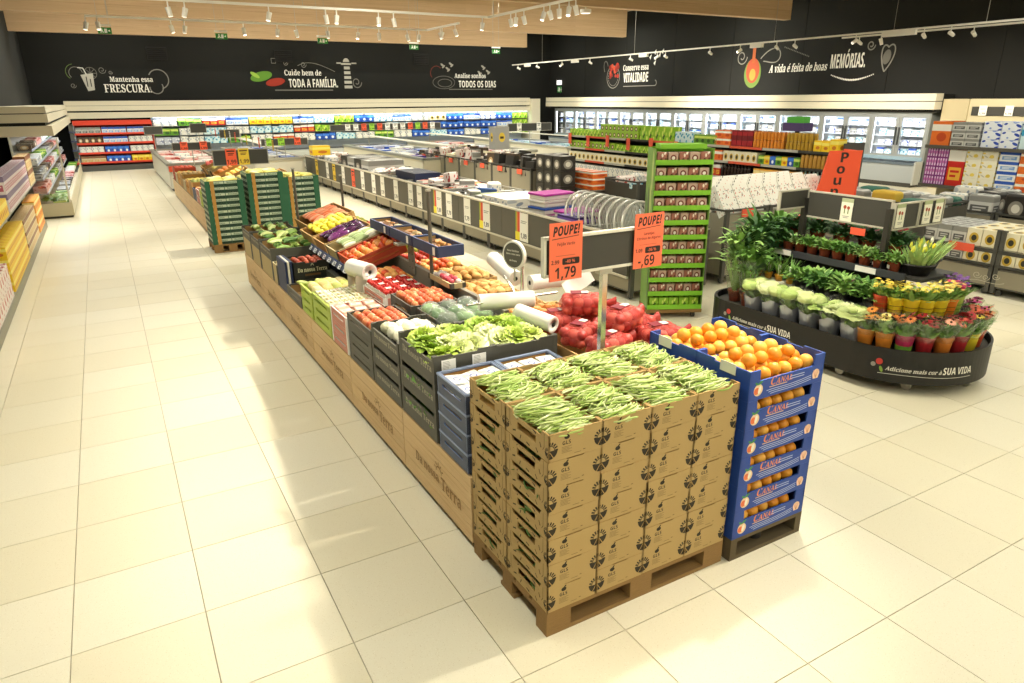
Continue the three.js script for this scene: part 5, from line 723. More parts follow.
// ---------- far produce bench and chests behind the banana stacks ----------
{
  const b = thing('produce_bench', 'farther wooden fronted produce bench behind the green carton stacks', 'bench', 0.95, 0, -16.3); const L = 7.2;
  for (let i = 0; i < 6; i++) for (const s of [-1, 1]) for (let k = 0; k < 4; k++) mesh(b, 'plank', metreBox(L / 6 - 0.01, 0.108, 0.02), MT.wood, s * 0.9, 0.1 + k * 0.111, -L / 2 + (i + 0.5) * L / 6, 0, s * PI / 2, 0);
  for (let k = 0; k < 4; k++) mesh(b, 'end_plank', metreBox(1.78, 0.108, 0.02), MT.wood, 0, 0.1 + k * 0.111, L / 2);
  bx(b, 'deck', MT.crate, 0, 0.48, 0, 1.8, 0.04, L); bx(b, 'kickboard', MT.black, 0, 0.025, 0, 1.76, 0.05, L - 0.05); bx(b, 'riser', MT.crate, 0.35, 0.6, 0, 1.0, 0.2, L - 0.3);
  const kinds = [[mkGreen, 0xc9cf72, 'lime green crate of squashes'], [mkRose, 0xd87a3a, 'rose crate of persimmons'], [mkNavy, 0xe2902e, 'navy blue crate of mandarins'], [mkBrown, 0x9aa04a, 'brown crate of pears'], [mkWood, 0xe8cf4a, 'wooden crate of yellow apples'], [mkOlive, 0xd6c25a, 'pale crate of melons'], [mkBrown, 0x9a7a3c, 'brown crate of kiwis'], [mkWood, 0xe29a3c, 'wooden crate of peaches'], [mkOlive, 0xb6b04a, 'pale crate of grapes'], [mkRed, 0xc94a2c, 'brick red crate of apples']];
  kinds.forEach(([mk, col, l], i) => {
    const z0 = -12.85 - i * 0.68, tiltIt = i > 3; stack('far_fruit_crate', l + ' on the left edge of the farther bench', 0.05, 0.6, z0, z0 - 0.64, 0.5, 1, 0.34 - (i % 3) * 0.05, mk);
    fill('fruit', 'fruit in the ' + l + ' on the farther bench', 'fruit', 'far fruit ' + i, G.round, [M(col, 0.45)], 0.1, 0.55, z0 - 0.05, z0 - 0.6, 0.8 - (i % 3) * 0.05, 0.11, 4, 4);
  });
  [['pale slotted crate tilted on the farther bench, left', mkOlive, -13.4, 0.75, 0xd9cf6a], ['brown carton tilted on the farther bench, right', mkBrown, -13.3, 1.35, 0xb98a4a], ['brown carton tilted behind the pale slotted crate', mkBrown, -14.6, 0.8, 0xe0b24a], ['orange crate tilted on the farther bench', mkWood, -15.7, 0.8, 0xe2862e], ['pale crate tilted far back on the farther bench', mkOlive, -16.8, 0.8, 0xd6c86a], ['brown crate tilted at the end of the farther bench', mkBrown, -18.0, 0.8, 0xc94a3a]].forEach(([l, mk, z, x, col], i) => {
    const p = crateProto(mk(0.6, 0.2, 0.62)), o = put(p, 'tilted_crate', l, 'crate', x + 0.2, 0.86, z); o.rotation.set(0, 0, 0.42);
    fill('fruit', 'fruit in the ' + l, 'fruit', 'far tilted fruit ' + i, G.round, [M(col, 0.45)], x - 0.02, x + 0.36, z + 0.26, z - 0.26, 0.93, 0.11, 4, 4, { tilt: [x - 0.05, 0.44] });
  });
}
// hanging price boards above the far benches
function hangBoard(label, x, y, z, w, h, ry, cards, poleTo) {
  const t = thing('price_board', label, 'sign', x, y, z, ry); headerBoard(t, w, h, MT.board, M(0x9c9a8e, 0.5)); cyl(t, 'pole', MT.steel, [0, -h / 2, -0.03], [0, (poleTo ?? 0.55) - y, -0.03], 0.015, 0.015, 6);
  cards.forEach(([u, m, l]) => { const p = V3(u * w / 2, 0.01, 0.02).applyEuler(new THREE.Euler(0, ry, 0)); const c = mesh(scene, 'price_card', new THREE.BoxGeometry(0.2, h * 1.05, 0.006), m, x + p.x, y + p.y, z + p.z, 0, ry, 0); tag(c, l, 'price card'); });
}
const smallCard = (bg, fg) => texMat(tex(64, 96, (g) => { g.fillStyle = bg; g.fillRect(0, 0, 64, 96); g.fillStyle = fg; g.fillRect(8, 10, 48, 8); g.fillRect(14, 26, 36, 4); g.fillRect(14, 34, 30, 4); g.font = 'bold 30px sans-serif'; g.fillText('1,99', 2, 86); }), 0.6);
const cardO = smallCard('#f2603a', '#2a120c'), cardW = smallCard('#f0eee4', '#3a3934'), cardG = smallCard('#9ad23a', '#2a3a14'), cardY = smallCard('#e9c83a', '#5a2c14');
const stripTex = tex(128, 160, (g) => { g.fillStyle = '#f0eee4'; g.fillRect(0, 0, 128, 160); const gr = g.createLinearGradient(0, 0, 44, 0); g.fillStyle = '#7fa03a'; g.fillRect(0, 0, 16, 118); g.fillStyle = '#e0a03a'; g.fillRect(12, 0, 12, 118); g.fillStyle = '#d8482c'; g.fillRect(22, 0, 24, 118); g.fillStyle = '#f2e23a'; g.fillRect(0, 112, 46, 48); g.fillStyle = '#8a8a80'; g.fillRect(56, 44, 60, 4); g.fillRect(56, 54, 50, 4); g.fillStyle = '#1e1d1a'; g.font = 'bold 40px sans-serif'; g.save(); g.translate(54, 142); g.scale(0.8, 1); g.fillText('1,89', 0, 0); g.restore(); });
const stripCard = texMat(stripTex, 0.6);
const whiteCardTex = tex(96, 192, (g) => { g.fillStyle = '#f2f0e6'; g.fillRect(0, 0, 96, 192); g.fillStyle = '#9a988e'; g.fillRect(16, 60, 64, 5); g.fillRect(20, 72, 54, 4); g.fillStyle = '#1e1d1a'; g.font = 'bold 46px sans-serif'; g.save(); g.translate(8, 168); g.scale(0.82, 1); g.fillText('1,79', 0, 0); g.restore(); });
const whiteCard = texMat(whiteCardTex, 0.6);
hangBoard('dark price board with a large orange card above the green cartons', 0.82, 1.5, -12.6, 1.05, 0.3, 0, [[-0.35, cardO, 'large orange price card above the green carton stacks'], [0.1, cardY, 'small yellow price card beside the large orange card']]);
hangBoard('dark price board with two orange cards at the end of the farther bench', 0.72, 1.32, -20.4, 1.05, 0.22, 0, [[-0.4, cardO, 'left orange card on the board before the meat chest'], [0.6, cardO, 'right orange card on the board before the meat chest']]);
hangBoard('small dark price board far left behind the meat chest', 0.1, 1.6, -26.0, 0.6, 0.28, 0, [], 0.3); hangBoard('small dark board above the row of pale cards', 1.3, 1.72, -23.5, 0.5, 0.3, 0, [], 0.3);
for (let i = 0; i < 12; i++) { const m = mesh(scene, 'price_card', new THREE.BoxGeometry(0.006, 0.26, 0.16), [cardW, cardO, cardW, cardY][i % 4], 1.62 + i * 0.05, 1.62 - i * 0.012, -23.0 + i * 0.62); tag(m, 'narrow price card in the receding row behind the farther bench', 'price card', 'receding price cards'); }
// chests (open freezers and chillers standing as islands)
function chest(label, x0, x1, z0, z1, h, body, rim, packs, lab, gl = true) {
  const t = thing('island_chest', label, 'chest', (x0 + x1) / 2, 0, (z0 + z1) / 2), w = x1 - x0, d = z0 - z1;
  bx(t, 'plinth', MT.board, 0, 0.05, 0, w - 0.1, 0.1, d - 0.1); bx(t, 'well_floor', MT.white, 0, h - 0.28, 0, w - 0.1, 0.03, d - 0.1);
  for (const s of [-1, 1]) { bx(t, 'side_wall', body, s * (w / 2 - 0.03), h / 2 + 0.03, 0, 0.06, h - 0.1, d); bx(t, 'end_wall', body, 0, h / 2 + 0.03, s * (d / 2 - 0.03), w, h - 0.1, 0.06); bx(t, 'rim', rim, s * (w / 2 - 0.02), h, 0, 0.12, 0.07, d + 0.08); bx(t, 'rim', rim, 0, h, s * (d / 2 - 0.02), w + 0.08, 0.07, 0.12); }
  const nz = Math.floor((d - 0.3) / 0.45), nx = Math.max(2, Math.floor((w - 0.2) / 0.42));
  for (let i = 0; i < nx; i++) for (let j = 0; j < nz; j++) item('chest_pack', lab + ', ' + ORD[i] + ' column', 'pack', lab, UNIT, pick(packs), x0 + 0.14 + (i + 0.5) * (w - 0.28) / nx, h - 0.26, z1 + 0.15 + (j + 0.5) * (d - 0.3) / nz, (w - 0.34) / nx, rr(0.16, 0.3), (d - 0.36) / nz, rr(-0.08, 0.08));
  if (gl) { const r = thing('chest_shelf', 'raised shelf board over the ' + label.split(' ').slice(0, 9).join(' '), 'shelf', (x0 + x1) / 2, h, (z0 + z1) / 2); for (const s of [-1, 1]) cyl(r, 'post', MT.steel, [0, -0.2, s * (d / 2 - 0.25)], [0, 0.34, s * (d / 2 - 0.25)], 0.015, 0.015, 6); bx(r, 'top_board', MT.offwhite, 0, 0.35, 0, 0.3, 0.02, d - 0.3); }
  return t;
}
chest('meat chest with an orange card on its corner left of the farther bench', 0.05, 1.75, -21.0, -28.6, 0.78, MT.offwhite, MT.grey, [K.redmeat, K.pinkred, K.white], 'meat pack in the chest behind the farther bench', false);
{ const c = mesh(scene, 'price_card', new THREE.BoxGeometry(0.5, 0.16, 0.01), MT.redCard, 0.3, 0.66, -20.93); tag(c, 'bright orange sign on the near corner of the meat chest', 'sign'); }
chest('white freezer chest left of the price rail row', 2.4, 3.9, -20.4, -27.0, 0.85, MT.offwhite, MT.steel, [K.fish, K.bluewhite, K.white], 'frozen pack in the white chest left of the price rail row');
chest('large white freezer chest with grey rim in the shop middle', 6.75, 8.7, -17.5, -25.6, 0.86, M(0xe4dfcb, 0.5), M(0x8b8d88, 0.4), [K.fish, K.bluewhite, K.white, K.purple], 'frozen pack in the large middle chest');
chest('white freezer chest behind the middle bins', 9.6, 11.4, -18.6, -26.0, 0.86, M(0xd9d6c8, 0.5), MT.steel, [K.fish, K.white, K.redmeat], 'frozen pack in the rear right chest');
chest('low white freezer chest near the dark pillar', 13.0, 14.8, -19.0, -26.5, 0.86, M(0xd9d6c8, 0.5), MT.steel, [K.fish, K.teal, K.blue], 'frozen pack in the chest near the dark pillar');
// boards with cards over the rear chests
hangBoard('dark board with green and orange cards above the rear white chest', 3.5, 1.32, -21.0, 1.45, 0.22, 0, [[-0.7, cardG, 'left green card above the rear white chest'], [-0.15, cardG, 'right green card above the rear white chest'], [0.55, cardO, 'orange card above the rear white chest']], 0.8);
hangBoard('dark board left above the rear white chest', 1.95, 1.6, -21.4, 0.6, 0.25, 0, [], 0.8);
hangBoard('long row of cards above the large middle chest', 8.4, 1.55, -25.0, 4.6, 0.24, 0, Array.from({ length: 12 }, (_, i) => [-0.7 + i * 0.14, [cardW, cardW, cardO, cardG, cardO, cardW][i % 6], ORD[i] + ' small card from the left in the row above the large middle chest']), 0.9);
hangBoard('dark board with white cards at the right end of the rear chests', 13.2, 1.5, -22.0, 2.0, 0.3, 0, [[-0.5, cardW, 'left white card on the board near the pillar'], [0.4, cardW, 'right white card on the board near the pillar']], 0.9);
{ const t = thing('cube_sign', 'grey cube sign with yellow emblem on the rear chest', 'sign', 10.0, 0.96, -18.7); const ft = texMat(tex(96, 96, (g) => { g.fillStyle = '#9a9a98'; g.fillRect(0, 0, 96, 96); g.fillStyle = '#d8b83a'; g.beginPath(); g.arc(48, 44, 20, 0, 7); g.fill(); g.fillStyle = '#3a2a1c'; g.fillRect(36, 40, 24, 10); }), 0.6); bx(t, 'box', ft, 0, 0.36, 0, 0.55, 0.72, 0.4); bx(t, 'foot', MT.board, 0, 0.02, 0, 0.4, 0.04, 0.3); }
item('yellow_display_box', 'bright yellow box with white cap on the white chest', 'box', null, UNIT, K.yellow, 4.3, 0.95, -19.9, 0.55, 0.28, 0.4);
// ---------- promotion bins with the price rail ----------
function bin(label, x0, x1, z0, z1, h, o = {}) {   // o.face: '-x' or '+z' is the lettered side
  const t = thing('promotion_bin', label, 'bin', (x0 + x1) / 2, 0, (z0 + z1) / 2, 0, o.group), w = x1 - x0, d = z0 - z1, pm = o.panel ?? M(0x9a937e, 0.5), leg = M(0x4a4943, 0.5);
  for (const sx of [-1, 1]) for (const sz of [-1, 1]) { bx(t, 'leg', leg, sx * (w / 2 - 0.03), h / 2 + 0.03, sz * (d / 2 - 0.025), 0.06, h - 0.02, 0.05); cyl(t, 'caster', MT.board, [sx * (w / 2 - 0.09), 0.04, sz * (d / 2 - 0.08)], [sx * (w / 2 - 0.06), 0.04, sz * (d / 2 - 0.08)], 0.04, 0.04, 10); }
  for (const s of [-1, 1]) { bx(t, 'side_panel', pm, s * (w / 2 - 0.012), 0.13 + (h - 0.18) / 2, 0, 0.02, h - 0.18, d - 0.1); bx(t, 'end_panel', pm, 0, 0.13 + (h - 0.18) / 2, s * (d / 2 - 0.012), w - 0.1, h - 0.18, 0.02); bx(t, 'rim', o.rim ?? MT.steel, s * (w / 2 - 0.01), h, 0, 0.03, 0.03, d); bx(t, 'rim', o.rim ?? MT.steel, 0, h, s * (d / 2 - 0.01), w, 0.03, 0.03); }
  bx(t, 'floor', leg, 0, 0.12, 0, w - 0.04, 0.03, d - 0.04); bx(t, 'goods_floor', M(0x6b675c, 0.6), 0, o.deck ?? h - 0.2, 0, w - 0.06, 0.02, d - 0.06); return t;
}
const R1 = 4.2, R1w = 1.35;
for (let i = 0; i < 17; i++) { const z0 = -4.55 - i; bin(ORD[i] + ' promotion bin from the near end behind the long price rail', R1, R1 + R1w, z0, z0 - 0.985, 0.84, { group: 'bins behind the price rail' }); }
{
  const L = 17.0, r = thing('price_rail', 'long dark price rail with pale edges along the promotion bins', 'price rail', R1 - 0.03, 0.58, -4.58 - L / 2);
  for (let i = 0; i < 10; i++) bx(r, 'dark_panel', M(0x565349, 0.55), 0, 0, -L / 2 + (i + 0.5) * L / 10, 0.012, 0.5, L / 10 - 0.012);
  for (const s of [-1, 1]) bx(r, 'edge_profile', M(0xcfc9b6, 0.4), -0.005, s * 0.26, 0, 0.03, 0.03, L);
  const cs = [[-21.4, 'w'], [-19.9, 'y'], [-18.7, 'w'], [-18.0, 'y'], [-17.1, 'w'], [-16.2, 'o'], [-15.4, 'w'], [-14.55, 'w'], [-13.9, 'w'], [-13.0, 'w'], [-12.1, 'w'], [-11.6, 'w'], [-10.65, 's'], [-10.1, 'w'], [-9.3, 'w'], [-8.6, 's'], [-7.3, 's']];
  cs.forEach(([z, k], i) => { const m = mesh(scene, 'price_card', new THREE.BoxGeometry(0.006, 0.46, k === 's' ? 0.4 : 0.26), k === 's' ? stripCard : k === 'o' ? cardO : k === 'y' ? cardY : whiteCard, R1 - 0.042, 0.585, z); tag(m, ({ w: 'white', s: 'white and striped', o: 'orange', y: 'yellow' })[k] + ' price card, ' + ORD[cs.filter((c) => c[0] > z).length] + ' from the near end of the long rail', 'price card'); });
}
// goods in the bins of row one (deck y = 0.65)
const D1 = 0.65;
{ // laundry racks
  const wire = M(0xc4c2b8, 0.3, 0.6), p = proto((g) => { const h = 0.42, w = 1.0; const pts = []; for (let i = 0; i <= 12; i++) { const a = PI * i / 12; pts.push(V3(Math.cos(a) * w / 2, 0.12 + Math.sin(a) * h, 0)); } mesh(g, 'hoop', new THREE.TubeGeometry(new THREE.CatmullRomCurve3(pts), 24, 0.02, 6), wire); for (let i = 0; i < 9; i++) cyl(g, 'wire', wire, [-0.4 + i * 0.1, 0.02, 0], [-0.4 + i * 0.1, 0.12 + Math.sin(Math.acos((-0.4 + i * 0.1) / 0.5)) * h, 0], 0.009, 0.009, 5); for (const s of [-1, 1]) cyl(g, 'foot', wire, [s * 0.5, 0, 0], [s * 0.5, 0.14, 0], 0.014, 0.014, 6); cyl(g, 'bar', wire, [-0.5, 0.02, 0], [0.5, 0.02, 0], 0.01, 0.01, 6); });
  for (let i = 0; i < 9; i++) { const o = put(p, 'drying_rack', ORD[i] + ' folded silver wire drying rack from the front in the near bins', 'drying rack', 4.85, D1 + 0.02, -5.05 - i * 0.17, 0, 'drying racks'); o.rotation.set(-0.35, 0.25, 0); }
  const pk = [K.white, K.teal]; for (let i = 0; i < 4; i++) item('wrapped_pack', 'white film wrapped pack beside the drying racks', 'pack', 'white packs beside the racks', softBox(1, 1, 1, 0.12), pk[i % 2], 5.32, D1 + 0.02, -4.9 - i * 0.3, 0.34, 0.26 + 0.02 * (i % 2), 0.26);
}
{ // plastic boxes with lids
  const lids = [0xa82a88, 0xa82a88, 0x2a58b0, 0x8a2a7a, 0xdcd8d0]; for (let s = 0; s < 2; s++) for (let k = 0; k < (s ? 2 : 4); k++) { const t = thing('plastic_box', (s ? 'low' : 'tall') + ' stack of lidded plastic boxes, ' + ['lowest', 'second', 'third', 'top'][k] + ' one', 'box', 4.72 + s * 0.1, D1 + 0.02 + k * 0.11, -7.3 + s * 0.62 - s * 0.0, 0.1, 'plastic boxes'); mesh(t, 'body', softBox(0.6, 0.075, 0.42, 0.02), M(0xe6e2d8, 0.4), 0, 0.038, 0); mesh(t, 'lid', softBox(0.63, 0.035, 0.45, 0.012), M(k === (s ? 1 : 3) ? 0xb0309a : lids[(k * 2 + s) % 5], 0.35), 0, 0.09, 0); }
  item('toy_carton', 'blue and purple printed carton in front of the plastic boxes', 'carton', null, UNIT, K.purple, 4.5, D1 + 0.02, -6.25, 0.36, 0.22, 0.5); item('toy_carton', 'pale printed carton behind the plastic boxes', 'carton', null, UNIT, K.white, 5.2, D1 + 0.02, -7.6, 0.5, 0.34, 0.9);
  row('white_carton', 'white patterned carton in the fifth bin', 'carton', 'white patterned cartons', K.white, { x: 4.75, y: D1 + 0.01, z: -8.95, dir: 'z', n: 2, w: 0.46, h: 0.26, d: 0.9 });
  for (let i = 0; i < 5; i++) { const m = item('folded_textile', 'folded colourful textile in the bins left of the cartons', 'textile', 'folded textiles near', softBox(1, 1, 1, 0.18), pick([K.yellow, K.teal, K.lime, M(0x2a4a7a, 0.8), M(0xc8a03a, 0.8)]), 4.6 + (i % 3) * 0.28, D1 + 0.05 + rr(0, 0.1), -9.3 - i * 0.16, 0.4, 0.1, 0.34, rr(0, 3)); m.rotation.z = rr(-0.3, 0.3); }
  for (let i = 0; i < 12; i++) { const m = item('magazine', 'red and white magazine lying in the middle bins', 'magazine', 'magazines', UNIT, pick([K.red, K.white, K.black, K.pinkred]), 4.45 + (i % 4) * 0.28, D1 + 0.1 + (i % 3) * 0.03, -10.3 - Math.floor(i / 4) * 0.45, 0.24, 0.05, 0.34, rr(-0.4, 0.4)); m.rotation.x = rr(-0.2, 0.2); }
  row('navy_box', 'navy blue gift box on the middle bins', 'box', 'navy boxes', M(0x1d2a4c, 0.4), { x: 4.7, y: D1 + 0.1, z: -13.6, dir: 'z', n: 4, w: 0.3, h: 0.24, d: 0.6 });
  row('grey_tray', 'light grey tray under the navy boxes', 'tray', 'grey trays', MT.steel, { x: 4.8, y: D1 + 0.01, z: -13.9, dir: 'z', n: 3, w: 0.55, h: 0.08, d: 1.1 });
  row('printed_carton', 'large black and white printed carton in the far bins', 'carton', 'printed cartons', [K.black, K.greywhite], { x: 4.75, y: D1 + 0.01, z: -17.6, dir: 'z', n: 4, w: 0.6, h: 0.42, d: 0.95 });
  for (let i = 0; i < 6; i++) { const m = item('slipper_pack', 'white soft pack lying in the bins before the printed cartons', 'pack', 'white soft packs', softBox(1, 1, 1, 0.2), pick([K.white, K.pinkred]), 4.5 + (i % 3) * 0.3, D1 + 0.08, -14.7 - Math.floor(i / 3) * 0.4, 0.28, 0.16, 0.34, rr(-0.6, 0.6)); m.rotation.z = 0.3; }
}
for (let i = 0; i < 70; i++) { const z = -8.9 - (i % 35) * 0.36, s = Math.floor(i / 35); if ((z < -13.0 && z > -14.4) || (z < -14.5 && z > -15.4) || z < -18.2 + s * 0.6 && z > -15.2) continue; const q = item('small_article', 'small ' + ['boxed', 'wrapped', 'printed', 'bagged', 'flat'][i % 5] + ' article on the ' + (s ? 'right' : 'left') + ' half of the ' + ORD[Math.min(16, Math.floor((-z - 4.55)))] + ' bin', 'article', 'loose articles in the bins', softBox(1, 1, 1, 0.12), pick([K.white, K.black, K.red, K.greywhite, K.teal, K.brown, K.yellow, K.pinkred, M(0x2b2a27, 0.5)]), 4.45 + s * 0.55 + rr(0, 0.25), D1 + 0.015, z, rr(0.2, 0.36), rr(0.12, 0.34), rr(0.2, 0.34), rr(-0.5, 0.5)); q.rotation.x = rr(-0.2, 0.2); }
// ---------- second bin row and stacked pans ----------
for (let i = 0; i < 7; i++) { const z0 = -12.2 - i * 1.0; bin(ORD[i] + ' grey mesh bin from the near end of the second row', 7.3, 8.6, z0, z0 - 0.985, 0.95, { group: 'second row of bins', panel: M(0x857f6c, 0.5), rim: MT.board }); const m = mesh(scene, 'price_card', new THREE.BoxGeometry(0.01, 0.12, 0.24), MT.redCard, 7.275, 0.86, z0 - 0.5); tag(m, ORD[i] + ' small orange card from the near end of the second bin row', 'price card');
  for (let k = 0; k < 15; k++) { const q = item(i < 3 ? 'pan_box' : 'kitchen_item', (i < 3 ? 'dark boxed pan' : 'small boxed kitchen item') + ' heaped in the ' + ORD[i] + ' bin of the second row', 'box', 'second row goods ' + i, UNIT, pick(i < 3 ? [K.black, K.brown, M(0x2a2824, 0.4)] : [K.brown, K.greywhite, K.pinkred, K.cream, K.black]), 7.45 + (k % 5) * 0.24, 0.76, z0 - 0.18 - Math.floor(k / 5) * 0.32, 0.22, rr(0.2, 0.46), 0.26, rr(-0.5, 0.5)); q.rotation.z = rr(-0.2, 0.2); } }
for (let s = 0; s < 3; s++) for (let k = 0; k < 4; k++) item('dark_box', 'black box with round white print in the tall stack at the second row corner', 'box', 'black stacked boxes', UNIT, K.black, 7.55, k * 0.33, -11.15 - s * 0.36, 0.4, 0.325, 0.34);
item('dark_box', 'black box lying on the tall black stack', 'box', null, UNIT, K.black, 7.95, 1.0, -12.0, 0.36, 0.3, 0.36);
bin('grey bin under the white and orange boxes', 7.9, 8.9, -10.55, -11.85, 0.56, { panel: M(0x857f6c, 0.5), deck: 0.54 });
for (let k = 0; k < 3; k++) for (let s = 0; s < 4; s++) item('white_orange_box', 'white and orange coffee box in the stack right of the black boxes', 'box', 'white and orange boxes', UNIT, K.orangewhite, 8.15, 0.575 + k * 0.135, -10.72 - s * 0.31, 0.4, 0.13, 0.3);
bin('black plastic bin of small goods behind the green display stand', 8.2, 9.4, -9.3, -10.45, 0.85, { panel: M(0x3a3832, 0.5), rim: MT.board });
for (let k = 0; k < 10; k++) item('small_item', 'small mixed article heaped in the black bin', 'article', 'mixed articles', softBox(1, 1, 1, 0.2), pick([K.teal, K.black, K.pinkred, K.white]), 8.35 + (k % 5) * 0.22, 0.67, -9.55 - Math.floor(k / 5) * 0.5, 0.22, rr(0.16, 0.3), 0.3, rr(0, 3));
for (let k = 0; k < 4; k++) item('white_pack_pile', 'white flat pack piled behind the green display stand', 'pack', 'white flat packs', softBox(1, 1, 1, 0.1), K.white, 8.7, 0.06 + k * 0.2, -8.4, 0.7, 0.19, 0.9);
bin('low grey bin right of the black bin behind the green display stand', 8.3, 9.2, -7.6, -9.2, 0.1, { panel: M(0x857f6c, 0.5), deck: 0.04 });
// white mesh bin with striped packs in front of the gondola
for (let i = 0; i < 3; i++) bin('grey bin of white packs beside the flower stand, ' + ['left', 'middle', 'right'][i], 5.85 + i * 0.86, 6.68 + i * 0.86, -4.55, -5.75, 1.05, { panel: M(0x8a8472, 0.5), rim: MT.board, group: 'bins of white packs' });
for (let i = 0; i < 8; i++) for (let j = 0; j < 4; j++) { const q = item('striped_pack', 'white pack with red print leaning in the bins, ' + ORD[j] + ' line, ' + ORD[i] + ' column', 'pack', 'white printed packs', UNIT, K.fine, 6.0 + i * 0.315, 0.93, -4.76 - j * 0.27, 0.3, 0.45, 0.14); q.rotation.x = -0.6; }
{ const m = mesh(scene, 'price_card', new THREE.BoxGeometry(0.26, 0.11, 0.01), MT.redCard, 6.25, 1.0, -4.53); tag(m, 'small orange price card on the bins of white packs', 'price card'); }
// ---------- orange sign ----------
{
  const ft = (s) => texMat(tex(192, 320, (g, w, h) => { g.fillStyle = '#f2572f'; g.fillRect(0, 0, w, h); g.fillStyle = '#231410'; g.font = 'bold 62px sans-serif'; g.textAlign = 'center'; 'Poupe'.split('').forEach((c, i) => g.fillText(c, w / 2 + 14 - i * 7, 52 + i * 52)); }), 0.6);
  const sh = new THREE.Shape([[-0.36, -0.56], [0.3, -0.56], [0.36, 0.46], [-0.14, 0.46]].map(([x, y]) => new THREE.Vector2(x, y))); const g = new THREE.ExtrudeGeometry(sh, { depth: 0.03, bevelEnabled: false }); const uv = g.attributes.uv; for (let i = 0; i < uv.count; i++) uv.setXY(i, uv.getX(i) / 0.78 + 0.46, uv.getY(i) / 1.02 + 0.55);
  const t = thing('offer_sign', 'large bright orange standing sign with letters Poupe', 'sign', 8.0, 1.32, -4.5, -0.45); mesh(t, 'front_panel', g, ft()); mesh(t, 'side_panel', new THREE.BoxGeometry(0.02, 1.0, 0.5), M(0xe24a26, 0.6), 0.36, -0.05, -0.25); cyl(t, 'pole', MT.steel, [0, -1.32, -0.1], [0, -0.5, -0.1], 0.02, 0.02, 8); bx(t, 'foot', MT.steel, 0, -1.3, -0.1, 0.4, 0.03, 0.4);
}
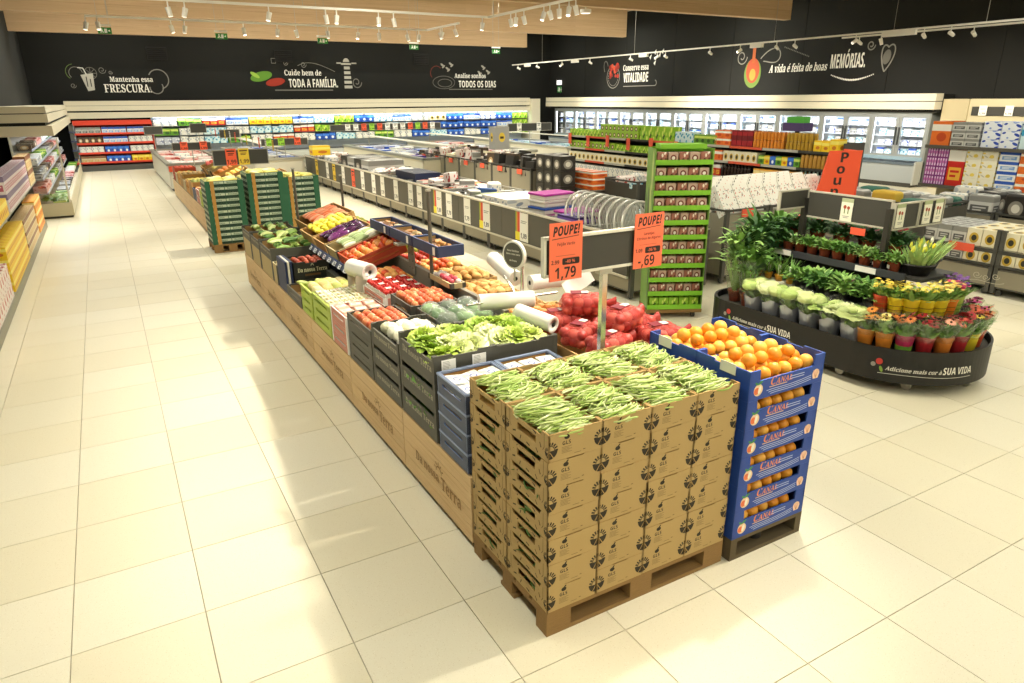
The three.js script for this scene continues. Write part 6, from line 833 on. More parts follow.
// ---------- tall gondola: green packs and bottles ----------
const bottleGeo = new THREE.LatheGeometry([[0, -0.5], [0.42, -0.5], [0.46, -0.44], [0.46, 0.12], [0.36, 0.22], [0.17, 0.3], [0.15, 0.42], [0.17, 0.43], [0.17, 0.5], [0, 0.5]].map(([x, y]) => new THREE.Vector2(x, y)), 8);
const jarGeo = new THREE.LatheGeometry([[0, -0.5], [0.42, -0.5], [0.48, -0.42], [0.48, 0.25], [0.4, 0.33], [0.42, 0.34], [0.42, 0.5], [0, 0.5]].map(([x, y]) => new THREE.Vector2(x, y)), 8);
{
  const X = 10.5, z0 = -6.3, z1 = -15.4, L = z0 - z1, g = thing('shelf_gondola', 'long dark shelf gondola with green packs and bottles', 'shelf', X + 0.45, 0, (z0 + z1) / 2), dm = M(0x2a2823, 0.6);
  bx(g, 'back', dm, 0.1, 0.85, 0, 0.04, 1.7, L); bx(g, 'base', dm, -0.1, 0.1, 0, 0.7, 0.2, L); for (const s of [-1, 1]) bx(g, 'end_panel', M(0x4a4640, 0.6), 0, 0.85, s * L / 2, 0.6, 1.7, 0.03);
  const ys = [0.5, 0.86, 1.2, 1.53]; ys.forEach((y, k) => { bx(g, 'shelf', dm, -0.15, y - 0.02, 0, 0.55, 0.03, L); for (let i = 0; i < 10; i++) bx(g, 'shelf_edge', i % 3 === 1 ? M(0xd8583a, 0.5) : i % 2 ? M(0x3a3832, 0.5) : M(0xb9b6aa, 0.5), -0.43, y - 0.02, -L / 2 + (i + 0.5) * L / 10, 0.012, 0.05, L / 10 - 0.02); });
  const R = (name, label, cat, m, zn, n, w, h, k, o = {}) => row(name, label, cat, label, m, { x: X + (o.dx ?? 0.16), y: ys[k] + 0.001, z: zn, dir: 'z', n, w, h, d: o.d ?? 0.26, rows: o.rows ?? 1, geo: o.geo, gap: o.gap ?? 0.01, jit: o.jit });
  const bt = (name, label, m, zn, n, k, h = 0.3, w = 0.1, geo = bottleGeo, rows = 1) => { for (let q = 0; q < 2; q++) R(name, label + (q ? ' in the second row' : ' in the front row'), 'bottle', m, zn, n, w, h, k, { geo, dx: 0.06 + q * 0.14, d: w, rows }); };
  // green zone z -15.5 .. -10.9
  R('tea_pack', 'lime green pack on the top shelf at the far end', 'pack', K.lime, -15.3, 9, 0.155, 0.2, 3, { jit: 0.3 }); R('biscuit_pack', 'lime and brown biscuit pack stacked on the top shelf', 'pack', K.limebrown, -13.8, 9, 0.17, 0.17, 3, { rows: 2 }); R('tea_pack', 'plain lime green carton on the top shelf', 'carton', K.lime, -12.1, 5, 0.24, 0.34, 3);
  R('biscuit_pack', 'lime biscuit pack on the second shelf from the top', 'pack', K.limebrown, -15.3, 12, 0.17, 0.19, 2); R('tea_pack', 'lime green pack on the second shelf from the top', 'pack', K.lime, -13.1, 11, 0.17, 0.19, 2, { jit: 0.2 }); R('flour_pack', 'cream pack on the lower green shelf', 'pack', K.cream, -15.3, 20, 0.2, 0.22, 1); R('flour_pack', 'pale pack on the lowest green shelf', 'pack', K.white, -15.3, 20, 0.2, 0.24, 0);
  // bottle zone z -10.8 .. -5.6
  R('sauce_pack', 'teal pack beside the bottles on the top shelf', 'pack', K.teal, -10.8, 3, 0.2, 0.24, 3); R('sauce_pack', 'green printed pouch on the top shelf', 'pack', K.green, -10.15, 4, 0.17, 0.2, 3); R('sauce_pack', 'orange carton stacked on the top shelf', 'carton', K.orangewhite, -9.5, 2, 0.23, 0.16, 3, { rows: 2 });
  R('wine_bottle', 'dark red bottle pack on the top shelf', 'pack', K.darkred, -9.0, 4, 0.14, 0.33, 3); bt('juice_jar', 'orange juice jar on the top shelf', M(0xd8862a, 0.3), -8.4, 9, 3, 0.16, 0.08, jarGeo, 2); bt('oil_jar', 'golden oil jar on the top shelf', M(0xb08a2a, 0.3), -7.55, 7, 3, 0.16, 0.08, jarGeo, 2); R('sauce_pack', 'yellow bag on the top shelf', 'pack', K.yellow, -6.88, 3, 0.17, 0.26, 3, { jit: 0.4 });
  R('sauce_pack', 'orange and white box on the second shelf of the bottle section', 'pack', K.orangewhite, -10.6, 8, 0.16, 0.22, 2); R('jar_pack', 'cream jar pack on the second shelf of the bottle section', 'pack', K.cream, -9.2, 6, 0.15, 0.22, 2); R('sauce_pack', 'mixed green and yellow pack on the second shelf', 'pack', [K.green, K.yellow, K.blue], -8.2, 7, 0.14, 0.18, 2); bt('olive_jar', 'amber jar on the second shelf', M(0xb98a3a, 0.3), -7.15, 7, 2, 0.25, 0.085, jarGeo); R('sauce_pack', 'green pack at the near end of the second shelf', 'pack', K.green, -6.5, 1, 0.15, 0.22, 2);
  R('sauce_pack', 'red box on the third shelf of the bottle section', 'pack', K.red, -10.6, 9, 0.14, 0.24, 1); bt('cola_bottle', 'dark brown bottle on the third shelf', M(0x2a1a12, 0.25), -9.25, 9, 1, 0.28, 0.085); R('sauce_pack', 'orange patterned pack on the third shelf', 'pack', K.orange, -8.3, 7, 0.16, 0.24, 1); bt('water_bottle', 'pale blue green bottle on the third shelf', M(0xa9c2b4, 0.25), -7.15, 8, 1, 0.28, 0.085); 
  R('sauce_pack', 'blue and white pack on the lowest shelf of the bottle section', 'pack', K.bluewhite, -10.6, 19, 0.2, 0.22, 0);
  { const t = thing('display_topper', 'green and purple display box on top of the gondola', 'box', X + 0.4, 1.88, -7.6); bx(t, 'box', M(0x4a3a6a, 0.6), 0, 0.08, 0, 0.3, 0.16, 0.5); bx(t, 'header', M(0x4faa3a, 0.6), 0, 0.22, 0, 0.2, 0.12, 0.4); bx(t, 'bracket', dm, 0, -0.17, 0, 0.06, 0.35, 0.06); }
  for (let i = 0; i < 6; i++) { const m = mesh(scene, 'shelf_flag', new THREE.BoxGeometry(0.01, 0.3, 0.14), MT.redCard, X - 0.03, [1.44, 1.4][i % 2], -15.2 + i * 0.9); tag(m, ORD[i] + ' upright orange flag from the far end of the green shelf', 'price flag'); }
}
// ---------- green cardboard stand ----------
{
  const s = thing('display_stand', 'tall green cardboard display stand with eleven shelves of small packs', 'display stand', 3.9, 0, -3.86, -0.49); const W = 0.66, Dp = 0.4, H = 2.0, lime = M(0x7fbf2a, 0.55), side = packTex('#6f9a3a', '#b9c87a', '#3f5a24', 31, 2);
  const base = 0.12; bx(s, 'base_plate', MT.pallet, W / 2, 0.09, -Dp / 2, W + 0.02, 0.04, Dp + 0.02); for (const a of [0.08, W - 0.08]) for (const b of [-0.06, -Dp + 0.06]) cyl(s, 'caster', MT.board, [a - 0.02, 0.035, b], [a + 0.02, 0.035, b], 0.035, 0.035, 10);
  bx(s, 'back', lime, W / 2, base + (H - base) / 2, -Dp, W, H - base, 0.012); for (const a of [0, W]) bx(s, 'side_wall', side, a, base + (H - base) / 2, -Dp / 2, 0.012, H - base, Dp);
  bx(s, 'top', lime, W / 2, H + 0.02, -Dp / 2, W * 0.8, 0.05, Dp * 0.7);
  const step = (H - base) / 11; const n3 = (x, z) => { const a = s.rotation.y; return [3.9 + x * Math.cos(a) + z * Math.sin(a), -3.86 - x * Math.sin(a) + z * Math.cos(a)]; };
  for (let k = 0; k < 11; k++) {
    const y = base + k * step; bx(s, 'shelf', lime, W / 2, y + 0.006, -Dp / 2, W, 0.012, Dp); bx(s, 'shelf_front', lime, W / 2, y + 0.022, 0.004, W, 0.055, 0.012);
    const n = k > 6 || k === 0 ? 5 : 6, w = (W - 0.04) / n, nm = k === 0 ? 'small green pack' : k > 6 ? 'red and brown cocoa pack' : 'pinkish biscuit pack';
    for (let i = 0; i < n; i++) { const [x, z] = n3(0.02 + (i + 0.5) * w, -0.09); item('snack_pack', nm + ' on level ' + ['one', 'two', 'three', 'four', 'five', 'six', 'seven', 'eight', 'nine', 'ten', 'eleven'][k] + ' of the green stand', 'pack', 'packs on stand level ' + (k + 1), softBox(1, 1, 1, 0.1), k === 0 ? K.lime : (k + i) % 2 ? K.snack : K.snack2, x, y + 0.013, z, w * 0.94, step * 0.7, 0.12, s.rotation.y + rr(-0.1, 0.1)); }
  }
}
// ---------- bins at the right edge ----------
{
  const pm = M(0x8d8672, 0.5), lg = ['nearest', 'second', 'third', 'fourth'];
  for (let i = 0; i < 4; i++) { const z0 = 0.87 - i * 1.06; const t = bin('grey promotion bin behind the flower stand, ' + lg[i] + ' from the right edge', 8.5, 9.7, z0, z0 - 1.04, 0.4, { panel: pm, rim: MT.board, group: 'right front bins', deck: 0.36 }); bx(t, 'upper_rail', MT.board, -0.59, 0.585, 0, 0.02, 0.05, 1.04); for (const s of [-1, 1]) { bx(t, 'upright', M(0x4a4943, 0.5), -0.57, 0.62, s * 0.5, 0.06, 0.5, 0.05); } }
  for (let i = 0; i < 20; i++) for (let k = 0; k < 2; k++) for (let c = 0; c < 3; c++) { if (c && !k) continue; const z = 0.74 - i * 0.2 - Math.floor(i / 5) * 0.06; item('cushion_pack', (i < 17 ? 'cream' : 'pale blue') + ' boxed pack with dark round print, ' + (k ? ['upper front', 'upper middle', 'upper rear'][c] : 'lower') + ' line of the right bins', 'pack', (i < 17 ? 'cream' : 'pale blue') + ' packs ' + k, UNIT, i < 17 ? K.cream : K.greywhite, 8.67 + c * 0.29, 0.385 + k * 0.235, z, 0.27, 0.225, 0.19); }
  { const m = mesh(scene, 'price_card', new THREE.BoxGeometry(0.01, 0.11, 0.34), MT.redCard, 8.47, 0.59, -2.75); tag(m, 'small orange price card on the right front bins', 'price card'); }
  const t = tex(256, 128, (g) => { g.clearRect(0, 0, 256, 128); g.strokeStyle = '#c2bca6'; g.lineWidth = 5; for (const [x, y, r] of [[60, 60, 30], [120, 70, 24], [180, 50, 26]]) swirl(g, x, y, r, '#c2bca6', 4); g.beginPath(); g.moveTo(20, 110); g.bezierCurveTo(90, 80, 170, 130, 240, 90); g.stroke(); });
  tag(mesh(scene, 'bin_print', new THREE.PlaneGeometry(0.5, 0.22), decalMat(t, 0.6), 8.497, 0.24, -2.35, 0, -PI / 2, 0), 'pale swirl print on the right front bins', 'print');
  for (let i = 0; i < 4; i++) { const z0 = -0.4 - i * 1.06; bin('grey promotion bin in the second right row, ' + lg[i], 10.9, 12.1, z0, z0 - 1.04, 0.72, { panel: pm, rim: MT.board, group: 'right second bins', deck: 0.62 }); for (let k = 0; k < 10; k++) { const q = item('shoe_pack', 'grey and white boxed article in the ' + lg[i] + ' bin of the second right row', 'pack', 'second right row ' + i, softBox(1, 1, 1, 0.12), pick([K.greywhite, K.white, K.black, K.greywhite]), 11.05 + (k % 5) * 0.22, 0.64, z0 - 0.27 - Math.floor(k / 5) * 0.5, 0.24, rr(0.28, 0.42), 0.4, rr(-0.3, 0.3)); } }
  for (let i = 0; i < 3; i++) { const z0 = -3.7 - i * 1.06; bin('dark promotion bin in front of the paper goods, ' + lg[i], 9.2, 10.3, z0 - 0.0, z0 - 1.04 < -5.3 ? z0 - 1.04 : z0 - 1.04, 0.95, { panel: M(0x4a4740, 0.5), rim: MT.board, group: 'dark bins' }); for (let k = 0; k < 8; k++) item('textile_pack', 'coloured textile pack in the ' + lg[i] + ' dark bin', 'pack', 'textile packs ' + i, softBox(1, 1, 1, 0.15), pick([M(0x3a6a5c, 0.8), K.greywhite, M(0xc9a83a, 0.8), K.white, K.greywhite]), 9.35 + (k % 4) * 0.25, 0.77, z0 - 0.27 - Math.floor(k / 4) * 0.5, 0.24, rr(0.22, 0.34), 0.44, rr(-0.2, 0.2)); }
}
// paper goods in front of the right wall
{
  const X = 14.2, g = thing('paper_rack', 'dark rack of paper towels and detergent at the right wall', 'rack', X + 0.4, 0, -2.7), L = 8.2, dm = M(0x34312b, 0.6); bx(g, 'base', dm, -0.1, 0.1, 0, 0.8, 0.2, L); bx(g, 'back', M(0xb5aa88, 0.7), 0.3, 1.0, 0, 0.03, 1.9, L); for (const y of [0.68, 1.5]) { bx(g, 'shelf', dm, -0.08, y, 0, 0.75, 0.04, L); bx(g, 'shelf_edge', M(0x57534a, 0.5), -0.46, y, 0, 0.015, 0.07, L); }
  const R = (label, m, z, n, w, h, y, rows, d = 0.5) => row('paper_pack', label, 'pack', label, m, { x: X + 0.25, y, z, dir: 'z', n, w, h, d, rows, gap: 0.01 });
  R('orange and white detergent carton on the upper paper shelf', K.orangewhite, -6.75, 1, 0.4, 0.5, 1.522, 1); R('grey white paper pack on the upper paper shelf', K.greywhite, -6.32, 2, 0.28, 0.16, 1.522, 3); R('white and blue paper towel pack on the upper paper shelf', K.bluepaper, -5.7, 2, 0.34, 0.17, 1.522, 3); R('pale blue pack at the right end of the upper paper shelf', K.teal, -4.98, 14, 0.4, 0.5, 1.522, 1);
  R('violet carton in a red frame on the lower paper shelf', K.violetred, -6.75, 2, 0.22, 0.19, 0.702, 4); R('red carton on the lower paper shelf', K.red, -6.28, 1, 0.34, 0.75, 0.702, 1); R('white and yellow kitchen roll pack on the lower paper shelf', K.yellowpaper, -5.92, 2, 0.3, 0.19, 0.702, 4); R('white and blue toilet paper pack on the lower paper shelf', K.bluewhite, -5.28, 1, 0.36, 0.19, 0.702, 4); R('white and orange toilet paper pack on the lower paper shelf', K.orangewhite, -4.9, 1, 0.34, 0.19, 0.702, 4); R('dark violet pack at the right end of the lower paper shelf', K.purple, -4.54, 13, 0.4, 0.7, 0.702, 1);
  const nt = whiteCard; [[-8.4, 'left'], [-7.75, 'middle'], [-6.95, 'right']].forEach(([z, l]) => { const m = mesh(scene, 'price_card', new THREE.BoxGeometry(0.01, 0.26, 0.2), nt, 19.25, 2.15, z); tag(m, 'white price card on the dark wall strip above the paper goods, ' + l, 'price card'); });
}
// ---------- flower stand ----------
const FX = 4.95, FR = 0.78, FZ0 = -1.38, FZ1 = -3.28;   // axis, radius, start of the round end, flat end
const ringPath = (r, n = 48) => { const q = Math.min(0.4, r * 0.55), zz = FZ1 + (FR - r), p = []; for (let i = 0; i <= 6; i++) { const a = i * PI / 12; p.push([FX - r + q - Math.sin(a) * q, zz + q - Math.cos(a) * q]); } p.push([FX - r, FZ0]); for (let i = 1; i < n; i++) { const a = PI + i * PI / n; p.push([FX + Math.cos(a) * r, FZ0 - Math.sin(a) * r]); } p.push([FX + r, FZ0]); for (let i = 0; i <= 6; i++) { const a = i * PI / 12; p.push([FX + r - q + Math.cos(a) * q, zz + q - Math.sin(a) * q]); } return p; };
const slabGeo = (r, t) => { const s = new THREE.Shape(ringPath(r).map(([x, z]) => new THREE.Vector2(x, -z))); const g = new THREE.ExtrudeGeometry(s, { depth: t, bevelEnabled: false, curveSegments: 1 }); g.rotateX(-PI / 2); return g; };
// vertical band following the outline between arc lengths, uv 0..1
function bandGeo(r, y0, y1, t) { const p = ringPath(r), q = ringPath(r - t); p.push(p[0]); q.push(q[0]); const pos = [], idx = [], uv = []; p.forEach(([x, z], i) => { const [x2, z2] = q[i]; pos.push(x, y0, z, x, y1, z, x2, y1, z2, x2, y0, z2); uv.push(i / p.length, 0, i / p.length, 1, i / p.length, 1, i / p.length, 0); }); for (let i = 0; i + 1 < p.length; i++) for (let k = 0; k < 4; k++) { const a = i * 4 + k, b = i * 4 + (k + 1) % 4, c = a + 4, d = b + 4; idx.push(a, c, b, b, c, d); } const g = new THREE.BufferGeometry(); g.setAttribute('position', new THREE.Float32BufferAttribute(pos, 3)); g.setAttribute('uv', new THREE.Float32BufferAttribute(uv, 2)); g.setIndex(idx); const f = g.toNonIndexed(); f.computeVertexNormals(); return f; }
{
  const st = thing('flower_stand', 'black oval flower stand on casters lettered SUA VIDA', 'flower stand'), bk = M(0x0e0d0a, 0.5);
  mesh(st, 'trough_floor', slabGeo(FR - 0.02, 0.03), bk, 0, 0.12, 0); mesh(st, 'trough_wall', bandGeo(FR, 0.11, 0.42, 0.02), bk); mesh(st, 'trough_floor', slabGeo(FR - 0.03, 0.02), MT.board, 0, 0.34, 0);
  mesh(st, 'tier', slabGeo(0.5, 0.03), bk, 0, 0.61, 0); mesh(st, 'tier_support', slabGeo(0.4, 0.34), bk, 0, 0.24, 0); mesh(st, 'tier_edge', bandGeo(0.51, 0.61, 0.655, 0.012), bk);
  bb(st, 'upper_shelf', M(0x3b3a35, 0.5), FX - 0.08, FX + 0.5, 0.9, 0.93, -3.0, -1.2); bb(st, 'shelf_edge', M(0x3b3d40, 0.5), FX - 0.1, FX - 0.08, 0.885, 0.955, -3.0, -1.35); bb(st, 'core', bk, FX, FX + 0.2, 0.6, 0.9, -3.0, -1.5); bb(st, 'upper_step', bk, FX + 0.12, FX + 0.48, 0.93, 1.05, -2.95, -1.6);
  for (const [x, z] of [[4.32, -1.5], [4.5, -0.95], [5.05, -0.72], [5.5, -1.1], [4.3, -2.8], [5.6, -2.8]]) { cyl(st, 'caster_wheel', MT.steel, [x - 0.015, 0.045, z], [x + 0.015, 0.045, z], 0.045, 0.045, 12); bx(st, 'caster_fork', MT.steel, x, 0.09, z, 0.05, 0.05, 0.03); }
  for (const [x, z] of [[FX, -2.62], [FX, -1.66]]) bx(st, 'header_post', M(0x2c2a25, 0.5), x, 1.16, z, 0.06, 0.72, 0.05);
  const lt = tex(768, 128, (g) => { g.fillStyle = '#b8342c'; g.beginPath(); g.arc(60, 36, 22, 0, 7); g.fill(); g.fillStyle = '#8a8880'; g.beginPath(); g.arc(24, 62, 16, 0, 7); g.fill(); g.fillStyle = '#7fa03a'; g.beginPath(); g.ellipse(78, 88, 10, 22, -0.4, 0, 7); g.fill(); txt(g, 'Adicione mais cor à', 104, 90, 'italic bold 38px serif', '#d8d4c6', 0.95); txt(g, 'SUA VIDA', 470, 92, 'bold 70px sans-serif', '#e6e3d6', 0.72); g.strokeStyle = '#d8d4c6'; g.lineWidth = 3; g.beginPath(); g.moveTo(60, 118); g.bezierCurveTo(300, 100, 420, 126, 700, 112); g.stroke(); });
  const lm = decalMat(lt, 0.6); mesh(st, 'lettering', new THREE.PlaneGeometry(1.0, 0.17), lm, FX - FR - 0.003, 0.28, -2.4, 0, -PI / 2, 0);
  const R = FR + 0.003, a0 = PI + 0.3, a1 = PI + 1.55, n = 20, pos = [], uv = [], idx = []; for (let i = 0; i <= n; i++) { const a = a0 + (a1 - a0) * i / n; for (const k of [0, 1]) { pos.push(FX + Math.cos(a) * R, 0.17 + k * 0.17, FZ0 - Math.sin(a) * R); uv.push(i / n, k); } if (i < n) idx.push(i * 2, i * 2 + 2, i * 2 + 1, i * 2 + 1, i * 2 + 2, i * 2 + 3); } const bg = new THREE.BufferGeometry(); bg.setAttribute('position', new THREE.Float32BufferAttribute(pos, 3)); bg.setAttribute('uv', new THREE.Float32BufferAttribute(uv, 2)); bg.setIndex(idx); bg.computeVertexNormals(); mesh(st, 'lettering', bg, lm);
  const hb = (l, x, y, z, w, h, ry) => { const t = thing('header_board', l, 'sign', x, y, z, ry); headerBoard(t, w, h, MT.board, M(0xb4b0a0, 0.45)); return t; };
  hb('dark framed header board at the left end of the flower stand', 4.75, 1.52, -2.62, 0.45, 0.2, 0); hb('long dark framed header board along the flower stand', FX + 0.03, 1.46, -2.135, 0.96, 0.28, -PI / 2); hb('dark framed header board at the right end of the flower stand, left panel', 5.17, 1.44, -1.64, 0.4, 0.26, 0); hb('dark framed header board at the right end of the flower stand, right panel', 5.59, 1.44, -1.64, 0.42, 0.26, 0);
  const pc = texMat(tex(96, 160, (g) => { g.fillStyle = '#e9e6d2'; g.fillRect(0, 0, 96, 160); g.fillStyle = '#a9b48a'; g.fillRect(0, 0, 96, 26); g.fillStyle = '#5a7a3a'; g.fillRect(28, 66, 8, 40); g.fillRect(58, 66, 8, 40); g.fillStyle = '#a5482c'; g.beginPath(); g.arc(32, 60, 13, 0, 7); g.fill(); g.beginPath(); g.arc(62, 64, 12, 0, 7); g.fill(); g.fillStyle = '#8a8a80'; g.fillRect(20, 122, 56, 4); g.fillRect(26, 132, 40, 4); }), 0.6);
  for (const [x, z, ry, l] of [[FX + 0.012, -2.13, -PI / 2, 'the long header board'], [5.06, -1.62, 0, 'the left end panel'], [5.5, -1.62, 0, 'the right end panel, left card'], [5.69, -1.62, 0, 'the right end panel, right card']]) tag(mesh(scene, 'plant_card', new THREE.BoxGeometry(0.13, 0.23, 0.006), pc, x, 1.45, z, 0, ry, 0), 'cream card with plant picture on ' + l, 'card');
  tag(mesh(scene, 'price_card', new THREE.BoxGeometry(0.01, 0.07, 0.16), MT.redCard, FX - 0.02, 1.26, -1.95), 'small orange price strip under the long header board', 'price card');
  for (const z of [-2.75, -1.75]) tag(mesh(scene, 'price_label', new THREE.BoxGeometry(0.008, 0.055, 0.22), MT.white, FX - 0.106, 0.92, z), 'white price label on the upper flower shelf, ' + (z < -2 ? 'left' : 'right'), 'price label');
}
// plants: leaves are bent blades joined into one foliage part
function leafGeo(L, w, bend) { const n = 4, pos = [], idx = []; for (let i = 0; i <= n; i++) { const t = i / n, ww = w * Math.sin(PI * Math.min(0.98, 0.12 + 0.86 * t)) / 2, y = L * t * Math.cos(bend * t), z = L * t * Math.sin(bend * t); pos.push(-ww, y, z, ww, y, z); } for (let i = 0; i < n; i++) idx.push(i * 2, i * 2 + 1, i * 2 + 2, i * 2 + 1, i * 2 + 3, i * 2 + 2); const g = new THREE.BufferGeometry(); g.setAttribute('position', new THREE.Float32BufferAttribute(pos, 3)); g.setIndex(idx); g.computeVertexNormals(); return g; }
function foliageGeo(n, R, H, L, w, spread, bend) {
  const gs = []; for (let i = 0; i < n; i++) { const g = leafGeo(L * rr(0.7, 1.2), w * rr(0.7, 1.2), rr(0.2, 1) * bend), a = rr(0, 6.28), r = R * Math.sqrt(rnd()), tip = spread * (0.25 + 0.75 * r / R) * rr(0.6, 1.2); g.rotateX(tip); g.rotateY(a); g.translate(Math.sin(a) * r, H * rnd(), Math.cos(a) * r); gs.push(g); } return mergeGeometries(gs);
}
const leafM = (c) => new THREE.MeshPhysicalMaterial({ color: c, roughness: 0.6, transmission: 0.0, side: THREE.DoubleSide });
const LM = [0x4f7d36, 0x6f9c44, 0x93b862, 0x37602c, 0xa9c678].map(leafM);
const potGeo = (r0, r1, h) => cached(`pot${r0},${r1},${h}`, () => new THREE.LatheGeometry([[0, 0], [r0, 0], [r1, h * 0.86], [r1 * 1.07, h * 0.86], [r1 * 1.07, h], [r1 * 0.94, h], [r1 * 0.9, h * 0.85], [0, h * 0.85]].map(([x, y]) => new THREE.Vector2(x, y)), 16));
const blossom = (petals, r, c1, cup = 0.3) => { const gs = []; for (let i = 0; i < petals; i++) { const g = leafGeo(r, r * 5.2 / petals, 0.3); g.rotateX(PI / 2 - cup); g.rotateY(i * 2 * PI / petals); gs.push(g); } return mergeGeometries(gs); };
const gerberaGeo = blossom(14, 0.05), smallBloom = blossom(6, 0.022), midBloom = blossom(8, 0.03, 0, 0.5);
const petalM = (c) => new THREE.MeshStandardMaterial({ color: c, roughness: 0.55, side: THREE.DoubleSide });
const eyeGeo = new THREE.SphereGeometry(0.011, 8, 6);
function flowersOn(g, n, R, y, dy, geo, mats, eye) { for (let i = 0; i < n; i++) { const a = rr(0, 6.28), r = R * Math.sqrt((i + 0.3) / n), m = mesh(g, 'blossom', geo, pick(mats), Math.cos(a) * r, y + rr(-dy, dy), Math.sin(a) * r, rr(-0.5, 0.5), rr(0, 6), rr(-0.5, 0.5)); if (eye) mesh(m, 'eye', eyeGeo, eye, 0, 0.008, 0); } }
const sleeveGeo = (r0, r1, h) => cached(`slv${r0},${r1},${h}`, () => { const g = new THREE.CylinderGeometry(r1, r0, h, 18, 3, true); const p = g.attributes.position; for (let i = 0; i < p.count; i++) { const t = p.getY(i) / h + 0.5, a = Math.atan2(p.getZ(i), p.getX(i)), q = 1 + 0.09 * t * Math.sin(a * 6); p.setXYZ(i, p.getX(i) * q, p.getY(i) + 0.02 * t * Math.sin(a * 4), p.getZ(i) * q); } g.translate(0, h / 2, 0); g.computeVertexNormals(); return g; });
const clear = new THREE.MeshPhysicalMaterial({ color: 0xf2f6ee, roughness: 0.12, transmission: 0.96, thickness: 0, side: THREE.DoubleSide });
const foil = M(0xa9adb4, 0.3, 0.6);
const wrapM = (c) => M(c, 0.45);
const fo = { fine: foliageGeo(150, 0.075, 0.06, 0.06, 0.022, 1.0, 0.8), up: foliageGeo(60, 0.06, 0.03, 0.1, 0.035, 0.5, 0.6), low: foliageGeo(70, 0.07, 0.05, 0.09, 0.04, 1.1, 0.8), low2: foliageGeo(70, 0.075, 0.06, 0.1, 0.03, 0.9, 0.9), tall: mergeGeometries([foliageGeo(130, 0.12, 0.24, 0.13, 0.045, 1.0, 0.8).translate(0, 0.26, 0), foliageGeo(30, 0.04, 0.05, 0.34, 0.02, 0.25, 0.2)]), bushy: foliageGeo(200, 0.16, 0.28, 0.13, 0.05, 1.2, 0.7), tulip: foliageGeo(60, 0.1, 0.02, 0.26, 0.03, 0.35, 0.2), thin: foliageGeo(26, 0.03, 0.02, 0.2, 0.012, 0.3, 0.4) };
// upper shelf: terracotta pots
for (let i = 0; i < 10; i++) { const z = -2.93 + i * 0.155, t = thing('potted_plant', ORD[i] + ' leafy plant in a terracotta pot on the upper flower shelf', 'potted plant', FX + 0.01, 0.93, z, rr(0, 6), 'terracotta pots on the upper shelf'); mesh(t, 'pot', potGeo(0.045, 0.06, 0.1), MT.terracotta); mesh(t, 'foliage', fo.fine, LM[[1, 0, 4, 1, 2][i % 5]], 0, 0.09, 0).scale.setScalar(1.2); if (i < 3) flowersOn(t, 3, 0.06, 0.2, 0.02, smallBloom, [petalM(0xf0ead0)]); if (i > 6) bx(t, 'sticker', MT.white, 0, 0.05, 0.055, 0.05, 0.035, 0.004); }
// behind: red flowering plants
for (let i = 0; i < 9; i++) { const t = thing('flowering_plant', ORD[i] + ' red blossomed plant behind the terracotta pots', 'potted plant', FX + 0.2 + (i % 2) * 0.14, 1.05, -2.85 + i * 0.15, rr(0, 6), 'red flowering plants'); mesh(t, 'pot', potGeo(0.05, 0.065, 0.1), MT.terracotta); mesh(t, 'foliage', fo.fine, LM[i % 2 ? 0 : 3], 0, 0.09, 0).scale.setScalar(1.6); flowersOn(t, 5, 0.08, 0.22, 0.04, midBloom, [petalM(0xb8242a), petalM(0xd8584a), petalM(0xa01e30)]); }
// tall foliage at the left end
for (let i = 0; i < 5; i++) { const t = thing('foliage_plant', 'tall dark green foliage plant at the left end of the flower stand, ' + ['front', 'second', 'third', 'fourth', 'rear'][i] + ' one', 'potted plant', 4.62 + i * 0.17, 0.64, -2.98 - (i % 2) * 0.08, i, 'tall foliage plants'); mesh(t, 'pot', potGeo(0.06, 0.08, 0.13), M(0x1c3a2c, 0.6)); mesh(t, 'foliage', fo.bushy, LM[[3, 0, 3, 1, 0][i]], 0, 0.12, 0).scale.set(1.1, 1.6 + 0.2 * (i % 2), 1.1); }
for (const [x, z, s, l] of [[4.44, -3.0, 1.12, 'left'], [4.4, -2.78, 0.9, 'right']]) { const t = thing('bouquet_plant', 'tall green plant wrapped in clear sleeve at the left stand end, ' + l + ' one', 'potted plant', x, 0.362, z, 1); mesh(t, 'pot', potGeo(0.06, 0.08, 0.13), MT.terracotta); mesh(t, 'foliage', fo.tall, LM[l === 'left' ? 2 : 1], 0, 0.1, 0).scale.setScalar(s * 1.15); mesh(t, 'sleeve', sleeveGeo(0.08, 0.16, 0.46), clear, 0, 0.06, 0); }
// lower row: hydrangea heads in foil sleeves
for (let i = 0; i < 6; i++) { const t = thing('hydrangea', ORD[i] + ' pale green hydrangea in a silver sleeve along the stand side', 'potted plant', FX - 0.63, 0.362, -2.62 + i * 0.235, i, 'hydrangeas'); mesh(t, 'pot', potGeo(0.06, 0.08, 0.12), foil); mesh(t, 'foil_sleeve', sleeveGeo(0.085, 0.115, 0.17), foil, 0, 0.005, 0); mesh(t, 'foliage', fo.up, LM[2], 0, 0.13, 0).scale.setScalar(1.2); mesh(t, 'clear_sleeve', sleeveGeo(0.09, 0.16, 0.24), clear, 0, 0.1, 0); const hm = [ds(0xcdda92), ds(0xe0e8ae), ds(0xb4cc74)]; for (let k = 0; k < 4; k++) { const m = mesh(t, 'flower_head', i > 3 ? G.lettuce[k % 3] : G.cauli[k % 2], hm[(k + i) % 3], Math.cos(k * 1.6) * 0.08, 0.29 + rr(-0.015, 0.02), Math.sin(k * 1.6) * 0.08, rr(-0.4, 0.4), rr(0, 6), 0); m.scale.set(0.17, i > 3 ? 0.12 : 0.15, i > 3 ? 0.22 : 0.17); } }
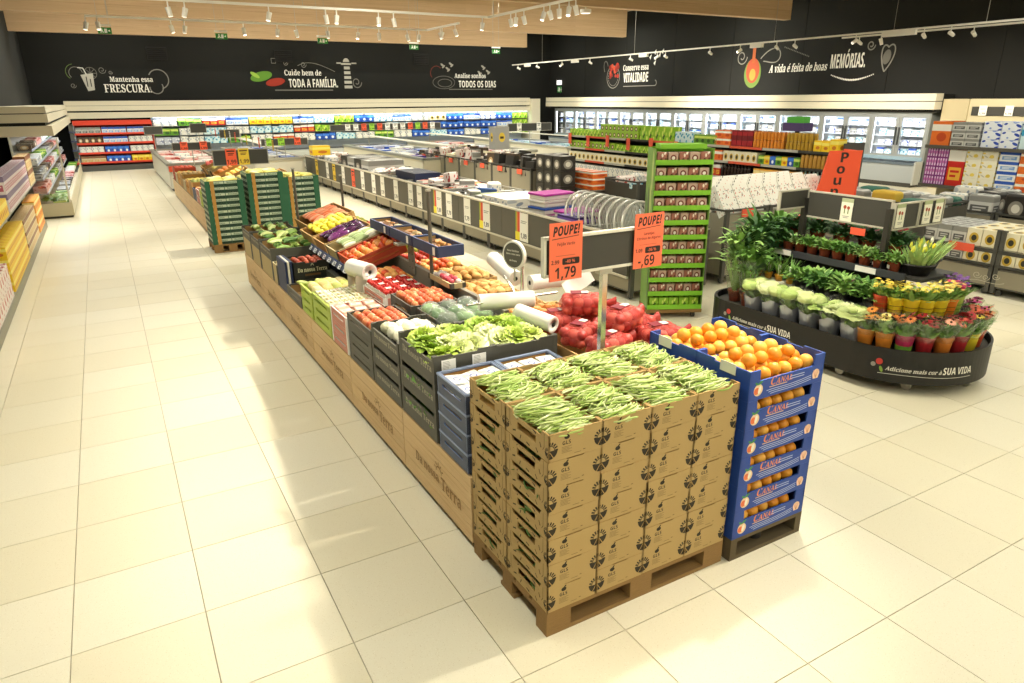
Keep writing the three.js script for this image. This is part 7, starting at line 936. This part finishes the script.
// round end, lower row: gerberas in coloured wraps
{
  const cols = [[0xd8862a, 0xe9a04a], [0xd8862a, 0xf0e08a], [0xb82a5a, 0xe6843c], [0xa01e24, 0xc9302a], [0xd07a2a, 0xf0a88a], [0xa01e24, 0xe0604a], [0xd8c22a, 0xb8242a], [0xc24a22, 0xd8582a], [0xc24a22, 0xe8762c], [0xb82a6a, 0xc83a86], [0x8a2a50, 0xd86ab0]];
  cols.forEach(([w, f], i) => { const a = PI + 0.12 + i * 0.255, x = FX + Math.cos(a) * 0.63, z = FZ0 - Math.sin(a) * 0.63 + 0.0, t = thing('gerbera_pot', ORD[i] + ' wrapped gerbera pot from the left around the round stand end', 'potted plant', x, 0.362, z, i * 2, 'gerbera pots'); mesh(t, 'pot', potGeo(0.058, 0.078, 0.17), wrapM(w)); if (i === 2 || i === 9) cyl(t, 'wrap_band', wrapM(0x6fa03a), [0, 0.02, 0], [0, 0.07, 0], 0.066, 0.072, 16); mesh(t, 'foliage', fo.up, LM[1 + i % 2], 0, 0.15, 0).scale.setScalar(1.25); mesh(t, 'sleeve', sleeveGeo(0.08, 0.14, 0.2), clear, 0, 0.12, 0); flowersOn(t, i === 9 ? 10 : 6, 0.1, 0.31, 0.035, gerberaGeo, [petalM(f), petalM(f), petalM(w)], M(0x5a3a1c, 0.7)); });
}
// middle tier
{
  const cols = [[0xb5401e, 0xe6c84a], [0xd8c020, 0xe9d84a], [0xd8c020, 0xf0e06a], [0xd8c020, 0xecdc52], [0xd8c020, 0xf2e27a], [0xd87a1e, 0xe8c05a], [0x9ab04a, 0xc83a6a], [0x7a9a4a, 0x6a3a8a], [0x8a9a4a, 0x8a5aa8]];
  cols.forEach(([w, f], i) => { const a = PI + 0.1 + i * 0.29, x = FX + Math.cos(a) * 0.42, z = FZ0 - Math.sin(a) * 0.42, t = thing('primula_pot', (i > 5 ? 'purple flowering pot' : i === 0 || i === 5 ? 'orange wrapped pot with yellow flowers' : 'yellow wrapped pot with yellow flowers') + ', ' + ORD[i] + ' on the middle tier', 'potted plant', x, 0.642, z, i, 'primula pots on the middle tier'); mesh(t, 'pot', potGeo(0.055, 0.074, 0.17), wrapM(w)); for (const h of [0.05, 0.09]) cyl(t, 'wrap_band', wrapM(i > 5 ? 0x5a7a2a : 0x7a5a14), [0, h, 0], [0, h + 0.006, 0], 0.0585 + h * 0.115, 0.0592 + h * 0.115, 16); mesh(t, 'foliage', fo.up, LM[2], 0, 0.14, 0).scale.setScalar(1.15); flowersOn(t, 30, 0.1, 0.275, 0.035, smallBloom, [petalM(f), petalM(f)]); });
  const tray = thing('plant_tray', 'white tray with small bulb pots on the middle tier', 'tray', FX - 0.38, 0.642, -2.68); bx(tray, 'tray', MT.offwhite, 0, 0.015, 0, 0.16, 0.03, 0.7);
  for (let i = 0; i < 5; i++) { const t = thing('bulb_pot', ORD[i] + ' small yellow bulb pot on the white tray', 'potted plant', FX - 0.38, 0.673, -2.96 + i * 0.14, i, 'bulb pots'); mesh(t, 'pot', potGeo(0.032, 0.042, 0.07), M(0xd89a2a, 0.5)); mesh(t, 'foliage', fo.thin, LM[1], 0, 0.06, 0); const m = mesh(t, 'flower_spike', G.long, M(0xe6ead8, 0.6), 0, 0.12, 0, 0, 0, PI / 2); m.scale.setScalar(0.045); }
  for (let i = 0; i < 7; i++) { const t = thing('leafy_plant', ORD[i] + ' bushy green plant from the left in the stand side middle', 'potted plant', FX - 0.36 + (i % 2) * 0.1, 0.642, -2.28 + i * 0.13, i, 'bushy plants on the stand side'); mesh(t, 'pot', potGeo(0.045, 0.06, 0.09), M(0x2a2a26, 0.6)); mesh(t, 'foliage', fo.fine, LM[[1, 2, 0][i % 3]], 0, 0.08, 0).scale.setScalar(1.7); if (i === 4) flowersOn(t, 4, 0.06, 0.19, 0.02, midBloom, [petalM(0xa02a6a)]); }
}
// tulips
for (const [x, z, l] of [[FX + 0.1, -1.3, 'left'], [FX + 0.38, -1.4, 'right']]) { const t = thing('tulip_bowl', 'black bowl of yellow and white tulips on the upper shelf, ' + l + ' one', 'potted plant', x, 0.931, z - 0.06, 1); mesh(t, 'bowl', potGeo(0.1, 0.14, 0.11), M(0x1a1815, 0.5)); mesh(t, 'foliage', fo.tulip, LM[4], 0, 0.08, 0).scale.set(1.25, 0.8, 1.25); for (let k = 0; k < 9; k++) { const a = k * 2.4, r = 0.13 * Math.sqrt(k / 9), m = mesh(t, 'tulip', G.pear, k % 3 ? M(0xd8d84a, 0.5) : k % 2 ? M(0xf0ecd6, 0.5) : M(0xecd81e, 0.5), Math.cos(a) * r, 0.25 + rr(-0.04, 0.03), Math.sin(a) * r); m.scale.set(0.032, 0.05, 0.032); } }
for (let i = 0; i < 5; i++) { const t = thing('mixed_bouquet', ORD[i] + ' purple and white plant on the far side of the stand', 'potted plant', FX + 0.62, 0.362, -1.5 - i * 0.32, i, 'plants on the far stand side'); mesh(t, 'pot', potGeo(0.055, 0.07, 0.13), M(0x3a3a34, 0.5)); mesh(t, 'foliage', fo.low, LM[0], 0, 0.12, 0).scale.setScalar(1.4); flowersOn(t, 6, 0.1, 0.27, 0.03, midBloom, [petalM(0x7a3a9a), petalM(0xf0ecf0), petalM(0x4a1c3a)]); }
shadow(scene);
renderer.render(scene, camera);
